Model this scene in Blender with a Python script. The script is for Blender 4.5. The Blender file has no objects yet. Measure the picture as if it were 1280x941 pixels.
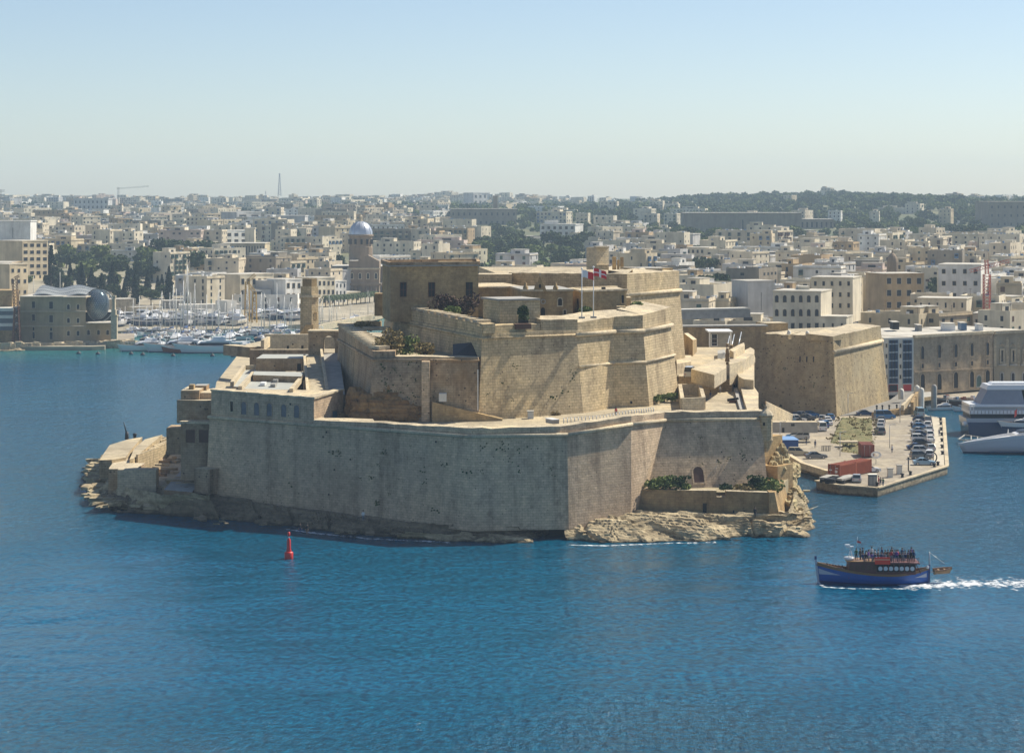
import bpy, bmesh, math, random
from mathutils import Vector, Matrix, noise
R = math.radians
random.seed(7)
SC = bpy.context.scene
COL = SC.collection

# ---------------------------------------------------------------- camera
F, H, HY = 2800.0, 56.0, 245.0            # focal length in photo pixels, eye height above the sea (m), horizon row
cam_d = bpy.data.cameras.new('camera'); cam = bpy.data.objects.new('camera', cam_d); COL.objects.link(cam)
cam_d.sensor_width = 36.0; cam_d.lens = 36.0 * F / 1280.0
cam_d.shift_y = -(470.5 - HY) / 1280.0
cam_d.clip_start = 1.0; cam_d.clip_end = 30000.0
cam.location = (0, 0, H); cam.rotation_euler = (R(90), 0, 0)
SC.camera = cam
# ---------------------------------------------------------------- light
SUN_EL, SUN_AZ = 49.0, 57.0               # azimuth clockwise from the view direction
world = bpy.data.worlds.new("World"); SC.world = world; world.use_nodes = True
wn = world.node_tree.nodes; wl = world.node_tree.links
sky = wn.new('ShaderNodeTexSky'); sky.sky_type = 'NISHITA'; sky.sun_disc = False
sky.sun_elevation = R(SUN_EL); sky.sun_rotation = R(SUN_AZ)
sky.air_density = 0.75; sky.dust_density = 0.5; sky.ozone_density = 1.3; sky.altitude = 0
bg = wn['Background']; bg.inputs['Strength'].default_value = 0.088
wl.new(sky.outputs[0], bg.inputs['Color'])
sl = bpy.data.lights.new('sun', 'SUN'); sun = bpy.data.objects.new('sun', sl); COL.objects.link(sun)
sl.energy = 5.0; sl.angle = R(0.5); sl.color = (1.0, 0.92, 0.78)
sdir = Vector((math.cos(R(SUN_EL))*math.sin(R(SUN_AZ)), math.cos(R(SUN_EL))*math.cos(R(SUN_AZ)), math.sin(R(SUN_EL))))
sun.rotation_euler = sdir.to_track_quat('Z', 'Y').to_euler(); sun.location = (200, 200, 400)
SC.view_settings.view_transform = 'Standard'; SC.view_settings.look = 'None'
SC.view_settings.exposure = 0.50; SC.view_settings.gamma = 1.0
SC.render.engine = 'CYCLES'; SC.render.resolution_x = 1024; SC.render.resolution_y = 752
SC.cycles.volume_bounces = 1; SC.cycles.max_bounces = 6

# ---------------------------------------------------------------- pixel -> place
def gp(px, py, z):
    D = F*(H-z)/(py-HY); return Vector(((px-640)/F*D, D, z))
def vp(px, py, D): return Vector(((px-640)/F*D, D, H-(py-HY)/F*D))
def xp(px, D): return (px-640)/F*D
def zp(py, D): return H-(py-HY)/F*D
def rnd(a, b): return random.uniform(a, b)

# ---------------------------------------------------------------- mesh builder
class MB:
    def __init__(s): s.v = []; s.f = []; s.m = []; s.cur = 0; s.sm = []
    def mat(s, i): s.cur = i; return s
    def face(s, idx, smooth=False): s.f.append(tuple(idx)); s.m.append(s.cur); s.sm.append(smooth)
    def add(s, verts, faces, M=None, smooth=False):
        o = len(s.v)
        for p in verts:
            p = Vector(p)
            s.v.append(M @ p if M is not None else p)
        for f in faces: s.face([o+i for i in f], smooth)
    def quad(s, a, b, c, d): s.add([a, b, c, d], [(0, 1, 2, 3)])
    def box(s, c, d, rz=0.0, M=None, taper=1.0):
        x, y, z = d[0]/2, d[1]/2, d[2]/2; t = taper
        vs = [(-x,-y,-z),(x,-y,-z),(x,y,-z),(-x,y,-z),(-x*t,-y*t,z),(x*t,-y*t,z),(x*t,y*t,z),(-x*t,y*t,z)]
        T = Matrix.Translation(Vector(c)) @ Matrix.Rotation(rz, 4, 'Z')
        if M is not None: T = M @ T
        s.add(vs, [(0,3,2,1),(4,5,6,7),(0,1,5,4),(1,2,6,5),(2,3,7,6),(3,0,4,7)], T)
    def prism(s, base, top, cap=True, bottom=False, M=None):       # rings of equal length, counter-clockwise seen from above
        n = len(base); vs = list(base)+list(top)
        fs = [(i, (i+1) % n, n+(i+1) % n, n+i) for i in range(n)]
        if cap: fs.append(tuple(range(n, 2*n)))
        if bottom: fs.append(tuple(range(n-1, -1, -1)))
        s.add(vs, fs, M)
    def cyl(s, p0, p1, r0, r1=None, n=8, cap=True, smooth=True):
        p0 = Vector(p0); p1 = Vector(p1); r1 = r0 if r1 is None else r1
        d = (p1-p0)
        if d.length < 1e-6: return
        q = d.to_track_quat('Z', 'Y').to_matrix()
        vs = []
        for p, r in ((p0, r0), (p1, r1)):
            for i in range(n):
                a = 2*math.pi*i/n; vs.append(p + q @ Vector((math.cos(a)*r, math.sin(a)*r, 0)))
        o = len(s.v); s.v.extend(vs)
        for i in range(n): s.face([o+i, o+(i+1) % n, o+n+(i+1) % n, o+n+i], smooth)
        if cap:
            s.face([o+n+i for i in range(n)]); s.face([o+n-1-i for i in range(n)])
    def lathe(s, c, prof, n=16, smooth=True, a0=0, a1=2*math.pi):    # prof: (r, z)
        o = len(s.v); c = Vector(c); full = abs(a1-a0-2*math.pi) < 1e-6
        m = n if full else n+1
        for r, z in prof:
            for i in range(m):
                a = a0+(a1-a0)*i/n; s.v.append(c+Vector((r*math.cos(a), r*math.sin(a), z)))
        for k in range(len(prof)-1):
            for i in range(n):
                j = (i+1) % m if full else i+1
                s.face([o+k*m+i, o+k*m+j, o+(k+1)*m+j, o+(k+1)*m+i], smooth)
    def path(s, pts, w, h, up=Vector((0,0,1))):                        # a bar of section w x h along a polyline
        for a, b in zip(pts[:-1], pts[1:]): s.bar(a, b, w, h)
    def bar(s, a, b, w, h):
        a = Vector(a); b = Vector(b); d = (b-a)
        if d.length < 1e-6: return
        dn = d.normalized(); sd = dn.cross(Vector((0,0,1)))
        if sd.length < 1e-4: sd = Vector((1,0,0))
        sd.normalize(); u = sd.cross(dn).normalized()
        sd *= w/2; u *= h/2
        vs = [a-sd-u, a+sd-u, a+sd+u, a-sd+u, b-sd-u, b+sd-u, b+sd+u, b-sd+u]
        s.add(vs, [(0,1,2,3),(7,6,5,4),(0,4,5,1),(1,5,6,2),(2,6,7,3),(3,7,4,0)])
    def build(s, name, mats, parent=None, loc=None, rz=0.0):
        me = bpy.data.meshes.new(name); me.from_pydata([tuple(v) for v in s.v], [], s.f)
        if not isinstance(mats, (list, tuple)): mats = [mats]
        for m in mats: me.materials.append(m)
        me.polygons.foreach_set('material_index', s.m); me.polygons.foreach_set('use_smooth', s.sm)
        auto_uv(me); me.validate(); me.update()
        o = bpy.data.objects.new(name, me); COL.objects.link(o)
        if parent is not None: o.parent = parent
        if loc is not None: o.location = loc
        o.rotation_euler.z = rz
        return o
def auto_uv(me):
    uv = me.uv_layers.new(name='uv'); Z = Vector((0,0,1))
    data = [0.0]*(2*len(me.loops)); vs = me.vertices; lp = me.loops
    for p in me.polygons:
        n = p.normal
        if abs(n.z) < 0.75:
            t = Z.cross(n); t.normalize()
            for li in p.loop_indices:
                c = vs[lp[li].vertex_index].co; data[2*li] = c.dot(t); data[2*li+1] = c.z
        else:
            for li in p.loop_indices:
                c = vs[lp[li].vertex_index].co; data[2*li] = c.x; data[2*li+1] = c.y
    uv.data.foreach_set('uv', data)
def ccw(pts):
    a = sum(p[0]*q[1]-q[0]*p[1] for p, q in zip(pts, list(pts[1:])+[pts[0]]))
    return list(pts) if a > 0 else list(reversed(pts))
def tag(o, label=None, cat=None, group=None, kind=None):
    if label: o['label'] = label
    if cat: o['category'] = cat
    if group: o['group'] = group
    if kind: o['kind'] = kind
    return o
def empty(name, loc=(0,0,0), rz=0.0, label=None, cat=None, group=None):
    o = bpy.data.objects.new(name, None); COL.objects.link(o); o.location = loc; o.rotation_euler.z = rz
    o.empty_display_size = 0.5
    return tag(o, label, cat, group)
KIDS = {}
def copy_tree(o, parent=None):
    c = o.copy(); COL.objects.link(c); c.parent = parent
    for ch in o.children: copy_tree(ch, c)
    return c
def sub(o): return list(o.children)

# ---------------------------------------------------------------- materials
MATS = {}
def newmat(name):
    m = bpy.data.materials.new(name); m.use_nodes = True; nt = m.node_tree
    b = nt.nodes['Principled BSDF']; MATS[name] = m
    return m, nt, b
def ramp(nt, fac, stops, interp='LINEAR'):
    r = nt.nodes.new('ShaderNodeValToRGB'); r.color_ramp.interpolation = interp
    e = r.color_ramp.elements
    while len(e) > 1: e.remove(e[-1])
    e[0].position = stops[0][0]; e[0].color = tuple(stops[0][1])+(1,) if len(stops[0][1]) == 3 else stops[0][1]
    for p, c in stops[1:]:
        x = e.new(p); x.color = tuple(c)+(1,)
    nt.links.new(fac, r.inputs[0]); return r.outputs[0]
def noise_n(nt, vec, scale, detail=4, rough=0.55, scl=None):
    if scl is not None:
        mp = nt.nodes.new('ShaderNodeMapping'); mp.inputs['Scale'].default_value = scl
        nt.links.new(vec, mp.inputs[0]); vec = mp.outputs[0]
    n = nt.nodes.new('ShaderNodeTexNoise'); n.inputs['Scale'].default_value = scale
    n.inputs['Detail'].default_value = detail; n.inputs['Roughness'].default_value = rough
    nt.links.new(vec, n.inputs['Vector']); return n.outputs['Fac']
def mixc(nt, fac, a, b, mode='MIX'):
    m = nt.nodes.new('ShaderNodeMix'); m.data_type = 'RGBA'; m.blend_type = mode
    for s, v in ((m.inputs[0], fac), (m.inputs[6], a), (m.inputs[7], b)):
        if hasattr(v, 'links') or hasattr(v, 'is_linked'): nt.links.new(v, s)
        elif isinstance(v, (int, float)): s.default_value = v
        else: s.default_value = tuple(v)+(1,) if len(v) == 3 else v
    return m.outputs[2]
def bump(nt, b, height, strength=0.5, dist=0.1):
    bp = nt.nodes.new('ShaderNodeBump'); bp.inputs['Strength'].default_value = strength; bp.inputs['Distance'].default_value = dist
    nt.links.new(height, bp.inputs['Height']); nt.links.new(bp.outputs[0], b.inputs['Normal'])
def simple(name, col, rough=0.6, metal=0.0, var=0.0, scale=1.0, bumpst=0.0, spec=None):
    m, nt, b = newmat(name)
    b.inputs['Roughness'].default_value = rough; b.inputs['Metallic'].default_value = metal
    if spec is not None: b.inputs['Specular IOR Level'].default_value = spec
    if var > 0:
        g = nt.nodes.new('ShaderNodeNewGeometry'); n = noise_n(nt, g.outputs['Position'], scale, 5, 0.6)
        lo = tuple(max(0, c*(1-var)) for c in col); hi = tuple(min(1, c*(1+var)) for c in col)
        nt.links.new(ramp(nt, n, [(0.3, lo), (0.7, hi)]), b.inputs['Base Color'])
        if bumpst: bump(nt, b, n, bumpst, 0.2)
    else: b.inputs['Base Color'].default_value = (*col, 1)
    return m
def stone(name, base, block=(0.9, 0.42), joint=0.35, pits=0.5, stain=None, stain_amt=0.4, rough=0.9, big=0.06, streak=0.35):
    """limestone ashlar: courses with varying tone, large weathering patches, pock holes and rain streaks"""
    m, nt, b = newmat(name); L = nt.links; N = nt.nodes
    b.inputs['Roughness'].default_value = rough; b.inputs['Specular IOR Level'].default_value = 0.15
    uv = N.new('ShaderNodeUVMap').outputs[0]
    g = N.new('ShaderNodeNewGeometry').outputs['Position']
    br = N.new('ShaderNodeTexBrick'); L.new(uv, br.inputs['Vector'])
    br.inputs['Scale'].default_value = 1.0; br.inputs['Brick Width'].default_value = block[0]; br.inputs['Row Height'].default_value = block[1]
    br.inputs['Mortar Size'].default_value = 0.035; br.inputs['Mortar Smooth'].default_value = 0.4
    joint *= 0.85; lo = tuple(c*0.90 for c in base); hi = tuple(min(1, c*1.09) for c in base)
    br.inputs['Color1'].default_value = (*lo, 1); br.inputs['Color2'].default_value = (*hi, 1)
    br.inputs['Mortar'].default_value = (*[c*(1-joint) for c in base], 1)
    n1 = noise_n(nt, g, big, 6, 0.62)
    c = mixc(nt, 1.0, br.outputs['Color'], ramp(nt, n1, [(0.30, (0.72, 0.70, 0.68)), (0.47, (0.98, 0.98, 0.98)), (0.55, (1.05, 1.04, 1.0)), (0.70, (1.28, 1.22, 1.08))]), 'MULTIPLY')
    n2 = noise_n(nt, g, 0.9, 7, 0.78)
    c = mixc(nt, 1.0, c, ramp(nt, n2, [(0.34, (0.68, 0.66, 0.65)), (0.5, (0.98, 0.97, 0.96)), (0.66, (1.16, 1.14, 1.1))]), 'MULTIPLY')
    st = noise_n(nt, g, 1.0, 6, 0.7, (0.30, 0.30, 0.035))
    c = mixc(nt, streak, c, ramp(nt, st, [(0.36, (0.42, 0.40, 0.40)), (0.5, (0.97, 0.97, 0.97)), (0.64, (1.15, 1.14, 1.1))]), 'MULTIPLY')
    if stain is not None:
        n3 = noise_n(nt, g, 0.09, 5, 0.6)
        f = ramp(nt, n3, [(0.52, (0, 0, 0)), (0.66, (stain_amt,)*3)])
        c = mixc(nt, f, c, stain)
    vo = N.new('ShaderNodeTexVoronoi'); vo.inputs['Scale'].default_value = 0.85; L.new(uv, vo.inputs['Vector'])
    pm = noise_n(nt, g, 0.35, 3, 0.6)
    th = N.new('ShaderNodeMath'); th.operation = 'MULTIPLY'; L.new(pm, th.inputs[0]); th.inputs[1].default_value = 0.34*pits
    lt = N.new('ShaderNodeMath'); lt.operation = 'LESS_THAN'; L.new(vo.outputs['Distance'], lt.inputs[0]); L.new(th.outputs[0], lt.inputs[1])
    c = mixc(nt, lt.outputs[0], c, tuple(x*0.28 for x in base))
    L.new(c, b.inputs['Base Color'])
    mx = N.new('ShaderNodeMath'); mx.operation = 'MULTIPLY_ADD'; L.new(br.outputs['Fac'], mx.inputs[0]); mx.inputs[1].default_value = -0.35; L.new(n2, mx.inputs[2])
    bump(nt, b, mx.outputs[0], 0.6, 0.18)
    return m
M_sea_wall = stone('sea_wall_stone', (0.56, 0.435, 0.305), stain=(0.38, 0.28, 0.19), pits=0.5, big=0.03, streak=0.6)
M_upper = stone('upper_stone', (0.53, 0.43, 0.275), block=(1.0, 0.5), joint=0.5, pits=0.55, big=0.05, streak=0.45)
M_light = stone('pale_stone', (0.58, 0.50, 0.36), pits=0.25, streak=0.25)
M_ramp_w = stone('stained_stone', (0.42, 0.32, 0.215), stain=(0.33, 0.20, 0.09), stain_amt=0.6, pits=0.8, big=0.05, streak=0.8)
M_warm = stone('warm_stone', (0.42, 0.31, 0.17), joint=0.2, pits=0.3, stain=(0.22, 0.17, 0.10), stain_amt=0.6, streak=0.5)
M_cap = stone('coping_stone', (0.53, 0.46, 0.335), block=(1.6, 0.9), joint=0.3, pits=0.3, big=0.12, streak=0.2)
M_pave = stone('terrace_paving', (0.45, 0.39, 0.28), block=(2.2, 1.6), joint=0.3, pits=0.35, big=0.08, streak=0.2, stain=(0.33,0.29,0.21), stain_amt=.6)
M_roofg = simple('grey_roof_membrane', (0.36, 0.37, 0.34), 0.85, var=0.12, scale=0.3)
M_dark = simple('dark_opening', (0.02, 0.018, 0.016), 0.8)
M_win = simple('window_glass_dark', (0.02, 0.024, 0.03), 0.35, spec=0.3)
M_bluegrey = simple('blocked_arch_render', (0.15, 0.155, 0.165), 0.9, var=0.2, scale=0.8)
M_wood = simple('brown_shutter_wood', (0.10, 0.045, 0.025), 0.6, var=0.2, scale=2)
M_white = simple('white_paint', (0.78, 0.78, 0.76), 0.4)
M_offw = simple('offwhite_plaster', (0.66, 0.63, 0.55), 0.85, var=0.1, scale=0.5)
M_steel = simple('galvanised_steel', (0.42, 0.44, 0.46), 0.4, 0.7)
M_grey = simple('grey_concrete', (0.33, 0.32, 0.29), 0.9, var=0.2, scale=0.6)
M_red = simple('red_paint', (0.55, 0.03, 0.025), 0.35)
M_black = simple('black_rubber', (0.02, 0.02, 0.022), 0.6)
M_ground = simple('dry_earth', (0.30, 0.25, 0.15), 0.95, var=0.3, scale=0.2)
def grass_mat(name, a, b_, scale=0.3):
    m, nt, b = newmat(name); g = nt.nodes.new('ShaderNodeNewGeometry').outputs['Position']
    n = noise_n(nt, g, scale, 6, 0.65); n2 = noise_n(nt, g, scale*7, 4, 0.7)
    c = ramp(nt, n, [(0.35, a), (0.65, b_)])
    c = mixc(nt, 0.8, c, ramp(nt, n2, [(0.3, (0.55, 0.55, 0.5)), (0.7, (1.25, 1.25, 1.2))]), 'MULTIPLY')
    nt.links.new(c, b.inputs['Base Color']); b.inputs['Roughness'].default_value = 0.95; bump(nt, b, n2, 0.8, 0.3); return m
M_grass = grass_mat('rough_grass', (0.09, 0.11, 0.035), (0.25, 0.20, 0.09), .5)
M_field = grass_mat('terraced_field', (0.07, 0.12, 0.03), (0.16, 0.19, 0.06), 0.02)
def rock_mat(name, c0, c1, wet=True):
    m, nt, b = newmat(name); N = nt.nodes; L = nt.links
    g = N.new('ShaderNodeNewGeometry').outputs['Position']
    st = noise_n(nt, g, 1.0, 6, 0.65, (0.12, 0.12, 1.6)); n = noise_n(nt, g, 0.8, 6, 0.7)
    c = ramp(nt, st, [(0.3, c0), (0.6, c1), (0.8, tuple(x*1.2 for x in c1))])
    c = mixc(nt, 0.8, c, ramp(nt, n, [(0.32, (0.4, 0.38, 0.34)), (0.6, (1.1, 1.1, 1.05))]), 'MULTIPLY')
    if wet:
        sx = N.new('ShaderNodeSeparateXYZ'); L.new(g, sx.inputs[0])
        ad = N.new('ShaderNodeMath'); ad.operation = 'ADD'; L.new(sx.outputs[2], ad.inputs[0]); L.new(n, ad.inputs[1])
        f = ramp(nt, ad.outputs[0], [(0.55, (1, 1, 1)), (1.0, (0, 0, 0))])
        c = mixc(nt, f, c, (0.035, 0.026, 0.014))
    L.new(c, b.inputs['Base Color']); b.inputs['Roughness'].default_value = 0.9
    bump(nt, b, n, 1.0, 0.35); return m
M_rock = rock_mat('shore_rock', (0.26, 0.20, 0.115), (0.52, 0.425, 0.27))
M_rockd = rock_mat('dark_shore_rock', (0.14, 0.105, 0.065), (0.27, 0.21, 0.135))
M_cliff = rock_mat('soft_cliff_rock', (0.22, 0.14, 0.06), (0.48, 0.40, 0.22), False)
# ---------------------------------------------------------------- sea
def make_sea():
    m, nt, b = newmat('sea_water'); N = nt.nodes; L = nt.links
    g = N.new('ShaderNodeNewGeometry').outputs['Position']
    n0 = noise_n(nt, g, 1.0, 3, 0.5, (0.012, 0.006, 1))
    c = ramp(nt, n0, [(0.3, (0.000, 0.064, 0.128)), (0.7, (0.001, 0.102, 0.190))])
    # shallow turquoise water by the left shore
    sx = N.new('ShaderNodeSeparateXYZ'); L.new(g, sx.inputs[0])
    mr = N.new('ShaderNodeMapRange'); L.new(sx.outputs[1], mr.inputs[0])
    mr.inputs[1].default_value = 740; mr.inputs[2].default_value = 815
    mr.inputs[3].default_value = 0; mr.inputs[4].default_value = 1
    c = mixc(nt, mr.outputs[0], c, (0.02, 0.17, 0.17))
    rp = noise_n(nt, g, 1.0, 4, 0.75, (1.0, 0.75, 1)); c = mixc(nt, 1.0, c, ramp(nt, rp, [(0.36, (0.30, 0.34, 0.42)), (0.5, (0.95, 0.95, 0.95)), (0.66, (1.7, 1.6, 1.45))]), 'MULTIPLY')  # light and dark of the ripples painted into the water colour
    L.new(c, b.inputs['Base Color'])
    b.inputs['Roughness'].default_value = 0.12; b.inputs['IOR'].default_value = 1.33; b.inputs['Specular IOR Level'].default_value = 0.38
    w1 = noise_n(nt, g, 1.0, 6, 0.70, (0.42, 0.20, 1)); w2 = noise_n(nt, g, 1.0, 3, 0.5, (0.045, 0.05, 1))
    w3 = noise_n(nt, g, 1.0, 2, 0.5, (0.0085, 0.006, 1))
    amp = ramp(nt, w3, [(0.35, (0.55,)*3), (0.65, (1.25,)*3)])
    a = N.new('ShaderNodeMath'); a.operation = 'MULTIPLY'; L.new(w1, a.inputs[0]); L.new(amp, a.inputs[1])
    # the fort shelters the water below it: smaller ripples there
    mp = N.new('ShaderNodeMapping'); mp.inputs['Location'].default_value = (0.05, -4.15, 0); mp.inputs['Scale'].default_value = (0.0125, 0.0135, 1); L.new(g, mp.inputs[0])
    vl = N.new('ShaderNodeVectorMath'); vl.operation = 'LENGTH'; L.new(mp.outputs[0], vl.inputs[0])
    ad = N.new('ShaderNodeMath'); ad.operation = 'ADD'; L.new(vl.outputs['Value'], ad.inputs[0]); L.new(n0, ad.inputs[1])
    s2 = N.new('ShaderNodeMapRange'); L.new(ad.outputs[0], s2.inputs[0]); s2.inputs[1].default_value = 1.25; s2.inputs[2].default_value = 1.85; s2.inputs[3].default_value = .22; s2.inputs[4].default_value = 1.0
    a3 = N.new('ShaderNodeMath'); a3.operation = 'MULTIPLY'; L.new(a.outputs[0], a3.inputs[0]); L.new(s2.outputs[0], a3.inputs[1]); a = a3
    a2 = N.new('ShaderNodeMath'); a2.operation = 'MULTIPLY_ADD'; L.new(w2, a2.inputs[0]); a2.inputs[1].default_value = 0.9; L.new(a.outputs[0], a2.inputs[2])
    bump(nt, b, a2.outputs[0], 1.0, 2.2)
    mb = MB(); mb.quad((-4000, -300, 0), (4000, -300, 0), (4000, 7000, 0), (-4000, 7000, 0))
    tag(mb.build('sea', m), kind='structure')
make_sea()
def foam_mat(name, thr, sc):
    m, nt, b = newmat(name); N = nt.nodes; L = nt.links
    g = N.new('ShaderNodeNewGeometry').outputs['Position']
    n = noise_n(nt, g, 1.0, 8, 0.7, sc)
    b.inputs['Base Color'].default_value = (0.75, 0.79, 0.82, 1); b.inputs['Roughness'].default_value = 0.7
    uv = N.new('ShaderNodeUVMap'); vc = N.new('ShaderNodeAttribute'); vc.attribute_name = 'foam'
    ad = N.new('ShaderNodeMath'); ad.operation = 'ADD'; L.new(n, ad.inputs[0]); L.new(vc.outputs['Fac'], ad.inputs[1])
    a = ramp(nt, ad.outputs[0], [(thr, (0, 0, 0)), (min(0.99, thr+0.19), (1, 1, 1))])
    L.new(a, b.inputs['Alpha']); return m
M_foam = foam_mat('sea_foam', 0.75, (0.8, 0.45, 1))
def foam_strip(name, pts, w0, w1, label, z=0.03, n=40):
    """foam lying on the water along a line, densest in the middle"""
    out = []; pts = [Vector(p) for p in pts]
    for a, b in zip(pts[:-1], pts[1:]):
        for i in range(n//(len(pts)-1)): out.append(a.lerp(b, i/(n//(len(pts)-1))))
    out.append(pts[-1]); vs = []; at = []; fs = []
    for i, p in enumerate(out):
        q = out[min(i+1, len(out)-1)]-out[max(i-1, 0)]; q.z = 0; q.normalize(); s = Vector((-q.y, q.x, 0))
        t = i/(len(out)-1); w = w0+(w1-w0)*t
        for k in range(5):
            u = (k-2)/2; vs.append((p.x+s.x*w*u, p.y+s.y*w*u, z)); at.append((1-abs(u))*(0.42-0.12*t)*(0.0 if i in (0, len(out)-1) else 1))
    for i in range(len(out)-1):
        for k in range(4): fs.append((i*5+k, i*5+k+1, i*5+k+6, i*5+k+5))
    me = bpy.data.meshes.new(name); me.from_pydata(vs, [], fs); me.materials.append(M_foam)
    at_ = me.attributes.new('foam', 'FLOAT', 'POINT'); at_.data.foreach_set('value', at)
    o = bpy.data.objects.new(name, me); COL.objects.link(o); tag(o, label, 'foam', kind='stuff'); return o

# ---------------------------------------------------------------- rock shelf under the fort
def lerp_list(pts, n):
    L = [0]
    for a, b in zip(pts[:-1], pts[1:]): L.append(L[-1]+max((Vector(b)-Vector(a)).length, 1e-4))
    out = []
    for i in range(n):
        t = L[-1]*i/(n-1); k = 0
        while k < len(pts)-2 and t > L[k+1]: k += 1
        u = (t-L[k])/(L[k+1]-L[k]); out.append(Vector(pts[k]).lerp(Vector(pts[k+1]), min(1, u)))
    return out
def rock_strip(name, inner, outer, mat, nu=200, nv=26, amp=0.7, step=0.55, parent=None, seed=0, edge=1.5, skirt=-1.5, zmin=-0.6):
    """stratified limestone ledges between an inner line and the waterline"""
    I = lerp_list(inner, nu); O = lerp_list(outer, nu); vs = []; fs = []
    for i in range(nu):
        for j in range(nv):
            v = j/(nv-1); p = I[i].lerp(O[i], v)
            s = Vector((p.x*0.09+seed, p.y*0.09, 0))
            nz = noise.fractal(s*1.7, 1.0, 2.0, 5)
            prof = (1-v**edge)
            z = I[i].z*prof + O[i].z*(1-prof) + amp*nz*min(1, v*3+0.1)*(1.0 if v < 0.9 else 0.4)
            tl = 0.16*(p.x*0.35+p.y*0.2)+0.9*noise.noise(Vector((p.x*0.06+7, p.y*0.06, seed))); q = round((z+tl)/step)*step-tl; z = z*0.2+q*0.8 + 0.20*noise.fractal(Vector((p.x*.9, p.y*.9, seed)), .9, 2.1, 4)
            ck = abs(noise.noise(Vector((p.x*0.13+p.y*0.05, p.y*0.05, 40+seed)))); z -= 1.1*max(0, 1-ck*13)*min(1, v*4)
            off = Vector((noise.noise(Vector((p.x*0.25, p.y*0.25, 3+seed))), noise.noise(Vector((p.x*0.25, p.y*0.25, 9+seed))), 0))*2.2*v
            if j == nv-1: z = skirt
            elif v > 0.80: z = max(z, 0.35*(1-v)*5+0.05)
            vs.append((p.x+off.x, p.y+off.y, z))
    for i in range(nu-1):
        for j in range(nv-1):
            a = i*nv+j; fs.append((a, a+1, a+nv+1, a+nv))
    mb = MB(); mb.add(vs, fs); o = mb.build(name, mat, parent)
    return o

def angular_blocks(name, label, spots, n, smin, smax, mat, seed):
    """broken angular limestone blocks lying about; spots = (x0, x1, y0, y1, z) in photo pixels on height z"""
    rq = random.Random(seed); m = MB()
    for _ in range(n):
        x0, x1, y0, y1, z = rq.choice(spots); c = gp(rq.uniform(x0, x1), rq.uniform(y0, y1), z); s = rq.uniform(smin, smax); a = rq.uniform(0, 3.14)
        Mx = Matrix.Translation(c) @ Matrix.Rotation(a, 4, 'Z') @ Matrix.Rotation(rq.uniform(-.3, .3), 4, 'X')
        m.add([Vector((rq.uniform(.6, 1)*i*s*1.3, rq.uniform(.6, 1)*j*s, rq.uniform(.5, 1)*k*s*.55)) for k in (-.6, .7) for i, j in ((-1, -1), (1, -1), (1, 1), (-1, 1))], [(0,1,5,4),(1,2,6,5),(2,3,7,6),(3,0,4,7),(4,5,6,7)], Mx)
    tag(m.build(name, mat), label, 'boulders', kind='stuff')
# ---------------------------------------------------------------- helpers for walls
class Plane:
    def __init__(s, a, b, c):                 # three points of a wall face (a, b along it, c above)
        s.p = Vector(a); n = (Vector(b)-Vector(a)).cross(Vector(c)-Vector(a)).normalized()
        if n.y > 0: n = -n
        s.n = n; s.t = Vector((0,0,1)).cross(n).normalized(); s.u = n.cross(s.t).normalized()
        if s.u.z < 0: s.u = -s.u
    def hit(s, px, py):
        d = Vector(((px-640)/F, 1, -(py-HY)/F)); o = Vector((0,0,H))
        return o + d*((s.p-o).dot(s.n)/d.dot(s.n))
def arch_pts(w, h, n=8, arch=True):
    if not arch: return [(-w/2,-h/2),(w/2,-h/2),(w/2,h/2),(-w/2,h/2)]
    r = w/2; y0 = h/2-r; P = [(-w/2,-h/2),(w/2,-h/2)]
    for i in range(n+1):
        a = math.pi*i/n; P.append((r*math.cos(a), y0+r*math.sin(a)))
    return P
def opening(pl, px, py, w, h, parent, name='window', pane=None, frame=None, arch=False, fw=0.18, proud=0.14, label=None, bars=0):
    """a window or door on a wall plane: a surround standing proud of the wall and the dark pane set back inside it. w, h in photo pixels."""
    c = pl.hit(px, py); k = c.y/F; tx = pl.t if pl.t.x > 0 else -pl.t
    W = w*k/max(0.25, abs(tx.x)); Hh = h*k
    pane = pane or M_dark; frame = frame or M_light
    def P(x, y, d): return c + tx*x + pl.u*y + pl.n*d
    pts = arch_pts(W, Hh, arch=arch); n = len(pts)
    mb = MB()
    s = (W+2*fw)/W; sy = (Hh+2*fw)/Hh
    o = [(x*s, y*sy) for x, y in pts]
    vs = [P(x, y, proud) for x, y in pts]+[P(x, y, proud) for x, y in o]+[P(x, y, -0.05) for x, y in o]+[P(x, y, 0.015) for x, y in pts]
    fs = []
    for i in range(n):
        j = (i+1) % n
        fs += [(i, j, n+j, n+i), (n+i, n+j, 2*n+j, 2*n+i), (3*n+i, 3*n+j, j, i)]
    mb.add(vs, fs); fr = mb.build(name, frame, parent)
    m2 = MB(); m2.add([P(x, y, 0.02) for x, y in pts], [tuple(range(n))])
    if bars:
        m2.mat(1)
        for q in range(1, bars+1):
            x = -W/2+W*q/(bars+1); m2.add([P(x-.05,-Hh/2,.05),P(x+.05,-Hh/2,.05),P(x+.05,Hh/2,.05),P(x-.05,Hh/2,.05)], [(0,1,2,3)])
        m2.add([P(-W/2,-.05,.05),P(W/2,-.05,.05),P(W/2,.05,.05),P(-W/2,.05,.05)], [(0,1,2,3)])
    m2.build('pane', [pane, M_wood], fr)
    if label: fr['label'] = label
    return fr
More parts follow.
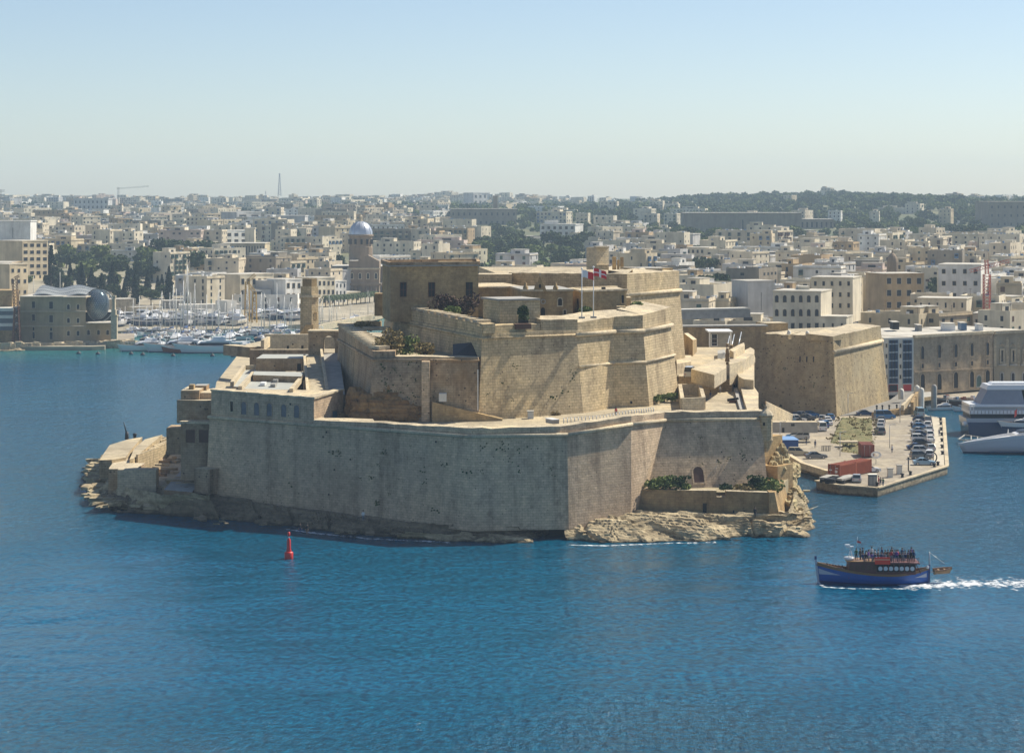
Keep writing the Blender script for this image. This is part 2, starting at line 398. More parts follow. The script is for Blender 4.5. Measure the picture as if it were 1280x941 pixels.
def offset_line(pts, d, closed=False):
    """plan offset: to the right of travel for positive d"""
    n = len(pts); out = []
    for i, p in enumerate(pts):
        p = Vector(p)
        a = Vector(pts[i-1]) if (i > 0 or closed) else None
        b = Vector(pts[(i+1) % n]) if (i < n-1 or closed) else None
        ds = []
        if a is not None: ds.append((p-a))
        if b is not None: ds.append((b-p))
        ns = []
        for q in ds:
            q.z = 0; q.normalize(); ns.append(Vector((q.y, -q.x, 0)))
        m = sum(ns, Vector((0,0,0))).normalized(); k = 1/max(0.35, m.dot(ns[0]))
        out.append(p+m*d*k)
    return out
def rough(line, step=1.6, amp=0.09):
    out = [Vector(line[0])]; q = random.Random(int(abs(line[0][0])*17)+3)
    for a, b in zip(line[:-1], line[1:]):
        a = Vector(a); b = Vector(b); n = max(1, int((b-a).length/step))
        for i in range(1, n+1):
            p = a.lerp(b, i/n)
            if i < n: p.z += q.uniform(-amp, amp)*(2.2 if q.random() < .08 else 1)
            out.append(p)
    return out
def wall_run(pts, thick, h, slope=0.0, drop=0.3):
    """a parapet: outer top line pts (left to right as seen), thickness going inwards (away from viewer), height h below the line"""
    mb = MB(); inn = offset_line(pts, -thick)
    n = len(pts)
    vs = [Vector(p) for p in pts]+[p+Vector((0,0,slope)) for p in inn]+[Vector(p)-Vector((0,0,h)) for p in pts]+[p-Vector((0,0,h)) for p in inn]
    fs = []
    for i in range(n-1):
        fs += [(i, i+1, n+i+1, n+i), (2*n+i, 2*n+i+1, i+1, i), (n+i, n+i+1, 3*n+i+1, 3*n+i)]
    fs += [(0, n, 3*n, 2*n), (n-1, 2*n-1, 4*n-1, 3*n-1)]
    mb.add(vs, fs); return mb
def cordon(pts, r=0.28):
    mb = MB(); o = offset_line(pts, r*0.6)
    for a, b in zip(o[:-1], o[1:]): mb.cyl(a, b, r, n=8)
    for a in o: mb.lathe(a, [(0,-r),(r*.75,-r*.7),(r,0),(r*.75,r*.7),(0,r)], 8)
    return mb
def coping(pts, thick, t=0.22, over=0.12, slope=0.0):
    """thin cap slab over a parapet"""
    pts = rough(pts, 1.4, .05); o = offset_line(pts, over); i_ = offset_line(pts, -thick-over); n = len(pts)
    up = Vector((0,0,t)); sl_ = Vector((0,0,slope))
    vs = [p+up for p in o]+[p+up+sl_ for p in i_]+o+[p+sl_ for p in i_]
    fs = []
    for k in range(n-1): fs += [(k, k+1, n+k+1, n+k), (2*n+k, 2*n+k+1, k+1, k), (n+k, n+k+1, 3*n+k+1, 3*n+k)]
    fs += [(0, n, 3*n, 2*n), (n-1, 2*n-1, 4*n-1, 3*n-1)]
    mb = MB(); mb.add(vs, fs); return mb
def slab(pix, z, h, name, mat, parent=None, capmat=None):
    """a solid whose top outline is seen at these pixels, lying at height z, reaching h down"""
    top = ccw([gp(x, y, z) for x, y in pix]); base = [p-Vector((0,0,h)) for p in top]
    mb = MB(); n = len(top); o = len(mb.v)
    mb.v = base+top
    for i in range(n): mb.face((i, (i+1) % n, n+(i+1) % n, n+i))
    mb.mat(1).face(tuple(range(n, 2*n)))
    return mb.build(name, [mat, capmat or M_cap], parent)
def xbox(px0, px1, py0, py1, D, depth, name, mat, parent=None, skew=0.0, capmat=None):
    """an upright block whose front face spans these pixels at distance D; skew = how much further the right edge is"""
    a = vp(px0, py1, D); b = vp(px1, py1, D+skew); z1 = zp(py0, D); z0 = a.z
    d = Vector((b.x-a.x, b.y-a.y, 0)); nrm = Vector((-d.y, d.x, 0)).normalized()*depth
    a.z = z0; b.z = z0
    base = [a, b, b+nrm, a+nrm]; top = [Vector((p.x, p.y, z1)) for p in base]
    mb = MB(); mb.v = base+top
    for i in range(4): mb.face((i, (i+1) % 4, 4+(i+1) % 4, 4+i))
    mb.mat(1).face((4,5,6,7))
    o = mb.build(name, [mat, capmat or mat], parent)
    o_pl = Plane(a, b, a+Vector((0,0,1)))
    return o, o_pl, base, top

# ================================================================= LOWER FORT (sea-level bastions)
fort = empty('sea_bastion', gp(590, 652, 2.9), label='long shaded limestone sea wall of the fort with parapet walk, rising straight from the rocks', cat='fort wall')
def fpart(o, par=None):
    """parent keeping place"""
    par = par or fort
    o.parent = par; o.matrix_parent_inverse = par.matrix_world.inverted() if False else Matrix.Translation(-par.location)
    return o
A = gp(262, 521, 16.7); B = gp(392, 531, 16.7); C = gp(590, 545, 16.8); Dp = gp(709, 543, 16.9)
E = vp(789, 530, 376); Fp = vp(831, 525, 387); G = vp(953, 524, 391)
topline = [A, B, C, Dp, E, Fp, G]
A0 = vp(257, 612, 397); B0 = vp(392, 636, 384.5); C0 = vp(590, 656, 364.5); D0 = vp(711, 647, 366.5)
E0 = vp(789, 642, 373.5); F0 = vp(806, 611, 381.5); G0 = vp(960, 602, 388)
for p in (A0, B0, C0, D0, E0): p.z = 1.5
F0.z = 4.5; G0.z = 4.5
_n = (G0-F0).cross(Fp-F0); G.y = F0.y-(_n.x*(G.x-F0.x)+_n.z*(G.z-F0.z))/_n.y      # keep the face flat
back = [Vector((50, 467, 16.9)), Vector((57, 545, 17)), Vector((40, 640, 17)), Vector((-60, 640, 17)), Vector((-70, 590, 17)), Vector((-62, 470, 17))]
backb = [p.copy() for p in back]
for i, p in enumerate(backb):
    p.z = 1.5
backb[0].x += 2; backb[1].x += 2; backb[2].x += 2; backb[4].x -= 2; backb[5].x -= 1.5
top = topline+back; base = [A0, B0, C0, D0, E0, F0, G0]+backb
mb = MB(); n = len(top); mb.v = base+top
for i in range(n): mb.face((i, (i+1) % n, n+(i+1) % n, n+i))
mb.mat(1).face(tuple(range(n, 2*n)))
fpart(mb.build('curtain_wall', [M_sea_wall, M_pave]))
# the big flank face in full sun and the faces as planes
PL_AB = Plane(A0, B0, A); PL_BC = Plane(B0, C0, B); PL_CD = Plane(C0, D0, C); PL_FG = Plane(F0, G0, Fp)
fpart(cordon(topline, 0.32).build('cordon', M_light))
# parapet from B to G with a pale cap
ptop = [vp(392, 524, B.y), vp(465, 528, (B.y*0.63+C.y*0.37)), vp(590, 535, C.y), vp(700, 533, Dp.y), vp(789, 520, E.y), vp(831, 515, Fp.y), vp(955, 513.5, G.y)]
for a, b in zip(range(1, 7), [1, None, 2, 3, 4, 5, 6]): pass
low = [p.copy() for p in ptop]
ptop = rough(ptop); par = MB(); inn = offset_line(ptop, -1.6); nn = len(ptop)
vs = ptop+[p+Vector((0,0,.15)) for p in inn]+[Vector((p.x, p.y, 16.75)) for p in ptop]+[Vector((p.x, p.y, 16.95)) for p in inn]
for i in range(nn-1):
    par.mat(1); par.v = vs
    par.face((i, i+1, nn+i+1, nn+i)); par.mat(0)
    par.face((2*nn+i, 2*nn+i+1, i+1, i)); par.face((nn+i, nn+i+1, 3*nn+i+1, 3*nn+i))
par.face((0, nn, 3*nn, 2*nn)); par.face((nn-1, 2*nn-1, 4*nn-1, 3*nn-1))
fpart(par.build('parapet', [M_sea_wall, M_cap]))
fpart(slab([(392,525),(470,528.5),(466,523.5),(396,521)], 17.75, 0.9, 'parapet_cap', M_sea_wall))
# arched door and small holes in the right hand face
fpart(opening(PL_FG, 873, 593, 13, 20, None, 'door', M_wood, M_sea_wall, True, 0.3, 0.1))
for x, y in ((905,571),(913,574),(925,567),(933,575),(897,575),(940,574),(902,565),(928,574)):
    fpart(opening(PL_FG, x, y, 1.6, 2.0, None, 'putlog_hole', M_dark, M_sea_wall, False, 0.03, 0.02))
for x, y in ((545,552),(610,567),(700,567),(646,558)): fpart(opening(PL_CD if x > 590 else PL_BC, x, y, 2.2, 2.6, None, 'putlog_hole', M_dark, M_sea_wall, False, 0.04, 0.03))
for x, y in ((289,548),(324,560),(404,546),(408,540),(438,574),(418,587),(411,618),(357,570)): fpart(opening(PL_AB if x < 392 else PL_BC, x, y, 2.0, 2.4, None, 'putlog_hole', M_dark, M_sea_wall, False, 0.04, 0.03))
# merlon-thick parapet of the sunny right side
fpart(slab([(925,471),(936,472),(943,484),(948,491),(948,512),(934,512.5),(930,500),(926,484)], 18.4, 1.6, 'flank_parapet', M_upper))
fpart(slab([(913,471),(916,471),(932,511),(925,511.5)], 17.6, 0.6, 'gun_step', M_grey, None, M_grey))

# casemate block (higher left part of the sea wall)
cas = empty('casemate_block', A, label='shaded casemate wall with five blocked blue arches, above the left sea wall', cat='fort building')
a = vp(264, 520.5, A.y-0.2); b = vp(392.5, 530.5, B.y-0.2); c2 = vp(429, 524, 396)
a.z = b.z = c2.z = 16.9
ta, tb, tc = Vector((a.x, a.y, 21.35)), Vector((b.x, b.y, 21.2)), Vector((c2.x, c2.y, 21.6))
bk1 = Vector((xp(428,400.5), 400.5, 16.9)); bk2 = Vector((xp(266,405), 405, 16.9)); 
mb = MB(); bs = [a, b, c2, bk1, bk2]; ts = [ta, tb, tc, Vector((bk1.x, bk1.y, 21.2)), Vector((bk2.x, bk2.y, 21.3))]
mb.v = bs+ts
for i in range(5): mb.face((i, (i+1) % 5, 5+(i+1) % 5, 5+i))
mb.mat(1).face((5,6,7,8,9))
fpart(mb.build('wall', [M_sea_wall, M_cap]), cas)
PC = Plane(a, b, ta); PC2 = Plane(b, c2, tb)
fpart(coping([ta, tb, tc], 1.2, 0.3, 0.25).build('coping', M_light), cas)
fpart(opening(PC, 290, 508, 4, 13, None, 'loophole', M_dark, M_light, False, 0.12), cas)
for x in (305, 321, 337, 355, 371): fpart(opening(PC, x, 510+(x-305)*0.06, 7, 16, None, 'blocked_arch', M_bluegrey, M_sea_wall, True, 0.12, 0.10), cas)
fpart(opening(PC2, 418, 518, 5, 9, None, 'door', simple('blue_door_paint', (0.05,0.12,0.17), 0.5), M_ramp_w, False, 0.1), cas)
fpart(opening(PC, 363, 505, 2.5, 2.5, None, 'hole', M_dark, M_sea_wall, False, 0.03, 0.03), cas)

# barrack roofs behind it
def building_slab(name, label, pix, z, h, mat, capmat, cat='building', par_edges=(), ph=0.9, pt=0.7, pmat=None):
    r = empty(name, gp(pix[0][0], pix[0][1], z)-Vector((0,0,h)), label=label, cat=cat)
    fpart(slab(pix, z, h, 'walls', mat, None, capmat), r)
    for (x0, y0, x1, y1) in par_edges:
        p = [gp(x0, y0, z), gp(x1, y1, z)]
        m = MB(); m.bar(p[0]+Vector((0,0,ph/2)), p[1]+Vector((0,0,ph/2)), pt, ph)
        m.v = m.v
        fpart(m.build('parapet', pmat or M_light), r)
    return r
rf = building_slab('barrack_roof', 'barrack block with wide grey roof and pale stone parapets, behind the casemate wall', [(303,489),(362,492.5),(379,472),(317,470)], 21.0, 4.2, M_ramp_w, M_roofg, 'building',
    [(300,489,317,470),(364,492,381,471),(317,470,380,472)])
for x, y in ((329,480.5),(345,476.5),(342,482)): 
    c = gp(x, y, 21.2); m = MB(); m.box(c+Vector((0,0,.15)), (0.9, 3.0, 0.5)); fpart(m.build('roof_vent', M_white if x == 329 else M_grey), rf)
building_slab('barrack_annex', 'low annex with pale grey-green roof beside the water, left of the wide grey roof', [(290,483),(302,484),(316,468),(355,470),(357,462),(305,462)], 20.2, 4.2, M_ramp_w, M_roofg, 'building',
    [(290,483,305,462),(305,462,357,462)])
building_slab('long_store', 'narrow grey-roofed store between the barrack roof and the courtyard wall', [(316,468.5),(377,470.5),(379,465),(318,464)], 22.2, 5.2, M_ramp_w, M_roofg, 'building')
hb, pl, _, _ = xbox(320, 379, 448, 464, 452, 12, 'walls', M_ramp_w, None, 0, M_roofg)
h_ = empty('courtyard_house', vp(320, 464, 452), label='plain shaded stone house with flat roof in the courtyard, below the walled yard', cat='building'); fpart(hb, h_)
fpart(opening(pl, 374, 459, 5, 9, None, 'door', M_dark, M_ramp_w), h_)
# walled yard with gun embrasures and the arched gate
yard = empty('walled_yard', vp(313, 447, 470), label='battery yard with sunlit inner walls and embrasures, left of the arched gate', cat='fort wall')
o, pl, _, _ = xbox(312, 386, 437, 463, 472, 1.5, 'front_wall', M_ramp_w, None, 0, M_cap); fpart(o, yard)
o, pl, _, _ = xbox(331, 386, 418, 437, 500, 1.5, 'back_wall', M_light, None, 0, M_cap); fpart(o, yard)
for x in (360, 378): fpart(opening(pl, x, 434, 3, 4, None, 'embrasure', M_dark, M_light), yard)
fpart(opening(pl, 366, 430.3, 2.2, 1.5, None, 'embrasure', M_dark, M_light), yard)
for i, (x0, x1) in enumerate(((333,352),(353,371),(372,386))):
    o, _, _, _ = xbox(x0, x1, 423-(i%2), 429, 506, 5, 'merlon', M_light, None, 0, M_cap); fpart(o, yard)
o, _, _, _ = xbox(326, 330, 425, 438, 474, 12, 'side_wall', M_light, None, 0, M_cap); fpart(o, yard)
o, _, _, _ = xbox(312, 327, 434, 447, 474, 10, 'corner_block', M_ramp_w, None, 2, M_cap); fpart(o, yard)

gate = empty('arched_gate', vp(386, 443, 455), label='tall stone gate block with open round arch showing light, left of the ramp bastion', cat='gate')
def arch_wall(x0, x1, y0, y1, ax, aw, ay0, D, depth, mats):
    a0 = vp(x0, y1, D); z1 = zp(y0, D); W = xp(x1, D)-xp(x0, D); cx = xp(ax, D)-a0.x; w = aw/F*D; top_ = zp(ay0, D)-a0.z; Hh = z1-a0.z
    m = MB(); r = w/2; n = 10
    arc = [(cx-r, 0)]+[(cx-r*math.cos(math.pi*i/n), top_-r+r*math.sin(math.pi*i/n)) for i in range(n+1)]+[(cx+r, 0)]
    # polygons left, over, right
    for d in (0, depth):
        P = [Vector((a0.x+x, a0.y+d, a0.z+z)) for x, z in [(0,0),(0,Hh),(cx-r,Hh),(cx-r,0)]]; m.add(P, [(3,2,1,0)] if d == 0 else [(0,1,2,3)])
        P = [Vector((a0.x+x, a0.y+d, a0.z+z)) for x, z in [(cx+r,0),(cx+r,Hh),(W,Hh),(W,0)]]; m.add(P, [(3,2,1,0)])
        for (xa, za), (xb, zb) in zip(arc[1:-2], arc[2:-1]):
            P = [Vector((a0.x+x, a0.y+d, a0.z+z)) for x, z in [(xa,za),(xa,Hh),(xb,Hh),(xb,zb)]]; m.add(P, [(3,2,1,0)])
    m.mat(1)
    for (xa, za), (xb, zb) in zip(arc[:-1], arc[1:]):
        P = [Vector((a0.x+xa, a0.y, a0.z+za)), Vector((a0.x+xb, a0.y, a0.z+zb)), Vector((a0.x+xb, a0.y+depth, a0.z+zb)), Vector((a0.x+xa, a0.y+depth, a0.z+za))]; m.add(P, [(0,1,2,3)])
    m.mat(0)
    for x in (0, W): m.add([Vector((a0.x+x, a0.y, a0.z)), Vector((a0.x+x, a0.y+depth, a0.z)), Vector((a0.x+x, a0.y+depth, z1)), Vector((a0.x+x, a0.y, z1))], [(0,1,2,3)])
    m.mat(1); m.add([Vector((a0.x, a0.y, z1)), Vector((a0.x+W, a0.y, z1)), Vector((a0.x+W, a0.y+depth, z1)), Vector((a0.x, a0.y+depth, z1))], [(0,1,2,3)])
    return m
fpart(arch_wall(385.5, 424, 414.5, 455, 411, 15, 420, 455, 4, 0).build('wall', [M_ramp_w, M_light]), gate)
fpart(xbox(384.5, 425, 413.3, 415, 454.6, 5, 'coping', M_light)[0], gate)
# terrace behind the arch, in the sun
slab_c = slab([(400,441),(422,441),(420,436),(402,436)], zp(441, 461), 8, 'gate_passage', M_light, None, M_pave); fpart(slab_c, gate)
fpart(xbox(400, 424, 421, 442, 492, 1, 'rear_wall', M_light)[0], gate)

# ramps between the yard and the ramp bastion
rp = empty('courtyard_ramp', vp(400, 493, 400), label='steep paved ramp between pale parapet walls, climbing to the arched gate', cat='ramp')
zl = 17.2
def ramp_piece(name, pts, mat, h=3.0, capmat=None):
    top = [vp(x, y, D) for x, y, D in pts]; top = ccw(top); base = [p-Vector((0,0,h)) for p in top]
    m = MB(); n = len(top); m.v = base+top
    for i in range(n): m.face((i, (i+1) % n, n+(i+1) % n, n+i))
    m.mat(1).face(tuple(range(n, 2*n))); return fpart(m.build(name, [mat, capmat or mat]), rp)
ramp_piece('upper_ramp', [(404,441,455),(424,441,455),(431,493,402),(411,493,402)], M_ramp_w, 6, M_grey)
ramp_piece('lower_ramp', [(383,444,455),(402,444,455),(409,494,401),(386,492,401)], M_light, 6, M_pave)
ramp_piece('ramp_wall', [(400,435,454),(403,435,454),(412,494,400),(408,494,400)], M_light, 8)
ramp_piece('ramp_wall', [(379,443,454),(382,443,454),(387,490,401),(383,489,401)], M_light, 8)

# watch tower
tw = empty('watch_tower', vp(384, 416, 520), label='slender square stone tower sunlit on its right side, left of the fort', cat='tower')
def tower_mb(cx, D, wf, wr, y0, y1, flare):
    # corner towards us: left (shaded) face and right (lit) face
    c0 = vp(cx, y1, D); k = D/F
    l = Vector((-wf*k, 0.25*wf*k, 0)); r = Vector((wr*k, 1.15*wr*k, 0))
    z1 = zp(y0, D); b = [c0+l, c0, c0+r, c0+l+r]
    t = [Vector((p.x, p.y, z1)) for p in b]; cen = sum(b, Vector())/4
    bb = [cen+(p-cen)*flare for p in b]
    for p in bb: p.z = c0.z
    m = MB(); m.prism(bb, t); return m, Plane(t[0], t[1], b[0]), Plane(t[1], t[2], b[1])
m, p1, p2 = tower_mb(389.5, 520, 14, 7.5, 358, 420, 1.07); fpart(m.build('shaft', M_upper), tw)
m, _, _ = tower_mb(389.5, 520, 11.5, 6, 348.5, 359, 1.0); fpart(m.build('upper_stage', M_warm), tw)
m, _, _ = tower_mb(390.5, 519.6, 15.5, 9, 369, 372, 1.0); fpart(m.build('string_course', M_light), tw)
fpart(opening(p2, 394, 395, 2.2, 8, None, 'slit', M_dark, M_warm, False, 0.1), tw)
b0 = vp(375, 418, 519); m = MB(); m.prism([b0+Vector((-2,.5,-3)), b0+Vector((3,.5,-3)), b0+Vector((3,3,-3)), b0+Vector((-2,3,-3))], [b0+Vector((1.2,.7,2.2)), b0+Vector((3,.7,2.2)), b0+Vector((3,3,2.2)), b0+Vector((1.2,3,2.2))]); fpart(m.build('buttress', M_warm), tw)

# ================================================================= UPPER FORT
up = empty('upper_bastion', gp(728, 518, 17), label='high angular limestone bastion with two flagpoles on top, its right facets in full sun', cat='fort wall')
P0 = vp(600, 408, 391); P2 = vp(721, 403, 398); P2b = vp(729, 518, 401)
P3 = vp(767, 399, 408); P3b = vp(767, 511.5, 410.4); P4 = vp(805, 396, 412); P4b = vp(812, 507, 412.6)
P5 = vp(838, 391.5, 432); P5b = vp(849, 497, 431)
Z = 32.0
ub = [vp(598, 527, 389), P2b, P3b, P4b, P5b, Vector((34, 500, 17)), Vector((-30, 500, 17)), Vector((-25, 442, 17))]
for p in ub: p.z = 16.9
utp = [Vector((-5.2, 391, Z)), Vector((xp(720, 402.4), 402.4, Z)), Vector((xp(768, 411.4), 411.4, Z)), Vector((xp(803.5, 413.6), 413.6, Z)), Vector((xp(838, 432.5), 432.5, Z)), Vector((31, 500, Z)), Vector((-28, 500, Z)), Vector((-23.2, 441, Z))]
mb = MB(); n = len(ub); mb.v = ub+utp
for i in range(n): mb.face((i, (i+1) % n, n+(i+1) % n, n+i))
mb.mat(1).face(tuple(range(n, 2*n)))
fpart(mb.build('wall', [M_upper, M_ground]), up)
PU = Plane(ub[0], ub[1], utp[0]); PU2 = Plane(ub[1], ub[2], utp[1]); PU3 = Plane(ub[2], ub[3], utp[2]); PU4 = Plane(ub[3], ub[4], utp[3])
# cordon (upper) and string course
cl = [ub[i].lerp(utp[i], (31.1-16.9)/(Z-16.9)) for i in range(5)]
fpart(cordon(cl[1:], 0.42).build('cordon', M_light), up)
fpart(cordon(cl[:2], 0.2).build('cordon', M_upper), up)
fr_ = 0.50
sc_ = [ub[i].lerp(utp[i], (25.4-16.9)/(Z-16.9)) for i in range(1, 5)]
fpart(cordon(sc_, 0.24).build('string_course', M_light), up)
# parapets: pale sloping tops
pt = [Vector((p.x, p.y, z)) for p, z in zip(utp[1:5], (33.3, 33.8, 34.0, 34.6))]
def thick_parapet(line, thick, zb, fall, mat=M_upper, cap=M_cap, name='parapet'):
    line = rough(line); inn = offset_line(line, -thick); n = len(line); m = MB()
    m.v = [Vector(p) for p in line]+[p+Vector((0,0,fall)) for p in inn]+[Vector((p[0], p[1], zb)) for p in line]+[Vector((p.x, p.y, zb)) for p in inn]
    for i in range(n-1):
        m.mat(1).face((i, i+1, n+i+1, n+i)); m.mat(0).face((2*n+i, 2*n+i+1, i+1, i)); m.mat(0).face((n+i, n+i+1, 3*n+i+1, 3*n+i))
    m.face((0, n, 3*n, 2*n)); m.face((n-1, 2*n-1, 4*n-1, 3*n-1))
    return m.build(name, [mat, cap])
fpart(thick_parapet(pt, 5.5, Z, 0.9), up)
fpart(thick_parapet([Vector((utp[0].x, utp[0].y, 33.3)), Vector((xp(676, 399.2), 399.2, 33.2))], 1.6, Z, 0.1, M_upper, M_upper), up)
fpart(thick_parapet([Vector((xp(676, 399.0), 399.0, 34.0)), Vector((xp(722, 402.6), 402.6, 33.8))], 4.5, Z, 0.5), up)
# inner left wall of the upper platform with toothed coping
il = [Vector((-22.8, 441, 34.2)), Vector((-5.0, 390.8, 33.6))]
fpart(thick_parapet([il[0], il[1]], 2.2, Z, 0.1, M_upper, M_upper), up)
for k in range(12):
    p = il[0].lerp(il[1], (k+0.5)/12.6); m = MB(); m.box(p+Vector((1.2,0.3,0.28)), (2.6, 2.6, 0.5), math.atan2(il[1].y-il[0].y, il[1].x-il[0].x))
    fpart(m.build('coping_stone', M_cap), up)
fpart(cordon([Vector((-23.1, 440.5, 31.4)), Vector((-5.4, 390.5, 31.2))], 0.2).build('cordon', M_upper), up)
for x, y in ((789,503),): fpart(opening(PU3, x, y, 3, 3.5, None, 'drain_hole', M_dark, M_upper, False, 0.05, 0.05), up)
# utility boxes and ledge at its foot
ub_ = empty('utility_cabinet', vp(663, 523, 392), label='grey utility cabinet at the foot of the high bastion on the parapet walk', cat='cabinet')
fpart(xbox(659.5, 667, 514.5, 524, 391.5, 1.5, 'body', M_steel)[0], ub_); fpart(xbox(659, 667.5, 513.9, 514.9, 391.3, 1.9, 'lid', M_grey)[0], ub_)
wb = empty('white_hatch', vp(695, 531, 372), label='white roof hatch on the parapet walk above the middle of the sea wall', cat='hatch')
fpart(xbox(691, 699, 525, 530, 373, 2.4, 'body', M_grey, None, 0.6, M_white)[0], wb)
fpart(xbox(690.6, 699.4, 524.2, 525.2, 372.8, 2.8, 'lid', M_white, None, 0.6)[0], wb)
# block with barred opening, standing on the platform edge
kb = empty('gatehouse_block', vp(640, 407, 400), label='squat shaded stone block with dark opening on the edge of the high bastion', cat='building')
o, pl, _, _ = xbox(625, 675, 375.5, 409, 398, 8, 'walls', M_upper, None, 3, M_cap); fpart(o, kb)
fpart(xbox(624, 675.5, 374, 376, 397.6, 9, 'coping', M_grey, None, 3)[0], kb)
fpart(opening(pl, 654, 402, 13, 14, None, 'opening', M_dark, M_upper, False, 0.3, 0.1), kb)
fpart(xbox(644.5, 664, 405, 411.5, 395.0, 1.6, 'timber_platform', M_wood, None, .8)[0], kb)

# ramp bastion, left of the high bastion
rb = empty('ramp_bastion', vp(470, 525, 390), label='weathered orange-stained bastion topped with bushes, left of the high bastion', cat='fort wall')
K = vp(467, 449, 391.5); Lk = vp(423, 425, 445); Zr = 27.4
rbb = [vp(420, 520, 446), vp(460, 526, 389.5), vp(598, 527, 388.3), Vector((-7, 410, 17)), Vector((-25, 450, 17)), Vector((-34, 470, 17))]
rbt = [Vector((Lk.x, 445, Zr)), Vector((K.x, K.y, Zr)), Vector((-5.9, 389.9, Zr)), Vector((-7, 411, Zr)), Vector((-25, 450, Zr)), Vector((-33, 470, Zr))]
for p in rbb: p.z = 16.9
mb = MB(); mb.v = rbb+rbt
for i in range(6): mb.face((i, (i+1) % 6, 6+(i+1) % 6, 6+i))
mb.mat(1).face((6,7,8,9,10,11))
fpart(mb.build('wall', [M_ramp_w, M_ground]), rb)
PR = Plane(rbb[1], rbb[2], rbt[1]); PRL = Plane(rbb[0], rbb[1], rbt[0])
fpart(cordon([rbt[0], rbt[1], rbt[2]], 0.25).build('cordon', M_ramp_w), rb)
l1 = [Vector((Lk.x, 445, 30.3)), Vector((xp(494,393), 393.5, 28.9))]
KK = Vector((K.x, K.y, 28.7))
fpart(thick_parapet([Vector((Lk.x, 445, 30.3)), Vector((K.x, K.y, 28.9)), Vector((xp(494, 391.5), 391.5, 28.9))], 2.4, Zr, 0.1, M_ramp_w, M_ramp_w), rb)
fpart(thick_parapet([Vector((xp(494, 391), 391.2, 28.0)), Vector((xp(570, 390.2), 390.2, 27.95)), Vector((-5.9, 389.6, 27.9))], 2.4, Zr, 0.1, M_ramp_w, M_cap), rb)
for k in range(13):
    p = Vector((Lk.x, 445, 30.35)).lerp(Vector((K.x, K.y, 28.95)), (k+0.6)/13.5)
    m = MB(); m.box(p+Vector((1.4,0.3,0.3)), (3.2, 2.4, 0.55), math.atan2(K.y-445, K.x-Lk.x)+0.5); fpart(m.build('coping_stone', M_cap), rb)
fpart(opening(PR, 554, 470, 7, 6, None, 'window', M_dark, M_grey, False, 0.25, 0.12), rb)
fpart(xbox(527, 537, 452, 527, 388.2, 2.5, 'buttress', M_bluegrey if False else M_sea_wall, None, 0.0)[0], rb)
fpart(xbox(548.5, 558, 492, 502, 387.3, 2, 'ventilation_box', M_offw)[0], rb)
fpart(xbox(596.5, 598, 462, 516, 388.6, .4, 'drain_pipe', M_offw)[0], rb)
# sloping stair wall at its foot
m = MB(); q = [vp(540, 526, 387), vp(628, 526, 388.5)]; 
b = [q[0], q[1], q[1]+Vector((0,3,0)), q[0]+Vector((0,3,0))]
for p in b: p.z = 16.9
t = [Vector((b[0].x, b[0].y, zp(502, 387))), Vector((b[1].x, b[1].y, 17.3)), Vector((b[2].x, b[2].y, 17.3)), Vector((b[3].x, b[3].y, zp(502, 387)))]
m.prism(b, t); fpart(m.build('stair_ramp', M_warm), rb)
# dark lean-to roof in the corner
m = MB(); q = [vp(566, 446, 393), vp(598, 449, 391.2), vp(590, 428, 396), vp(566, 430, 399)]; m.v = q; m.face((0,1,2,3))
m.v = q+[p-Vector((0,0,1.2)) for p in q]; m.face((4,5,1,0)); m.face((5,6,2,1)); m.face((7,4,0,3)); fpart(m.build('lean_to_roof', M_black), rb)
# natural rock outcrop at its left foot
def outcrop(pl_pts, name, mat, parent, seed):
    m = MB()
    for (x, y, D, w, h, d) in pl_pts:
        c = vp(x, y, D); s = bmesh.new(); bmesh.ops.create_icosphere(s, subdivisions=4, radius=1.0)
        vs = [];
        for v in s.verts:
            p = v.co; nz = 1+0.45*noise.fractal(p*1.4+Vector((seed, x*0.1, 0)), 1.0, 2.0, 5)
            z = p.z*nz*h; z = z*0.5+0.5*round(z/0.7)*0.7
            vs.append(c+Vector((p.x*nz*w, p.y*nz*d, z)))
        m.add(vs, [[v.index for v in f.verts] for f in s.faces]); s.free()
    return fpart(m.build(name, mat), parent)
outcrop([(447,508,393,1.9,3.2,2.4),(458,517,391,2.4,3.4,2.2),(474,514,390,2.8,2.6,1.6),(495,515,389.5,3.5,2.0,1.2),(515,517,389.5,2.5,1.7,1.0),(436,520,396,2.0,1.4,2.0),(485,500,390.5,2.6,2.2,1.0)], 'rock_outcrop', rock_mat('orange_outcrop_rock', (0.16,0.085,0.035), (0.36,0.22,0.09), False), rb, 3)
# ---------------------------------------------------------------- castle house
def thing_at(name, p, label, cat, group=None): return empty(name, p, label=label, cat=cat, group=group)
ch = thing_at('castle_house', vp(488, 395, 430), 'large flat-topped ochre stone house with three tall shuttered windows atop the fort', 'building')
zt = zp(332, 430); zb = 31.8
f0 = vp(488, 395, 430); f1 = vp(598, 395, 435); bl = Vector((xp(478, 446), 446, zb)); br_ = Vector((xp(597, 452), 452, zb)); f0.z = f1.z = zb
b = [f0, f1, br_, bl]; t = [Vector((p.x, p.y, zt)) for p in b]
M_house = stone('castle_stone', (0.46, 0.345, 0.19), block=(0.8, 0.4), joint=0.2, pits=0.25, stain=(0.22, 0.18, 0.12), stain_amt=0.6, streak=0.4)
m = MB(); m.prism(b, t); fpart(m.build('wall', M_house), ch)
PH = Plane(b[0], b[1], t[0])
for a_, b_ in ((3, 0), (0, 1), (1, 2), (2, 3)):
    m = MB(); m.bar(t[a_]+Vector((0,0,.3)), t[b_]+Vector((0,0,.3)), 0.6, 0.7); fpart(m.build('parapet', M_ramp_w), ch)
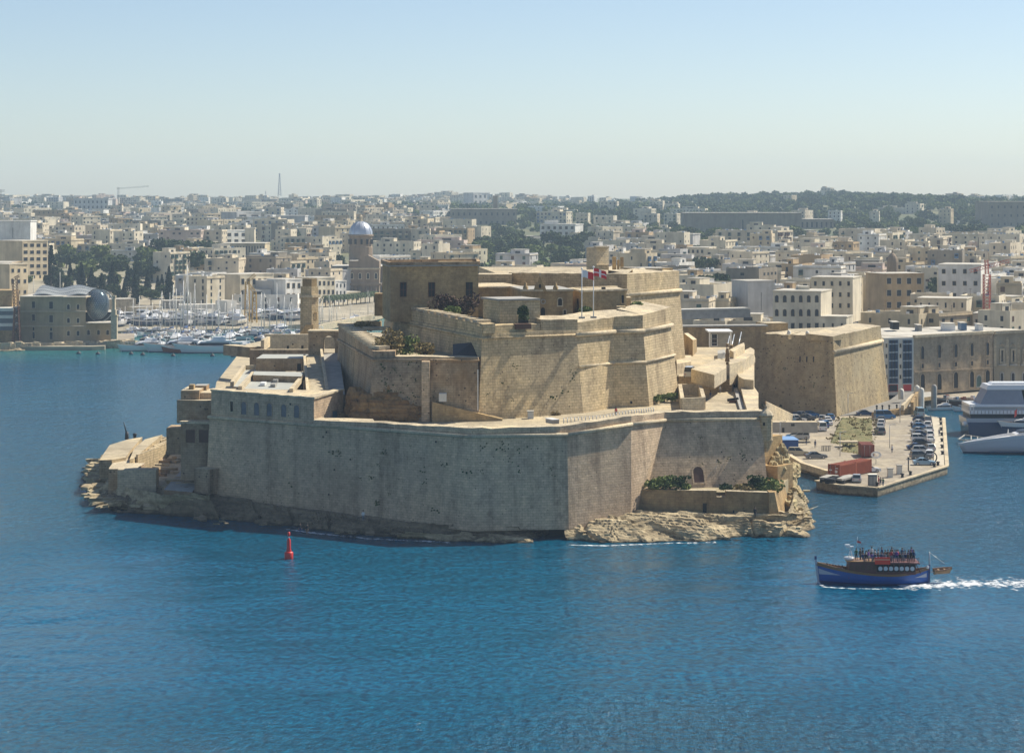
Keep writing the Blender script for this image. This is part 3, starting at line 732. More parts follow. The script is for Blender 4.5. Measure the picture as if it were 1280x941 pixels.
for a_, b_ in ((3, 0), (0, 1)):
    m = MB(); m.bar(t[a_]+Vector((0,-.2,-0.1)), t[b_]+Vector((0,-.2,-0.1)), 0.5, 0.25); fpart(m.build('cornice', M_grey), ch)
fpart(xbox(547, 590, 327.5, 332, 442, 6, 'roof_room', M_house)[0], ch)
for x in (504, 539.5, 586.5): 
    w = opening(PH, x, 362, 7, 17, None, 'window', M_win, M_dark if x > 580 else M_wood, False, 0.10, 0.12, bars=1); fpart(w, ch)
fpart(xbox(468, 479, 367, 395, 447, 4, 'side_annex', M_warm)[0], ch)
fpart(xbox(445, 476, 402, 410, 447, 3, 'garden_wall', M_warm)[0], ch)
fpart(xbox(453, 487, 409, 413, 432, 3, 'garden_wall', M_light, None, 0, M_cap)[0], ch)

# long flat buildings between the castle house and the chapel
lb = thing_at('long_hall', vp(625, 392, 440), 'long low hall with pale flat roofs between the castle house and the chapel', 'building')
o, pl, _, _ = xbox(598, 656, 360, 396, 440, 18, 'walls', M_house, None, 2, M_cap); fpart(o, lb)
fpart(opening(pl, 621, 378, 4, 5, None, 'window', M_dark, M_wood), lb)
fpart(xbox(597, 655, 358.5, 360.3, 439.6, 18.8, 'coping', M_light, None, 2, M_cap)[0], lb)
o, pl, _, _ = xbox(598, 640, 343, 360, 462, 8, 'rear_block', M_upper, None, 0, M_cap); fpart(o, lb)

# cavalier
cv = thing_at('cavalier_bastion', vp(785, 437, 452), 'tallest rear bastion with sunlit right face and pale cordon, carrying a chimney block', 'fort wall')
zc = 38.9
N1 = Vector((xp(784, 452), 452, zc)); N2 = Vector((xp(849, 476), 476, zc)); N0 = Vector((xp(636, 468), 468, zc)); N3 = Vector((36, 540, zc)); N4 = Vector((-8, 540, zc))
m = MB()
bt = [Vector((N1.x+.3, 450, 17)), vp(859, 440, 474), Vector((39, 540, 17)), Vector((-9, 540, 17)), Vector((N0.x-.3, 466.5, 17))]
bt[1].z = 17
# lower battered part up to the cordon, upright above
zc2 = zp(369, 452)
mid = [Vector((N1.x, N1.y, zc2)), Vector((N2.x+0.1, N2.y, zc2)), Vector((N3.x, N3.y, zc2)), Vector((N4.x, N4.y, zc2)), Vector((N0.x, N0.y, zc2))]
m.prism(bt, mid, cap=False); m.mat(0)
o_ = len(m.v); tp = [N1, N2, N3, N4, N0]
m.v += mid+tp
for i in range(5): m.face((o_+i, o_+(i+1) % 5, o_+5+(i+1) % 5, o_+5+i))
m.mat(1).face(tuple(o_+5+i for i in range(5)))
fpart(m.build('wall', [M_upper, M_pave]), cv)
fpart(cordon([mid[4], mid[0], mid[1]], 0.4).build('cordon', M_light), cv)
fpart(thick_parapet([N0+Vector((0,0,1.1)), N1+Vector((0,0,1.3)), N2+Vector((0,0,1.2))], 5, zc, 0.7), cv)
m = MB(); m.box(vp(829, 347, 485)+Vector((0,6,0)), (5, 8, 4.5)); 
fpart(xbox(808, 841, 335.5, 348, 470, 8, 'roof_block', M_warm, None, 5, M_grey)[0], cv)
fpart(xbox(808, 828, 335.3, 348, 469.6, 1, 'roof_block', M_upper, None, 0.5, M_grey)[0], cv)
# lower shoulder of the cavalier
fpart(xbox(768, 789, 372, 402, 446, 10, 'shoulder', M_upper, None, 0, M_cap)[0], cv)
# stone chimney block with stair head on the cavalier
cb = thing_at('chimney_block', vp(753, 345, 475), 'square pale stone chimney-like tower on top of the rear bastion, beside small stone posts', 'tower')
fpart(xbox(745.5, 761, 309.5, 338, 480, 3, 'shaft', M_light, None, 2.6, M_cap)[0], cb)
fpart(xbox(744.7, 761.7, 308.2, 310, 479.7, 3.5, 'cap', M_light, None, .2)[0], cb)
fpart(xbox(745.5, 761, 331, 345, 479.2, 4, 'base', M_upper, None, .2)[0], cb)
fpart(slab([(753,340),(756,335),(770,331),(778,335),(778,340)], zp(340, 476), 2.2, 'stair_head', M_light), cb)
for x, w_, y in ((768, 5, 321), (777.5, 4, 321.5), (773, 3, 325)):
    fpart(xbox(x-w_/2, x+w_/2, y, 340, 486, 1, 'stone_post', M_warm)[0], cb)

# chapel
cp = thing_at('chapel', vp(685, 397, 425), 'small golden stone chapel with bell gable and round window atop the fort', 'chapel')
o, pl, b_, t_ = xbox(652, 716, 364, 400, 424, 16, 'walls', M_warm, None, 1.5, M_roofg); fpart(o, cp)
fpart(xbox(653, 717, 362, 364.5, 423.7, 16.6, 'cornice', M_light, None, 1.5, M_grey)[0], cp)
# bell gable
m = MB(); D_ = 424.3
pr = [(667,364),(669,356),(672,354),(673,349),(675,344.5),(677,349),(678,354),(681,356),(683,364)]
fpts = [vp(x, y, D_) for x, y in reversed(pr)]; bpts = [p+Vector((0,1.2,0)) for p in fpts]; n = len(pr)
m.v = fpts+bpts; m.face(tuple(range(n))); m.face(tuple(range(2*n-1, n-1, -1)))
for i in range(n): m.face((i, n+i, n+(i+1) % n, (i+1) % n))
g_ = fpart(m.build('bell_gable', M_warm), cp)
fpart(opening(Plane(fpts[0]-Vector((0,.03,0)), fpts[-1]-Vector((0,.03,0)), fpts[0]+Vector((0,-.03,1))), 675, 357.5, 3, 5, None, 'bell_opening', M_dark, M_warm, True, 0.1, 0.08), cp)
m = MB(); m.cyl(vp(675, 345, D_+.5), vp(675, 341, D_+.5), 0.06); m.bar(vp(674, 342.6, D_+.5), vp(676.2, 342.6, D_+.5), .1, .1); fpart(m.build('cross', M_grey), cp)
fpart(opening(pl, 678.5, 390, 5.5, 11, None, 'door', M_dark, M_warm, True, 0.15), cp)
fpart(opening(pl, 700, 377.5, 5, 9, None, 'window', M_dark, M_light, True, 0.2), cp)
fpart(opening(pl, 706, 391, 3, 7, None, 'niche', M_dark, M_light, True, 0.2), cp)
c = pl.hit(679, 377); m = MB()
for i in range(14):
    a0_ = 2*math.pi*i/14; a1_ = 2*math.pi*(i+1)/14
    m.bar(c+Vector((math.cos(a0_)*.42, -.08, math.sin(a0_)*.42)), c+Vector((math.cos(a1_)*.42, -.08, math.sin(a1_)*.42)), .16, .16)
rw = fpart(m.build('round_window', M_grey), cp)
for x, y in ((657,372),(662,372)): fpart(opening(pl, x, 384, 3, 6, None, 'window', M_dark, M_warm), cp)
for x in (657, 694.5): m = MB(); m.lathe(vp(x, 362, 425), [(0.5,0),(0.5,.5),(.3,.7),(.2,1.2),(0,1.5)], 6); fpart(m.build('finial', M_warm), cp)
# magisterial house right of the chapel
mh = thing_at('magistral_house', vp(735, 397, 420), 'ochre two-faced stone house with pale flat roof, right behind the flagpoles', 'building')
zr_ = zp(364, 424)
pts = [(vp(713,395,436)), (vp(728,397,424)), (vp(783,397,431)), (vp(770,395,445))]
b = [Vector((p.x, p.y, 31.9)) for p in pts]; t = [Vector((p.x, p.y, zr_)) for p in pts]
m = MB(); m.v = b+t
for i in range(4): m.face((i, (i+1) % 4, 4+(i+1) % 4, 4+i))
m.mat(1).face((4,5,6,7)); fpart(m.build('walls', [M_house, M_cap]), mh)
for i in (0, 1, 3):
    m = MB(); m.bar(t[i], t[(i+1) % 4], 0.9, 0.35); fpart(m.build('cornice', M_light), mh)
PM = Plane(b[1], b[2], t[1]); PM0 = Plane(b[0], b[1], t[0])
fpart(opening(PM, 778, 374, 3.5, 10, None, 'window', M_dark, M_house), mh)
fpart(opening(PM0, 723, 380, 4, 14, None, 'door', M_dark, M_house, True, .1), mh)
fpart(xbox(752, 757, 359, 362, 432, 1, 'roof_vent', M_dark)[0], mh)
fpart(xbox(771, 782, 383, 400, 420, 2, 'yard_wall', M_upper)[0], mh)

# flagpoles
def flagpole(px, pyb, pyt, D, label, fx0, fx1, fy0, fy1, kind):
    r = thing_at('flagpole', vp(px, pyb, D), label, 'flagpole', None)
    m = MB(); m.cyl(vp(px, pyb, D), vp(px, pyt, D), 0.11, 0.06, 8); m.lathe(vp(px, pyt, D), [(0.09,0),(.2,.1),(.2,.25),(0,.35)], 8); fpart(m.build('pole', M_white), r)
    m = MB(); m.box(vp(px, pyb, D)+Vector((0,0,.15)), (1.1, 1.1, .3)); fpart(m.build('plinth', M_grey), r)
    # flag cloth: grid with folds
    nx, ny = 24, 14; W = (fx1-fx0)/F*D*1.15; Hh = (fy1-fy0)/F*D*0.62; p0 = vp(fx0, fy0, D)
    vs = []; fs = []; ms = []
    for j in range(ny+1):
        for i in range(nx+1):
            u = i/nx; v = j/ny
            x = u*W*0.88; y = 0.35*math.sin(u*7.5+v*1.2)*u; z = -v*Hh - u*u*Hh*0.55 + 0.12*math.sin(u*9)*u
            vs.append(p0+Vector((x, y, z)))
    for j in range(ny):
        for i in range(nx):
            fs.append((j*(nx+1)+i, j*(nx+1)+i+1, (j+1)*(nx+1)+i+1, (j+1)*(nx+1)+i))
            if kind == 'bi': ms.append(0 if i < nx/2 else 1)
            else: ms.append(0 if (abs(i-nx/2+.5) < 1.8 or abs(j-ny/2+.5) < 1.5) else 1)
    m = MB(); m.v = vs; m.f = fs; m.m = ms; m.sm = [True]*len(fs)
    fpart(m.build('flag', [simple('white_bunting', (0.75,0.75,0.75), .8) if 'white_bunting' not in MATS else MATS['white_bunting'], simple('red_bunting', (0.62,0.03,0.03), .8) if 'red_bunting' not in MATS else MATS['red_bunting']]), r)
flagpole(727.3, 398, 337, 401, 'white flagpole flying a flag half white and half red, nearer the chapel', 727.6, 742, 337.5, 352, 'bi')
flagpole(741.8, 397.5, 335, 403, 'white flagpole flying a red flag with white cross, standing to the right of its twin', 742, 758, 335.5, 351, 'cross')

# ---------------------------------------------------------------- right hand terraces behind the high bastion
rt = thing_at('stair_enclosure', vp(865, 505, 480), 'open-topped square stone enclosure with light coping on the sunny terrace', 'enclosure')
zt_ = 19.6
def pixwall(pts, z, h, w, name, mat, parent):
    m = MB()
    for (a, b) in zip(pts[:-1], pts[1:]):
        m.bar(gp(a[0], a[1], z)-Vector((0,0,h/2)), gp(b[0], b[1], z)-Vector((0,0,h/2)), w, h)
    return fpart(m.build(name, mat), parent)
pixwall([(850,480),(853,497.5)], zt_, 2.2, .7, 'side_wall', M_light, rt); pixwall([(875,480),(879.5,496)], zt_, 2.2, .7, 'side_wall', M_light, rt)
pixwall([(852,497.5),(880,496.5)], zt_, 2.2, .6, 'front_wall', M_light, rt); pixwall([(850,480),(875,480)], zt_, 2.2, .6, 'rear_wall', M_light, rt)
fpart(xbox(854, 863.5, 480.5, 487, 470, .3, 'grey_panel', M_grey)[0], rt); fpart(xbox(864.5, 874, 480.5, 487, 470, .3, 'grey_panel', M_grey)[0], rt)

# rear stepped walls
brown = thing_at('rear_curtain', vp(880, 436, 560), 'ochre rear curtain wall running towards the town, behind the high bastion', 'fort wall')
o, pl, _, _ = xbox(852, 958, 409, 437, 560, 3, 'wall', M_warm, None, 4, M_cap); fpart(o, brown)
fpart(xbox(852, 960, 407.3, 409.2, 559.7, 4, 'coping', M_grey, None, 4)[0], brown)
fpart(xbox(958, 985, 404, 425, 566, 6, 'end_block', M_warm, None, 2, M_cap)[0], brown)
shed = thing_at('flat_roofed_shed', vp(902, 434, 548), 'glazed shed with thin white flat roof against the ochre curtain wall', 'shed')
o, pl, _, _ = xbox(889, 914, 416, 434, 548, 7, 'walls', M_grey, None, 0, M_white); fpart(o, shed)
fpart(xbox(885.5, 916, 414, 415.8, 546, 9.5, 'roof', M_white)[0], shed)
fpart(xbox(886.5, 888, 415.5, 434, 546.3, .5, 'post', M_white)[0], shed); fpart(xbox(912.5, 914.5, 415.5, 432, 546.3, .5, 'post', M_white)[0], shed)
fpart(opening(pl, 893, 425, 6.5, 14, None, 'window', M_win, M_white, False, .15, bars=1), shed)
for k in range(3): fpart(xbox(886.9, 912.8, 417.5+k*5.5, 418.1+k*5.5, 546.8, .2, 'rail', M_grey)[0], shed)
sh2 = thing_at('stair_lobby', vp(862, 436, 520), 'small pale gabled stone lobby at the foot of the rear bastion', 'building')
m = MB(); q = [vp(855,437,520), vp(866,441,512), vp(871,436,526), vp(860,433,534)]; zz = [zp(416.5,520), zp(425,512), zp(424,526), zp(416,534)]
base = [Vector((p.x, p.y, 17)) for p in q]; topq = [Vector((p.x, p.y, z)) for p, z in zip(q, zz)]
m.v = base+topq
for i in range(4): m.face((i, (i+1) % 4, 4+(i+1) % 4, 4+i))
m.mat(1).face((4,5,6,7)); fpart(m.build('walls', [M_warm, M_cap]), sh2)
tr = thing_at('upper_terrace', vp(890, 465, 500), 'sunlit paved terrace and pale sloping gun parapets between the high bastion and the curtain wall', 'terrace')
def T(pix, z, h, name='terrace_block', mat=None, cap=None): return fpart(slab(pix, z, h, name, mat or M_light, None, cap or M_cap), tr)
T([(848,470),(915,474),(924,470),(934,452),(928,434),(850,434)], 19.4, 4, 'terrace_floor', M_upper, M_pave)
T([(864,461),(893,468.5),(908,459),(907,452),(898,448.5),(872,459)], 22.2, 2.6, 'gun_parapet')
T([(845,444),(864,444),(864,452),(846,455)], 21.6, 3.2, 'pale_roof')
T([(912,437),(923,431),(930,428),(931,432),(917,440)], 24.0, 3.6, 'gun_parapet')
T([(912,446),(921,443),(938,434),(943,437),(943,441),(929,451),(912,455)], 22.6, 4.2, 'gun_parapet')
T([(915,458),(930,452),(943,443.5),(944,447),(930,456),(916,461)], 21.0, 1.0, 'cordon_ledge')
T([(917,460),(929,455),(943,447),(942,475),(930,474),(924,471)], 20.2, 16, 'salient_wall', M_light)
T([(897,438),(906,436.5),(907,441),(897,442)], 20.6, 1.2, 'low_block', M_grey, M_grey)
for x, y in ((909,436),(913.5,436)):
    pass
m = MB()
for i in range(9): m.add(*(lambda c, s: ([c+Vector(v)*s for v in ((-1,-1,0),(1,-1,0),(1,1,0),(-1,1,0),(-.7,-.8,2.2),(.6,-.7,2),(.8,.6,2.3),(-.6,.8,1.9))], [(0,1,5,4),(1,2,6,5),(2,3,7,6),(3,0,4,7),(4,5,6,7)]))(vp(909+(i%2)*5, 458-3.0*i, 486), rnd(.35,.6)))
fpart(m.build('ruined_pier', M_warm), tr)
for i in range(6):
    a_ = gp(908+i*3, 437-i*1.1, 22); m = MB(); m.cyl(a_, a_+Vector((1.5, 8, 2.5)), .12, n=5)
    if i in (0, 2, 5): fpart(m.build('rail', M_steel), tr)
m = MB()
for i in range(16):
    a_ = gp(865+i*3.2, 468+i*0.45, 18.0); m.cyl(a_, a_+Vector((0,0,1.1)), .07, n=5)
a_ = gp(865, 468, 19.1); b__ = gp(914, 475, 19.1); m.bar(a_, b__, .08, .08); fpart(m.build('railing', M_grey), tr)
T([(864,470),(915,475.5),(915,473.5),(864,467.5)], 19.0, 2.1, 'edge_wall', M_light)
fpart(opening(Plane(vp(863,460,493), vp(876,460,493), vp(863,455,493)), 870, 456.5, 10, 5, None, 'window', M_win, M_grey, False, .1, bars=1), tr)
for x, y in ((908.5,477),(912,488),(916,504)):
    q = thing_at('iron_cannon', gp(x, y, 17), {908.5:'small dark cannon on the sunny terrace, the rearmost of three', 912:'small dark cannon on the sunny terrace, the middle of three', 916:'small dark cannon on the sunny terrace, the nearest of three to the sea wall'}[x], 'cannon', 'cannons on the terrace')
    c = gp(x, y, 17.0); m = MB(); m.lathe(Vector((0,0,0)), [(0.0,-1.1),(.28,-1.05),(.3,-.8),(.2,.9),(.24,1.0),(.24,1.1),(0,1.1)], 10)
    Mx = Matrix.Translation(c+Vector((0,0,.75))) @ Matrix.Rotation(R(80), 4, 'Y'); m.v = [Mx @ v for v in m.v]; fpart(m.build('barrel', M_black), q)
    m = MB(); m.box(c+Vector((0,0,.3)), (1.4,.8,.5)); fpart(m.build('carriage', M_wood), q)

# walkway railing on the sea bastion
rl = thing_at('walkway_railing', gp(760, 520, 17), 'thin metal railing on the parapet walk below the sunlit facets', 'railing')
m = MB(); pts_ = [gp(705, 526, 18.3), gp(755, 522.5, 18.6), gp(790, 516, 19.2), gp(818, 513, 19.2)]
LL = lerp_list(pts_, 30)
for p in LL: m.cyl(p+Vector((0,2.2,-1.5)), p+Vector((0,2.2,0.3)), 0.07, n=5)
for dz in (0.3, -0.4):
    for a_, b__ in zip(LL[:-1], LL[1:]): m.bar(a_+Vector((0,2.2,dz)), b__+Vector((0,2.2,dz)), .06, .06)
fpart(m.build('rails', M_steel), rl)

# sentry box (echaugette) at the tip
eg = thing_at('sentry_box', vp(957, 545, 392), 'small domed stone sentry box corbelled out from the right tip of the sea wall', 'sentry box')
c = vp(957.5, 548, 392); k = 392/F
m = MB(); z_ = lambda y: zp(y, 392)-c.z
m.lathe(c, [(0.25, z_(565)), (0.7, z_(560)), (.9, z_(556)), (1.25, z_(550)), (1.25, z_(549)), (1.15, z_(548)), (1.15, z_(521)), (1.4, z_(520)), (1.4, z_(518.5))], 8, False); fpart(m.build('body', M_upper), eg)
m = MB(); m.lathe(c, [(1.4, z_(518.5)), (1.15, z_(516)), (.7, z_(513)), (.25, z_(511)), (.15, z_(509)), (.3, z_(507.5)), (.1, z_(506)), (0, z_(504.5))], 8, False); fpart(m.build('cap', M_light), eg)
fpart(opening(Plane(c+Vector((-1,-1.1,0)), c+Vector((1,-1.1,0)), c+Vector((-1,-1.1,2))), 955, 530, 3, 4, None, 'window', M_dark, M_upper, False, .05, .04), eg)

# ---------------------------------------------------------------- low outwork in front of the right face
ow = thing_at('low_outwork', vp(880, 645, 371), 'low ochre outwork wall with a gap, standing on rocks below the arched door', 'fort wall')
o0 = gp(784, 641, 2.6); o1 = gp(896, 645, 2.6); o2 = gp(974, 646, 2.6); zt_ow = zp(613, o0.y)
def wallseg(xa, xb, ytop_a, ytop_b, name='wall', mat=None, thick=2.2):
    ta = (xa-784)/(974-784); tb = (xb-784)/(974-784)
    a = o0.lerp(o2, ta); b = o0.lerp(o2, tb); a.x = xp(xa, a.y); b.x = xp(xb, b.y)
    za, zb_ = zp(ytop_a, a.y), zp(ytop_b, b.y); a.z = b.z = 1.0
    d = Vector((0, thick, 0)); base = [a, b, b+d, a+d]
    # batter
    t = [Vector((a.x, a.y+.5, za)), Vector((b.x, b.y+.5, zb_)), Vector((b.x, b.y+thick, zb_)), Vector((a.x, a.y+thick, za))]
    m = MB(); m.v = base+t
    for i in range(4): m.face((i, (i+1) % 4, 4+(i+1) % 4, 4+i))
    m.mat(1).face((4,5,6,7)); return fpart(m.build(name, [mat or M_warm2, M_cap]), ow), Plane(a, b, t[0])
M_warm2 = stone('outwork_stone', (0.42, 0.30, 0.155), joint=0.2, pits=0.25, stain=(0.17, 0.13, 0.085), stain_amt=0.7, streak=0.5)
_, q1 = wallseg(785, 896, 612, 613.5); wallseg(896, 908, 621.5, 621.5, 'gap_sill'); _, q2 = wallseg(908, 966, 614, 616)
fpart(opening(q1, 881, 635, 5, 12, None, 'doorway', M_dark, M_warm2, False, .15, .1), ow)
fpart(opening(q2, 917, 641, 2, 7, None, 'slit', M_dark, M_warm2, False, .05, .05), ow); fpart(opening(q2, 930.5, 642, 2, 8, None, 'slit', M_dark, M_warm2, False, .05, .05), ow)
# battered corner in the sun
a = vp(962, 646, o2.y-1); b = vp(977, 646.5, o2.y-.5); c_ = vp(988, 634, o2.y+18)
base = [Vector((p.x, p.y, 1)) for p in (a, b, c_)]+[Vector((a.x, c_.y, 1))]
zt2 = zp(615, o2.y); tt = [Vector((a.x, a.y+.6, zt2)), Vector((b.x-1.1, b.y+.6, zt2)), Vector((xp(980, c_.y), c_.y, zt2-.5)), Vector((a.x, c_.y, zt2))]
m = MB(); m.prism(base, tt); fpart(m.build('corner', M_warm2), ow)
# earth terrace between outwork and wall
m = MB(); tq = [Vector((xp(787,379.6), 379.6, 5.9)), Vector((xp(968,379), 379, 5.9)), Vector((49, 397, 5.9)), Vector((18, 386, 5.9))]; m.prism([p-Vector((0,0,6)) for p in tq], tq); fpart(m.build('earth_fill', M_ground), ow)

# ---------------------------------------------------------------- rocks
def shelf_line(pp, z): return [gp(x, y, z) for x, y in pp]
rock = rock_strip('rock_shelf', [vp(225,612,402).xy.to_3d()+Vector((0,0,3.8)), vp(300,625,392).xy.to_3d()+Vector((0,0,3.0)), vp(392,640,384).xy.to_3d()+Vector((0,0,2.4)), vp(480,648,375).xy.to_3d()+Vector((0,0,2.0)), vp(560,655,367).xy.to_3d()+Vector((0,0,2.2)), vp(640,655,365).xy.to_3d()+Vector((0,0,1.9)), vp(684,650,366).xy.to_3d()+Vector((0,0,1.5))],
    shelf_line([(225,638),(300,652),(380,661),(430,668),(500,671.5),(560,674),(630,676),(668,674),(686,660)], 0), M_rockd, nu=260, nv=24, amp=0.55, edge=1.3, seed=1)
tag(rock, kind='structure')
rock = rock_strip('rock_shelf_ledge', shelf_line([(500,665.5),(560,667),(610,663),(640,656),(668,652),(682,650)], 1.1),
    shelf_line([(495,672),(560,677),(625,680),(660,679),(684,668),(689,652)], 0.0), M_rock, nu=160, nv=16, amp=0.35, step=0.4, edge=2.2, seed=12, skirt=-1)  # paler rock colour stands in for sunlight on this ledge
tag(rock, kind='structure')
rock = rock_strip('rock_platform', [gp(722,641,3.0), gp(785,640,3.2), gp(850,642,3.0), gp(930,643,3.0), gp(985,640,3.4), gp(992,622,4.4)],
    shelf_line([(707,676),(760,679),(830,677),(915,676),(930,671),(1012,672),(1019,655),(1006,630),(996,612)], 0.0), M_rock, nu=340, nv=44, amp=0.45, step=0.38, edge=2.6, seed=5)
tag(rock, kind='structure')
rock = rock_strip('rock_platform_top', [Vector((8,370,3.2)), Vector((20,376,3.2)), Vector((48,372,3.2)), Vector((52,380,3.4))], [gp(716,645,2.8), gp(785,645,3.0), gp(930,648,2.8), gp(990,645,2.9)], M_rock, nu=80, nv=10, amp=.2, seed=4, skirt=2.2)
tag(rock, kind='structure')
# soft cliff under the right tip
cl_ = thing_at('cliff_outcrop', vp(985, 600, 405), 'yellow eroded rock cliff at the right tip of the fort, below the sentry box', 'rock')
outcrop([(976,577,402,1.8,2.6,3),(971,590,398,1.6,2.6,3),(984,598,405,1.7,2.6,4),(993,622,398,1.6,2.0,4),(986,634,387,1.4,1.8,4),(980,612,400,1.8,2.2,3),(1000,640,395,1.6,1.2,4),(989,588,410,1.6,1.6,4)], 'cliff', M_cliff, cl_, 8)
fpart(xbox(950, 978, 548, 600, 396, 10, 'masonry_footing', M_warm2, None, 6)[0], cl_)
fpart(xbox(972, 991, 583, 625, 394, 6, 'low_wall', M_warm2, None, 4)[0], cl_)
# foam along the shore
foam_strip('shore_foam', [gp(355,661,0), gp(400,667,0), gp(460,673,0), gp(520,676,0), gp(575,678,0)], 1.2, 3.0, 'white foam washing along the dark rock shelf')
foam_strip('shore_foam', [gp(706,681,0), gp(760,682,0), gp(830,679,0), gp(900,678,0)], 1.0, 2.2, 'white foam at the edge of the pale rock platform')

# ---------------------------------------------------------------- left: stacked blocks and breakwater
st = thing_at('corner_blockhouse', vp(240, 565, 400), 'stacked stone blockhouse with two dark windows at the left end of the sea wall', 'building')
o, pl, _, _ = xbox(226, 271, 529, 600, 402, 14, 'lower_storey', M_ramp_w, None, -1, M_cap); fpart(o, st)
fpart(xbox(224, 262, 526.5, 529.3, 401.5, 15, 'cornice', M_light, None, -1)[0], st)
fpart(opening(pl, 238, 545, 12, 16, None, 'window', M_wood, M_ramp_w, False, .15, .1), st); fpart(opening(pl, 254.5, 545, 12, 16, None, 'window', M_wood, M_ramp_w, False, .15, .1), st)
fpart(xbox(221, 266, 500, 529, 405, 12, 'middle_storey', M_ramp_w, None, -1, M_cap)[0], st)
fpart(xbox(226, 249, 488, 501, 406, 9, 'upper_storey', M_ramp_w, None, 0, M_cap)[0], st)
fpart(xbox(249, 268, 491, 503, 407, 9, 'side_storey', M_sea_wall, None, 0, M_cap)[0], st)
fpart(xbox(243, 258, 482, 490, 412, 4, 'parapet_block', M_ramp_w, None, 0, M_grey)[0], st)
fpart(xbox(236, 242, 481, 489, 408, 2, 'chimney', M_warm)[0], st); fpart(xbox(230, 231.5, 486, 489, 408, .6, 'post', M_grey)[0], st)
fpart(xbox(243, 262, 585, 616, 396, 5, 'foot_block', M_ramp_w, None, -2, M_cap)[0], st)

bw = thing_at('ruined_battery', gp(160, 600, 3), 'ruined sunlit sea battery with upright buttress walls, left of the fort', 'ruin')
def BS(pix, z, h, name, mat=None, cap=None): return fpart(slab(pix, z, h, name, mat or M_warm, None, cap or M_cap), bw)
BS([(124,575),(140,574.5),(157,571.5),(163,563),(170,555),(178,546),(160,549),(137,556)], 6.2, 6.5, 'platform', M_upper, M_pave)
BS([(162,574),(167,573),(196,549),(203,543),(181,549),(168,560)], 6.6, 7, 'rear_platform', M_upper, M_pave)
BS([(136,585),(171,584),(176,570),(158,573),(142,577)], 5.6, 6, 'front_block', M_ramp_w)
for i, (x, y, yb) in enumerate(((176,563,594),(183.5,560.5,588),(190.5,556,581),(197,552,575),(205,545,566),(210.5,543,562),(216,541,558))):
    D_ = gp(x, yb, 3.2).y; k = D_/F; a = vp(x-6, yb, D_); b = vp(x-3.6, yb, D_); a.z = b.z = 2.5; zt_ = zp(y+5, D_)
    d = Vector((1.6, 10, 0)); q = [a, b, b+d, a+d]; m = MB(); t = [Vector((p.x, p.y, zt_)) for p in q]; m.v = q+t
    for j in range(4): m.face((j, (j+1) % 4, 4+(j+1) % 4, 4+j))
    m.mat(1).face((4,5,6,7)); fpart(m.build('buttress_wall', [M_upper, M_cap]), bw)
fpart(xbox(135.5, 171, 586, 622, gp(150, 622, .8).y, 9, 'bastion_block', M_ramp_w, None, 0, M_cap)[0], bw)
fpart(xbox(180, 195, 590, 624, gp(190, 624, 1).y, 3, 'wall_stub', M_ramp_w, None, 0, M_cap)[0], bw)
fpart(xbox(195, 198.5, 587, 620, gp(190, 624, 1).y-.2, 7, 'wall_return', M_light, None, 3, M_cap)[0], bw)
fpart(xbox(208, 228, 535, 568, 412, 6, 'shadow_block', M_ramp_w, None, 0)[0], bw)
BS([(190,606),(236,612),(252,590),(243,568),(215,566),(196,586)], 3.4, 4, 'yard_floor', M_ramp_w, M_pave)
BS([(205,612),(240,615),(262,590),(262,576),(232,582),(215,600)], 3.9, 4, 'yard_step', M_ramp_w, M_grey)
for i in range(26):
    x = rnd(196, 256); y = rnd(572, 606); c = gp(x, y, 3.6); m = MB(); m.box(c, (rnd(1.5,5), rnd(.8,2), rnd(.5,1.3)), rnd(-.5,.5)); fpart(m.build('rubble_slab', random.choice([M_cap, M_warm, M_ramp_w, M_light])), bw)
rock = rock_strip('battery_rocks', [gp(222,542,4.5), gp(165,560,4.4), gp(140,575,4.2), gp(140,600,3.5), gp(165,612,3.2), gp(200,618,3.6), gp(262,618,4.4)],
    shelf_line([(212,548),(150,556),(112,580),(104,600),(112,624),(150,637),(200,640),(262,645)], 0.0), M_rock, nu=260, nv=36, amp=1.0, step=0.45, edge=0.8, seed=9)
tag(rock, kind='structure')
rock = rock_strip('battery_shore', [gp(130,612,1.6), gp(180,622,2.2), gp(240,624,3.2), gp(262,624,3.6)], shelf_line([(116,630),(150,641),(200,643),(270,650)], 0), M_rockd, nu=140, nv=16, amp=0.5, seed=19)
tag(rock, kind='structure')
bc = thing_at('beacon_crane', gp(158, 549, 5), 'small dark davit leaning over the tip of the ruined battery', 'davit')
c = gp(158.5, 549, 5); m = MB(); m.cyl(c, c+Vector((0,0,1.6)), .45, .35, 8); fpart(m.build('base', M_black), bc)
m = MB(); m.cyl(c+Vector((0,0,1.2)), vp(154.5, 527, c.y), .16, .1, 6); fpart(m.build('arm', M_black), bc)
bo = thing_at('mooring_post', gp(168.5, 553, 5), 'short dark iron post on the flat top of the ruined battery', 'post')
c = gp(168.5, 553, 5); m = MB(); m.lathe(c, [(.35,0),(.3,1.4),(.45,1.5),(.4,1.9),(0,2)], 8); fpart(m.build('post', M_black), bo)
foam_strip('shore_foam', [gp(104,610,0), gp(110,622,0), gp(122,628,0)], 1.5, 1.0, 'small white breaker at the left tip of the rocks')

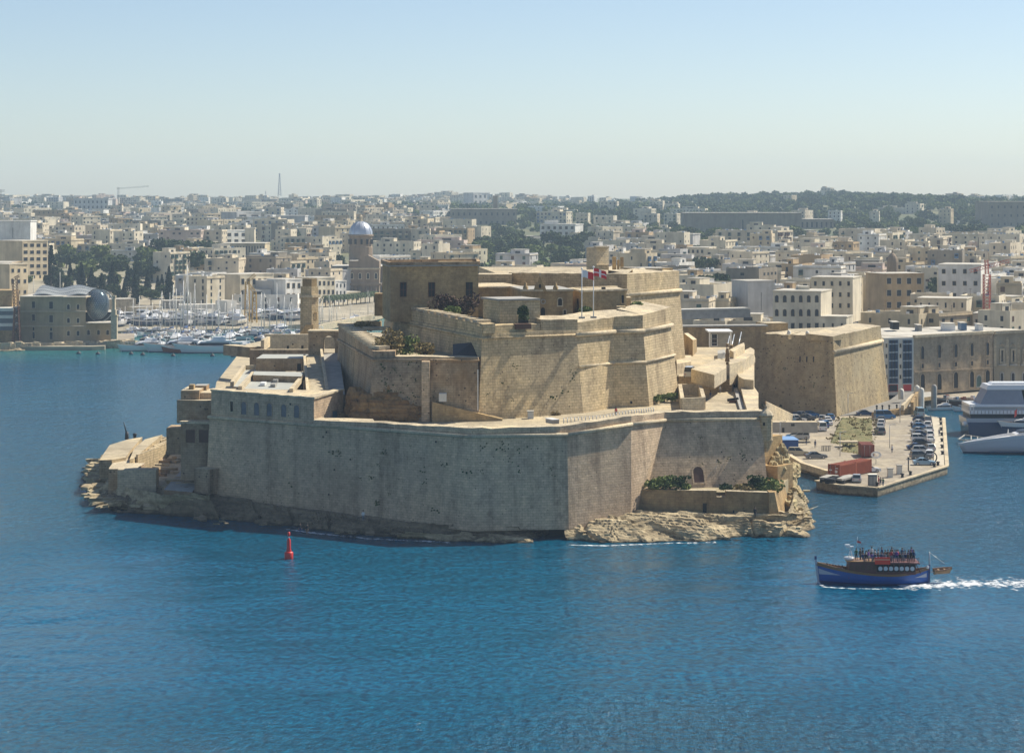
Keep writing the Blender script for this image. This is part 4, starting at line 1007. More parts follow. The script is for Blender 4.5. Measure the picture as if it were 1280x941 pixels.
angular_blocks('fallen_blocks', 'broken angular blocks scattered over the pale rock platform below the outwork', [(712,1005,650,672,1.2),(930,1010,640,665,2.0),(990,1010,612,655,1.5)], 70, .2, .7, M_rock, 1)
angular_blocks('fallen_blocks', 'broken angular blocks on the rocks at the left tip below the ruined battery', [(108,150,580,630,1.5),(120,200,612,634,1.2),(112,135,575,600,2.4)], 190, .3, 1.3, M_rock, 2)
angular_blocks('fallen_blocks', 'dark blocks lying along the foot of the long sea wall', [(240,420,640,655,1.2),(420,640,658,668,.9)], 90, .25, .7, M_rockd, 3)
# ================================================================= LAND AND TOWN
def interp(tab, x):
    if x <= tab[0][0]: return tab[0][1]
    for (a, va), (b, vb) in zip(tab[:-1], tab[1:]):
        if x <= b: return va+(vb-va)*(x-a)/(b-a)
    return tab[-1][1]
ZL = [(800,1.4),(930,1.9),(1000,2.2),(1095,2.8),(1200,8),(1400,15),(1700,20),(2000,25),(2500,33),(3000,41),(3500,46.5),(4200,46),(7000,30)]
ZR = [(560,1.0),(655,1.2),(700,8),(900,13),(1200,16),(1500,19),(1900,25),(2300,33),(2700,41),(3100,45.5),(3500,46.5),(4200,44),(7000,30)]
def px_of(X, D): return 640+X/D*F
def shore(px):
    return interp([(-600,812),(120,812),(143,818),(146,900),(300,915),(330,930),(395,948),(470,1018),(492,1035),(520,1035),(560,700),(700,640),(850,600),(940,566),(1112,608),(1400,608),(1900,608)], px)
def terr(X, D):
    px = px_of(X, D); t = min(1, max(0, (px-600)/250))
    z = interp(ZL, D)*(1-t)+interp(ZR, D)*t
    if D > 1100: z += (3.0+11*min(1, max(0, (D-1800)/1200)))*noise.noise(Vector((X*0.0030, D*0.0016, 1.3)))*min(1, (D-1100)/500)
    return z
mb = MB(); NX, ND = 150, 110; vs = []
for i in range(NX):
    px = -500+i*2350/(NX-1); s0 = shore(px)
    for j in range(ND):
        D = s0*(7000/s0)**(((j-1)/(ND-2))) if j > 0 else s0
        X = xp(px, D); z = terr(X, D)
        if j == 0: z = -1
        vs.append((X, D, z))
mb.add(vs, [(i*ND+j, (i+1)*ND+j, (i+1)*ND+j+1, i*ND+j+1) for i in range(NX-1) for j in range(ND-1)])
M_hill, nt_, b_ = newmat('hillside_earth')
g_ = nt_.nodes.new('ShaderNodeNewGeometry').outputs['Position']; s_ = nt_.nodes.new('ShaderNodeSeparateXYZ'); nt_.links.new(g_, s_.inputs[0])
gr_ = ramp(nt_, noise_n(nt_, g_, 0.012, 6, .65), [(.35,(0.045,0.065,0.022)),(.65,(0.15,0.14,0.065))]); ur_ = ramp(nt_, noise_n(nt_, g_, 0.06, 6, .7), [(.35,(0.24,0.21,0.15)),(.65,(0.42,0.37,0.27))])
mr_ = nt_.nodes.new('ShaderNodeMapRange'); nt_.links.new(s_.outputs[1], mr_.inputs[0]); mr_.inputs[1].default_value = 1150; mr_.inputs[2].default_value = 1500
nt_.links.new(mixc(nt_, mr_.outputs[0], ur_, gr_), b_.inputs['Base Color']); b_.inputs['Roughness'].default_value = .95
tag(mb.build('hillside_ground', M_hill), kind='structure')

# ---------------------------------------------------------------- houses
def plaster(name, col):
    m, nt, b = newmat(name); g = nt.nodes.new('ShaderNodeNewGeometry').outputs['Position']
    n = noise_n(nt, g, 0.12, 5, 0.65); st = noise_n(nt, g, 1.0, 4, 0.6, (0.35, 0.35, 0.05))
    c = ramp(nt, n, [(0.3, tuple(x*0.72 for x in col)), (0.65, tuple(min(1, x*1.1) for x in col))])
    c = mixc(nt, 0.45, c, ramp(nt, st, [(0.35, (0.55, 0.53, 0.5)), (0.62, (1.05, 1.05, 1.05))]), 'MULTIPLY')
    nt.links.new(c, b.inputs['Base Color']); b.inputs['Roughness'].default_value = 0.9; return m
PAL = [('cream', (0.72, 0.64, 0.48)), ('honey', (0.60, 0.50, 0.33)), ('white', (0.78, 0.76, 0.70)), ('pale grey', (0.52, 0.51, 0.49)),
       ('buff', (0.66, 0.57, 0.42)), ('sandy', (0.68, 0.60, 0.44)), ('ochre', (0.46, 0.33, 0.18)), ('pinkish', (0.62, 0.49, 0.40)), ('brown', (0.28, 0.24, 0.18))]
PM_ = [plaster('plaster_'+n.replace(' ', '_').replace('-', '_'), c) for n, c in PAL]
M_roofp = plaster('flat_roof_lime', (0.52, 0.49, 0.42)); M_shut = simple('green_shutter', (0.05, 0.10, 0.08), 0.6); M_tank = simple('white_tank', (0.72, 0.72, 0.70), 0.5)
M_tankb = simple('blue_tank', (0.08, 0.16, 0.28), 0.5)
HM = PM_+[M_roofp, M_win, M_light, M_tank, M_tankb, M_wood, M_shut]
I_ROOF, I_WIN, I_TRIM, I_TANK, I_TANKB, I_WOOD, I_SHUT = range(len(PM_), len(PM_)+7)
def house_geo(W, Dp, Ht, fl, ci, rng, feat):
    """local coordinates, front face at y=0 looking -y; returns named builders"""
    parts = {}
    w = MB(); w.cur = ci; h = Ht; Dp = Dp*1.1; p = 0.9; t = 0.35
    x0, x1, y0, y1 = -W/2, W/2, 0, Dp
    ring = [(x0,y0),(x1,y0),(x1,y1),(x0,y1)]; inn = [(x0+t,y0+t),(x1-t,y0+t),(x1-t,y1-t),(x0+t,y1-t)]
    b = [Vector((x,y,-3)) for x,y in ring]; tp = [Vector((x,y,h)) for x,y in ring]; it = [Vector((x,y,h)) for x,y in inn]; ib = [Vector((x,y,h-p)) for x,y in inn]
    o = 0; w.v = b+tp+it+ib
    for i in range(4):
        j = (i+1) % 4
        w.face((i,j,4+j,4+i)); w.face((4+i,4+j,8+j,8+i)); w.face((8+i,8+j,12+j,12+i))
    w.mat(I_ROOF).face((12,13,14,15)); parts['walls'] = w
    m = MB(); fh = (h-p)/fl; nb = max(1, int(W/rng.choice((3.4,4.2,5.2)))); ns = max(1, int(Dp/4.2))
    ww = rng.choice((0.8,1.0,1.2,1.6)); wh = rng.choice((1.1,1.3,1.6,1.9)); arched = feat == 'arcade'
    for f in range(fl):
        zc = f*fh+fh*0.52
        for k in range(nb):
            if rng.random() < 0.24: continue
            x = x0+W*(k+0.5)/nb; m.cur = I_WIN if rng.random() < .8 else rng.choice((I_WOOD, I_SHUT)); 
            a = 2.2 if arched and f == 0 else ww
            m.box((x, -0.01, zc), (a, 0.10, wh if not arched else 2.1))
        if feat != 'blind side':
            for k in range(ns):
                if rng.random() < 0.3: continue
                y = y0+Dp*(k+0.5)/ns; m.cur = I_WIN
                for sx in (x0, x1): m.box((sx, y, zc), (0.10, ww, wh))
    if m.v: parts['windows'] = m
    if feat in ('roof room', 'arcade') or rng.random() < .35:
        m = MB(); m.cur = ci if rng.random() < .6 else (ci+rng.randrange(3)) % len(PM_)
        a = W*rng.uniform(.25,.55); bb = Dp*rng.uniform(.3,.6); x = rng.uniform(x0+a/2+t, x1-a/2-t); y = rng.uniform(y0+bb/2+t, y1-bb/2-t)
        m.box((x, y, h-p+1.4), (a, bb, 2.8)); m.cur = I_WIN; m.box((x, y-bb/2, h-p+1.2), (a*.35, .1, 1.5)); m.cur = I_ROOF; m.box((x, y, h-p+2.9), (a+.3, bb+.3, .15)); parts['roof_room'] = m
    m = MB()
    for k in range(rng.randrange(1, 4) if feat != 'water tanks' else 5):
        m.cur = rng.choice((I_TANK, I_TANK, I_TANKB)); x = rng.uniform(x0+1,x1-1); y = rng.uniform(y0+1,y1-1)
        m.box((x, y, h-p+.85), (1.1,.9,1.1)); m.cur = I_TRIM; m.box((x, y, h-p+.15), (1.3,1.1,.3))
    for k in range(rng.randrange(0, 3)):
        m.cur = I_WOOD; x = rng.uniform(x0+1,x1-1); y = rng.uniform(y0+1,y1-1); m.cyl((x,y,h-p),(x,y,h+2.2),.07,n=4); m.bar((x-.6,y,h+2),(x+.6,y,h+2),.07,.07)
    parts['water_tanks'] = m
    if fl > 1 and rng.random() < .45:
        m = MB(); c0 = rng.choice((I_SHUT, I_WOOD, I_TANKB, I_SHUT, I_TRIM))
        for f in range(1, fl):
            for k in range(nb):
                if rng.random() < .5: continue
                m.cur = c0; x = x0+W*(k+.5)/nb; m.box((x,-.5,f*fh+1.35),(1.7,.95,2.3)); m.cur = I_WIN; m.box((x,-.99,f*fh+1.7),(1.3,.06,1.0)); m.cur = I_TRIM; m.box((x,-.5,f*fh+.1),(1.9,1.05,.25))
        if m.v: parts['closed_balconies'] = m
    if feat == 'balconies' or feat == 'arcade':
        m = MB()
        for f in range(1, fl):
            z = f*fh
            for k in range(nb):
                if rng.random() < 0.3: continue
                x = x0+W*(k+0.5)/nb; m.cur = I_TRIM; m.box((x,-0.6,z+.05),(2.2,1.2,.16)); m.cur = rng.choice((ci, ci, I_SHUT, I_TRIM)); m.box((x,-1.15,z+.6),(2.2,.1,.95))
        if m.v: parts['balconies'] = m
    if rng.random() < .5:
        m = MB(); m.cur = I_TRIM; m.box((0,-.12,h-p-.1),(W+.3,.3,.22)); m.box((x1+.12,Dp/2,h-p-.1),(.3,Dp+.3,.22)); parts['cornice'] = m
    return parts
def house_obj(P, rz, W, Dp, Ht, fl, ci, rng, feat, label, group='houses of the town', name='house'):
    r = empty(name, P, rz, label, 'house' if W < 24 else 'building', group)
    for nme, m in house_geo(W, Dp, Ht, fl, ci, rng, feat).items():
        o = m.build(nme, HM, r)
        if nme in ('windows', 'water_tanks', 'balconies', 'closed_balconies'): o['kind'] = 'stuff'
    return r
used_labels = set()
NUMW = {1:'one', 2:'two', 3:'three', 4:'four', 5:'five', 6:'six', 7:'seven', 8:'eight'}
def region(px, D):
    side = [(95,'at far left'),(175,'behind the cypresses'),(240,'above the yacht masts'),(310,'left of the columned hall'),(380,'behind the watch tower'),(430,'left of the church'),(480,'behind the church dome'),(560,'above the castle house'),(620,'right of the castle house'),(700,'near the green slope'),
            (770,'behind the chimney tower'),(850,'above the rear bastion'),(905,'left of the arcaded block'),(985,'behind the arcaded block'),(1065,'above the corner bastion'),(1130,'above the glass front'),(1190,'left of the crane'),(1245,'near the red crane'),(2000,'at far right')]
    s = next(t for a, t in side if px < a)
    d = 'lowest row' if D < 760 else 'second row' if D < 860 else 'near rows' if D < 1000 else 'lower slope' if D < 1250 else 'middle slope' if D < 1600 else 'upper slope' if D < 2100 else 'hilltop'
    return s, d
def make_label(ci, fl, feat, W, px, D):
    s, d = region(px, D); size = 'narrow' if W < 10 else 'broad' if W > 17 else ''
    ft = {'roof room':'with roof room','balconies':'with balconies','blind side':'with blank sides','water tanks':'with cluttered roof','plain':'with flat roof','arcade':'with arches'}[feat]
    return ' '.join(f"{size} {PAL[ci][0].replace('-',' ')} {NUMW[fl]}-storey house {ft}, {d}, {s}".split())
PENDING = []
def settle():
    """labels that coincide get their rank from the left"""
    from collections import defaultdict
    g = defaultdict(list)
    for o, px in PENDING: g[o['label']].append((px, o))
    od = ('first','second','third','fourth','fifth','sixth','seventh','eighth','ninth','tenth','eleventh','twelfth','thirteenth','fourteenth','fifteenth')
    for l, q in g.items():
        if len(q) > 1:
            for i, (px, o) in enumerate(sorted(q, key=lambda t: t[0])): o['label'] = (lambda t: t if len(t.replace('-',' ').split()) <= 16 else t.replace(' the ',' '))(f"{l}, {od[min(i,14)]} from left")
def sky_cut(px):
    """row below which the fort hides things"""
    return interp([(0,2000),(472,2000),(476,330),(598,328),(600,344),(740,344),(745,332),(780,336),(848,344),(852,400),(900,408),(960,414),(964,418),(1100,412),(1130,410),(1300,408)], px)
def veg(px, py, D):
    if 50 < px < 215 and 328 < py < 372: return True
    if 590 < px < 745 and 292 < py < 352: return True
    if 560 < px < 860 and 256 < py < 303: return random.random() < .86
    if px >= 745 and py < 309+4*math.sin(px*.05)-(12 if px < 850 else 0): return random.random() < .975
    if px < 560 and 259 < py < 273: return random.random() < .55
    if 855 < px < 892 and 298 < py < 338: return True
    if 60 < px < 350 and 322 < py < 345: return random.random() < .10
    return False
rng = random.Random(11)
blocked = []                                    # (px0, px1, D0, D1) rectangles kept free for landmarks
blocked += [(425,480,1080,1500),(280,335,1330,1700),(655,725,1500,1950),(945,1075,600,800),(930,970,760,860),(0,150,800,1085),(345,385,1850,2300),(558,648,1950,2260),(850,1045,1750,1960),(1225,1300,1850,2080),(500,562,2400,2600),(88,140,2600,2900),(1105,1210,760,960),(1100,1290,560,690),(855,935,560,660)]
cand = []; treespots = []
D = 690.0
while D < 3900:
    hw = 0.25*D; X = -hw*1.04
    while X < hw*1.04:
        px = px_of(X, D)
        left = px < 600
        if left and (D < 1195 if px < 215 else D < 1030 if px < 300 else D < 1075+(px-300)*0.35):
            X += 16; continue
        W = rng.choice((12,16,20,24,30,38)) if D > 2100 else rng.choice((9,11,13,16,19,24,30)) if D > 1000 else rng.choice((9,11,13,16,20,24)); Dd = D+rng.uniform(-14, 14)
        Xc = X+W/2; px = px_of(Xc, Dd); z = terr(Xc, Dd); py = HY+(H-z)/Dd*F
        fl = rng.choice((2,2,3,3,3,4,4,5)) if Dd < 2400 else rng.choice((2,3,3,4)); Ht = fl*3.1+0.9
        if Dd < 1000: fl = min(fl, 4); Ht = fl*3.2+.9
        top = HY+(H-z-Ht)/Dd*F
        X += W+rng.choice((0.3,0.3,0.5,2,5))
        if any(a-3 < px < b+3 and d0 < Dd < d1 for a, b, d0, d1 in blocked): continue
        if veg(px, py, Dd): treespots.append((Xc, Dd, z)); continue
        if top > sky_cut(px)-1: continue
        if rng.random() < .04: treespots.append((Xc, Dd, z)); continue
        feat = rng.choice(('roof room','roof room','balconies','blind side','water tanks','plain','plain'))
        ci = rng.choices(range(9), (7,5,4.0,2.0,5,7,2.2,1.6,1.8))[0]
        cand.append((Dd, Xc, z, W, rng.uniform(9,15), Ht, fl, ci, feat, rng.choice((rng.uniform(-.6,-.22), rng.uniform(-.5,-.2), rng.uniform(.75,1.2))) if px > 560 else rng.choice((rng.uniform(-.5,.1), rng.uniform(-.3,.1), rng.uniform(.8,1.2))), px))
    D += 26+max(0,(D-700))*0.026
cand.sort(key=lambda c: c[0])
far = MB(); nobj = 0
for (Dd, Xc, z, W, dp, Ht, fl, ci, feat, rz, px) in cand:
    r_ = random.Random(int(Xc*7+Dd*13))
    if nobj < 262 and -5 < px < 1285:
        PENDING.append((house_obj((Xc, Dd, z), rz, W, dp, Ht, fl, ci, r_, feat, make_label(ci, fl, feat, W, px, Dd)), px)); nobj += 1
    else:
        M_ = Matrix.Translation((Xc, Dd, z)) @ Matrix.Rotation(rz, 4, 'Z')
        for nme, m in house_geo(W, dp, Ht, fl, ci, r_, feat).items():
            if Dd > 2300 and nme in ('cornice',): continue
            o = len(far.v); far.v += [M_ @ v for v in m.v]; far.f += [tuple(i+o for i in f) for f in m.f]; far.m += m.m; far.sm += m.sm
print('houses', nobj, 'far', len(cand)-nobj, 'farfaces', len(far.f))
tag(far.build('distant_houses', HM), 'mass of small pale houses stacked on the distant slopes up to the skyline', 'houses', kind='stuff')

# ---------------------------------------------------------------- trees
def leaf_mat(name, a, b_):
    m, nt, b = newmat(name); g = nt.nodes.new('ShaderNodeNewGeometry').outputs['Position']
    n = noise_n(nt, g, 0.5, 4, 0.7); oi = nt.nodes.new('ShaderNodeObjectInfo')
    c = ramp(nt, n, [(0.3, a), (0.7, b_)])
    nt.links.new(c, b.inputs['Base Color']); b.inputs['Roughness'].default_value = 0.8; b.inputs['Specular IOR Level'].default_value = 0.2; return m
M_leafd = leaf_mat('dark_foliage', (0.030, 0.050, 0.018), (0.075, 0.105, 0.036)); M_leafm = leaf_mat('olive_foliage', (0.085, 0.125, 0.034), (0.21, 0.24, 0.07))
M_cyp = leaf_mat('cypress_foliage', (0.014, 0.026, 0.016), (0.030, 0.048, 0.024)); M_bark = simple('bark', (0.10, 0.075, 0.05), 0.9, var=.3, scale=2)
M_bushd = leaf_mat('dry_bush_leaves', (0.15, 0.11, 0.045), (0.30, 0.23, 0.09)); M_bushp = leaf_mat('purple_brown_bush', (0.05, 0.030, 0.028), (0.12, 0.075, 0.05))
def crown_mb(rad, hgt, z0, n, leaf, r_, lobes=7, cone=False):
    m = MB()
    L = [(Vector((r_.uniform(-.55,.55)*rad, r_.uniform(-.55,.55)*rad, z0+hgt*r_.uniform(.25,.8))), r_.uniform(.35,.6)) for _ in range(lobes)]
    for i in range(n):
        if cone:
            t = r_.random()**.8; rr = rad*(math.sin(math.pi*min(1, t*.75+.25)))**.8*(1-t**3)*r_.uniform(.65,1.1); a = r_.uniform(0, 6.283); p = Vector((math.cos(a)*rr, math.sin(a)*rr, z0+hgt*t))
        else:
            c, lr = r_.choice(L); d = Vector((r_.gauss(0,1), r_.gauss(0,1), r_.gauss(0,.8))).normalized()
            p = c+Vector((d.x*rad*lr, d.y*rad*lr, d.z*hgt*.5*lr))*r_.uniform(.75,1.08)
            if p.z < z0*0.8: p.z = z0*.8+r_.random()
        q = Vector((r_.gauss(0,1), r_.gauss(0,1), r_.gauss(0,1)+.4)).normalized().to_track_quat('Z','Y').to_matrix(); s = leaf*r_.uniform(.6,1.3)
        m.add([p+q @ Vector(v)*s for v in ((-.5,-.45,0),(.5,-.35,.1),(.55,.4,-.1),(0,.6,.12),(-.5,.4,0))], [(0,1,2,3,4)])
    return m
def tree_proto(name, kind, seed):
    r_ = random.Random(seed); e = empty(name, (0,0,-500)); 
    if kind == 'cypress': H_ = 13; cm = crown_mb(1.7, 12.2, .6, 520, .8, r_, cone=True); mt = M_cyp
    elif kind == 'pine': H_ = 9; cm = crown_mb(5.5, 4.2, 4.0, 620, 1.0, r_, 10); mt = M_leafd
    else: H_ = 7; cm = crown_mb(4.2, 5.8, 1.6, 560, .95, r_, 8); mt = M_leafd if kind == 'broad' else M_leafm
    t = MB(); t.cyl((0,0,-.8),(0,0,H_*.45), .32,.2,7)
    for k in range(4):
        a = k*1.6+r_.random(); t.cyl((0,0,H_*.28),(math.cos(a)*1.8, math.sin(a)*1.8, H_*.62), .16,.06,5)
    t.build('trunk', M_bark, e); cm.build('crown', mt, e); return e
TP = {'broad': [tree_proto('broadleaf_tree','broad',1), tree_proto('broadleaf_tree','broad',2)], 'olive': [tree_proto('olive_tree','olive',3), tree_proto('olive_tree','olive',4)], 'pine': [tree_proto('umbrella_pine','pine',5)], 'cypress': [tree_proto('cypress_tree','cypress',6), tree_proto('cypress_tree','cypress',7)]}
tree_used = {}
def plant(kind, P, s, rz, label, group=None, sz=1.0):
    pr = TP[kind][(int(P[0]*3+P[1])) % len(TP[kind])]; c = copy_tree(pr)
    c.location = P; c.scale = (s, s, s*sz); c.rotation_euler.z = rz; tag(c, label, 'tree', group or 'trees on the slopes'); return c
ntree = 0; wood = MB(); r_ = random.Random(3)
wood_src = crown_mb(4.2, 5.8, .8, 130, 1.7, random.Random(9), 8)
extra = []
for i in range(2900):      # woods on the far ridge
    px = r_.uniform(-40, 1320); D = r_.uniform(1680, 3700)
    if px < 740 and r_.random() < .62: continue
    X = xp(px, D); z = terr(X, D); py = HY+(H-z)/D*F
    if (850 < px < 1048 and D < 2020) or (1225 < px and D < 2060) or (555 < px < 650 and D < 2240) or (1120 < px < 1168 and D < 2700): continue
    if (px > 600 and not (px < 880 and D < 1850)) or 258 < py < 274: extra.append((X, D, z))
treespots = sorted([t for t in treespots if not (850 < px_of(t[0],t[1]) < 1048 and t[1] > 1780 and t[1] < 2020)], key=lambda t: t[1])
kinds = ('broad','olive','pine','broad','olive')
KN = {'broad':'dark rounded tree','olive':'olive-green bushy tree','pine':'spreading dark pine','cypress':'slim dark cypress'}
for (X, D, z) in treespots:
    px = px_of(X, D)
    if ntree < 210 and D < 2300:
        k = kinds[r_.randrange(5)]; s_, d_ = region(px, D)
        l = f"{KN[k]}, {d_}, {s_}"
        PENDING.append((plant(k, (X, D, z), r_.uniform(.8,1.5), r_.uniform(0,6), l), px)); ntree += 1
        for q in range(2): extra.append((X+r_.uniform(-15,15), D+r_.uniform(-15,15), z))
    else: extra.append((X, D, z)); (extra.append((X+r_.uniform(-12,12), D+8, z)) if px > 215 else None)
for (X, D, z) in extra:
    s = r_.uniform(.6,1.25)*(1+.3*(D > 2200)); M_ = Matrix.Translation((X, D, z-1)) @ Matrix.Rotation(r_.uniform(0,6), 4, 'Z') @ Matrix.Scale(s, 4); o = len(wood.v)
    wood.cur = 0 if r_.random() < .5 else 1
    wood.v += [M_ @ v for v in wood_src.v]; wood.f += [tuple(i+o for i in f) for f in wood_src.f]; wood.m += [wood.cur]*len(wood_src.f); wood.sm += [False]*len(wood_src.f)
settle()
print('trees', ntree, 'wood', len(extra), len(wood.f))
tag(wood.build('hillside_wood', [M_leafd, M_leafm]), 'belt of dark woodland and scrub along the distant hillside and skyline', 'woodland', kind='stuff')
def OR30(i): return ('first second third fourth fifth sixth seventh eighth ninth tenth eleventh twelfth thirteenth fourteenth fifteenth sixteenth seventeenth eighteenth nineteenth twentieth'.split()+['twenty-'+w for w in 'first second third fourth fifth sixth seventh eighth ninth'.split()]+['thirtieth']+['thirty-'+w for w in 'first second third fourth fifth'.split()])[i]
# cypresses by the science centre
for i in range(34):
    px = 62+i*4.6+r_.uniform(-3,3); D = r_.uniform(1085, 1180); k = 'cypress' if i % 3 != 1 else 'pine'
    s = r_.uniform(.8, 1.35) if k == 'cypress' else r_.uniform(.7,1)
    hero = {0:1.9}.get(i, s)
    base_l = f"{KN[k]} in the dark grove behind the glass dome, tree {'' }".strip()
    plant(k, (xp(px, D), D, terr(xp(px,D), D)), hero, r_.uniform(0,6), {True:'tallest slim cypress at the left end of the dark grove behind the science centre'}.get(i == 0, f"{KN[k]} in the grove behind the globe, {OR30(i)} from left"), 'trees of the dark grove')
for px, D, s in ((235,1250,1.8),(207,1400,1.7),(222,1395,1.6),(253,1420,1.5),(268,1425,1.3),(640,1500,1.6),(628,1480,1.5),(654,1485,1.4),(690,1560,1.8),(700,1470,1.7),(720,1500,1.6),(672,1460,1.5),(731,1540,1.7),(585,1400,1.5)):
    X = xp(px, D); l = f"wide dark tree {'on the green slope left of the chimney tower' if px > 600 else 'above the marina, left of the columned hall'}, {OR30((sorted([640,628,654,690,700,720,672,731]).index(px)) if px > 600 else sorted([235,207,222,253,268,585].copy()).index(px))} from the left"
    plant('pine' if px < 300 else 'broad', (X, D, terr(X, D)), s, px, l, 'large dark trees')
for l in TP.values():
    for o in l:
        for c in list(o.children): bpy.data.objects.remove(c)
        bpy.data.objects.remove(o)

# ---------------------------------------------------------------- terraced fields on the green slope
for i, (y0, y1, x0, x1) in enumerate(((322,326,612,742),(328,332,606,742),(334,338,602,740),(340,343,600,690))):
    D = 1330-i*40; a = vp(x0, y1, D); b = vp(x1, y1, D); c = vp(x1, y0, D+34); d = vp(x0, y0, D+34)
    m = MB(); m.prism([p-Vector((0,0,4)) for p in (a,b,c,d)], [a,b,c,d]); o = m.build('terraced_field', M_field); tag(o, kind='structure')
    m = MB(); m.bar(a+Vector((0,-.4,-1)), b+Vector((0,-.4,-1)), .8, 2.2); tag(m.build('field_wall', M_ramp_w), 'low rubble wall holding a green field terrace, '+('topmost','second','third','lowest')[i]+' of four', 'wall', 'field terrace walls')

# ---------------------------------------------------------------- landmark buildings
LIT = {'apartment_block','cream_arcade_block','cream_step_block','cream_low_block','white_flats','corner_house','waterfront_house','stepped_apartments','cream_terrace','cream_apartments','right_edge_house','modern_house','white_villa','skyline_block','pink_house','brick_tower_flats','green_grey_block'}
def lm(name, label, cat, px0, px1, y0, y1, D, depth, ci, rows, cols, skew=0.0, ww=0.45, wh=0.5, roofroom=None, arched_rows=(), trim=True, side=0):
    """a big building given by its face in the photograph; windows in a grid, each a part"""
    if name in LIT: skew = -.35*(px1-px0)/F*D if px0 > 600 else 1.2*(px1-px0)/F*D
    r = empty(name, vp(px0, y1, D), label=label, cat=cat)
    w, pl, bs, tp = xbox(px0, px1, y0, y1, D, depth, 'walls', PM_[ci], None, skew, M_roofp); fpart(w, r)
    if trim: fpart(xbox(px0-.6, px1+.6, y0-1.0, y0+0.2, D-.3, depth+.6, 'parapet', PM_[ci], None, skew, M_roofp)[0], r)
    bigwin = (px1-px0)/cols*ww >= 2.2
    holder = MB() if not bigwin else None
    for a in range(rows):
        for c in range(cols):
            x = px0+(px1-px0)*(c+.5)/cols; y = y0+(y1-y0)*(a+.55)/rows; w_, h_ = (px1-px0)/cols*ww, (y1-y0)/rows*wh
            if bigwin: fpart(opening(pl, x, y, w_, h_, None, 'window', M_win, M_light, a in arched_rows, .12, .08), r)
            else:
                p = pl.hit(x, y); k = p.y/F; holder.cur = 0; holder.box(p, (w_*k, .2, h_*k), math.atan2(pl.t.y, abs(pl.t.x)) if pl.t.x > 0 else math.atan2(-pl.t.y, abs(pl.t.x)))
    if holder is not None and holder.v: o = fpart(holder.build('windows', M_win), r); o['kind'] = 'stuff'
    if roofroom:
        a, b, c = roofroom; fpart(xbox(a, b, c, y0, D+depth*.3, depth*.4, 'roof_room', PM_[ci], None, 0, M_roofp)[0], r)
    return r, pl
lm('apartment_block','white hillside block with regular windows and small roof room on the green slope','building',675,719,281,302,1700,20,2,3,6,roofroom=(681,698,275.5))
lm('apartment_annex','low cream wing joined below the white block on the green slope','building',668,682,298,318,1660,15,0,2,3)
lm('blue_rendered_block','wide blank blue-grey rendered block beside the white block on the green slope','building',598,654,303,325,1640,15,3,1,1,ww=.01)
lm('pink_house','pinkish house with red shutters between the blank block and the white block','house',654,672,296,315,1700,12,7,2,3)
lm('columned_hall','long honey-coloured hall with dark vertical bays on the slope behind the watch tower','building',278,331,305,320,1480,30,1,1,15,ww=.35,wh=.75)
lm('hillside_clinic','big plain pale block with three stacked windows at its right end','building',338,381,270.5,293,1900,30,3,3,1,ww=.01)
lm('modern_house','pale modern house with wide dark glazed storeys above the columned hall','house',296,326,266,287,2050,20,3,3,2,ww=.5,wh=.4)
lm('white_villa','bright white villa with two dark windows and cream stair wall, above the watch tower','house',282,318,289,305,1550,15,2,2,4)
lm('stair_tower_block','cream block with tall pale stair wall at the slope above the columned hall','house',306,318,286,306,1530,8,0,1,1,ww=.01)
lm('ruined_palace','long dark brown ruined palace with many windows on the far wooded hill','building',563,646,262,283,2180,40,8,2,12,ww=.3,wh=.35)
lm('distant_tower','slim dark square tower rising behind the ruined palace','tower',616.5,622,246,264,2230,8,8,1,1,ww=.01)
lm('skyline_block','pale tower block standing out on the skyline above the castle house','building',592,609,242,256,3400,20,3,2,3)
lm('cliff_apartments','long pale apartment building with square windows high on the slope above the castle house','building',504,560,257,268,2550,20,2,2,14,ww=.4)
lm('town_bastion','long pale brown defensive wall far away below the wooded skyline','fort wall',855,1002,267,293,1900,40,8,1,1,ww=.01)
lm('arched_battery','distant pale wall with a row of small arches beyond the long defensive wall','fort wall',1000,1042,275,286,1990,30,8,1,7,ww=.35,wh=.6)
lm('terrace_wall','low brown terrace wall on the wooded hill beyond the red crane','fort wall',1095,1175,286,294,1880,30,8,1,1,ww=.01)
lm('hill_fort','dark distant fort-like building in the woods at the right edge','building',1236,1300,253,285,2030,60,8,3,8,ww=.25,wh=.3)
lm('ridge_apartments','blocky pale grey apartments on the skyline at the far left','building',92,135,249,262,2800,30,3,2,8,ww=.35)
lm('cream_apartments','tall cream apartment house with white balconies at the left edge, above the science centre','building',28,60,302,345,1120,18,1,5,4)
lm('grey_gable_house','large blank pale house with sloping parapet at the left edge','house',-6,38,277,303,1400,18,2,1,1,ww=.01)
lm('brick_tower_flats','ochre flats with stacked windows just left of the science centre','building',12,35,331,398,1000,14,1,5,3,ww=.3,wh=.35)
lm('left_store','plain ochre store building at the left edge beside the flats','building',-20,14,329,367,1020,20,6,1,1,ww=.01)
lm('waterfront_house','cream waterfront house with four storeys of small windows, third from the marina cranes','house',300,342,344,402,1060,14,5,4,6)
lm('waterfront_house','plain buff waterfront house with blank upper wall, beside the cream one','house',341,359,352,400,1062,14,3,1,1,ww=.01)
lm('waterfront_house','narrow white waterfront house with blue ground floor, left of the watch tower','house',357,377,350,402,1058,12,2,4,3)
lm('waterfront_house','pale waterfront house with shuttered windows right behind the watch tower','house',397,419,348,392,1085,12,0,4,4,skew=12)
lm('waterfront_house','white waterfront house with stacked blue balconies right of the watch tower','house',419,433,352,388,1100,12,2,4,3,skew=8)
lm('waterfront_house','low sandy waterfront house with small gable, next to the promenade','house',433,450,366,388,1110,12,5,2,3,skew=8)
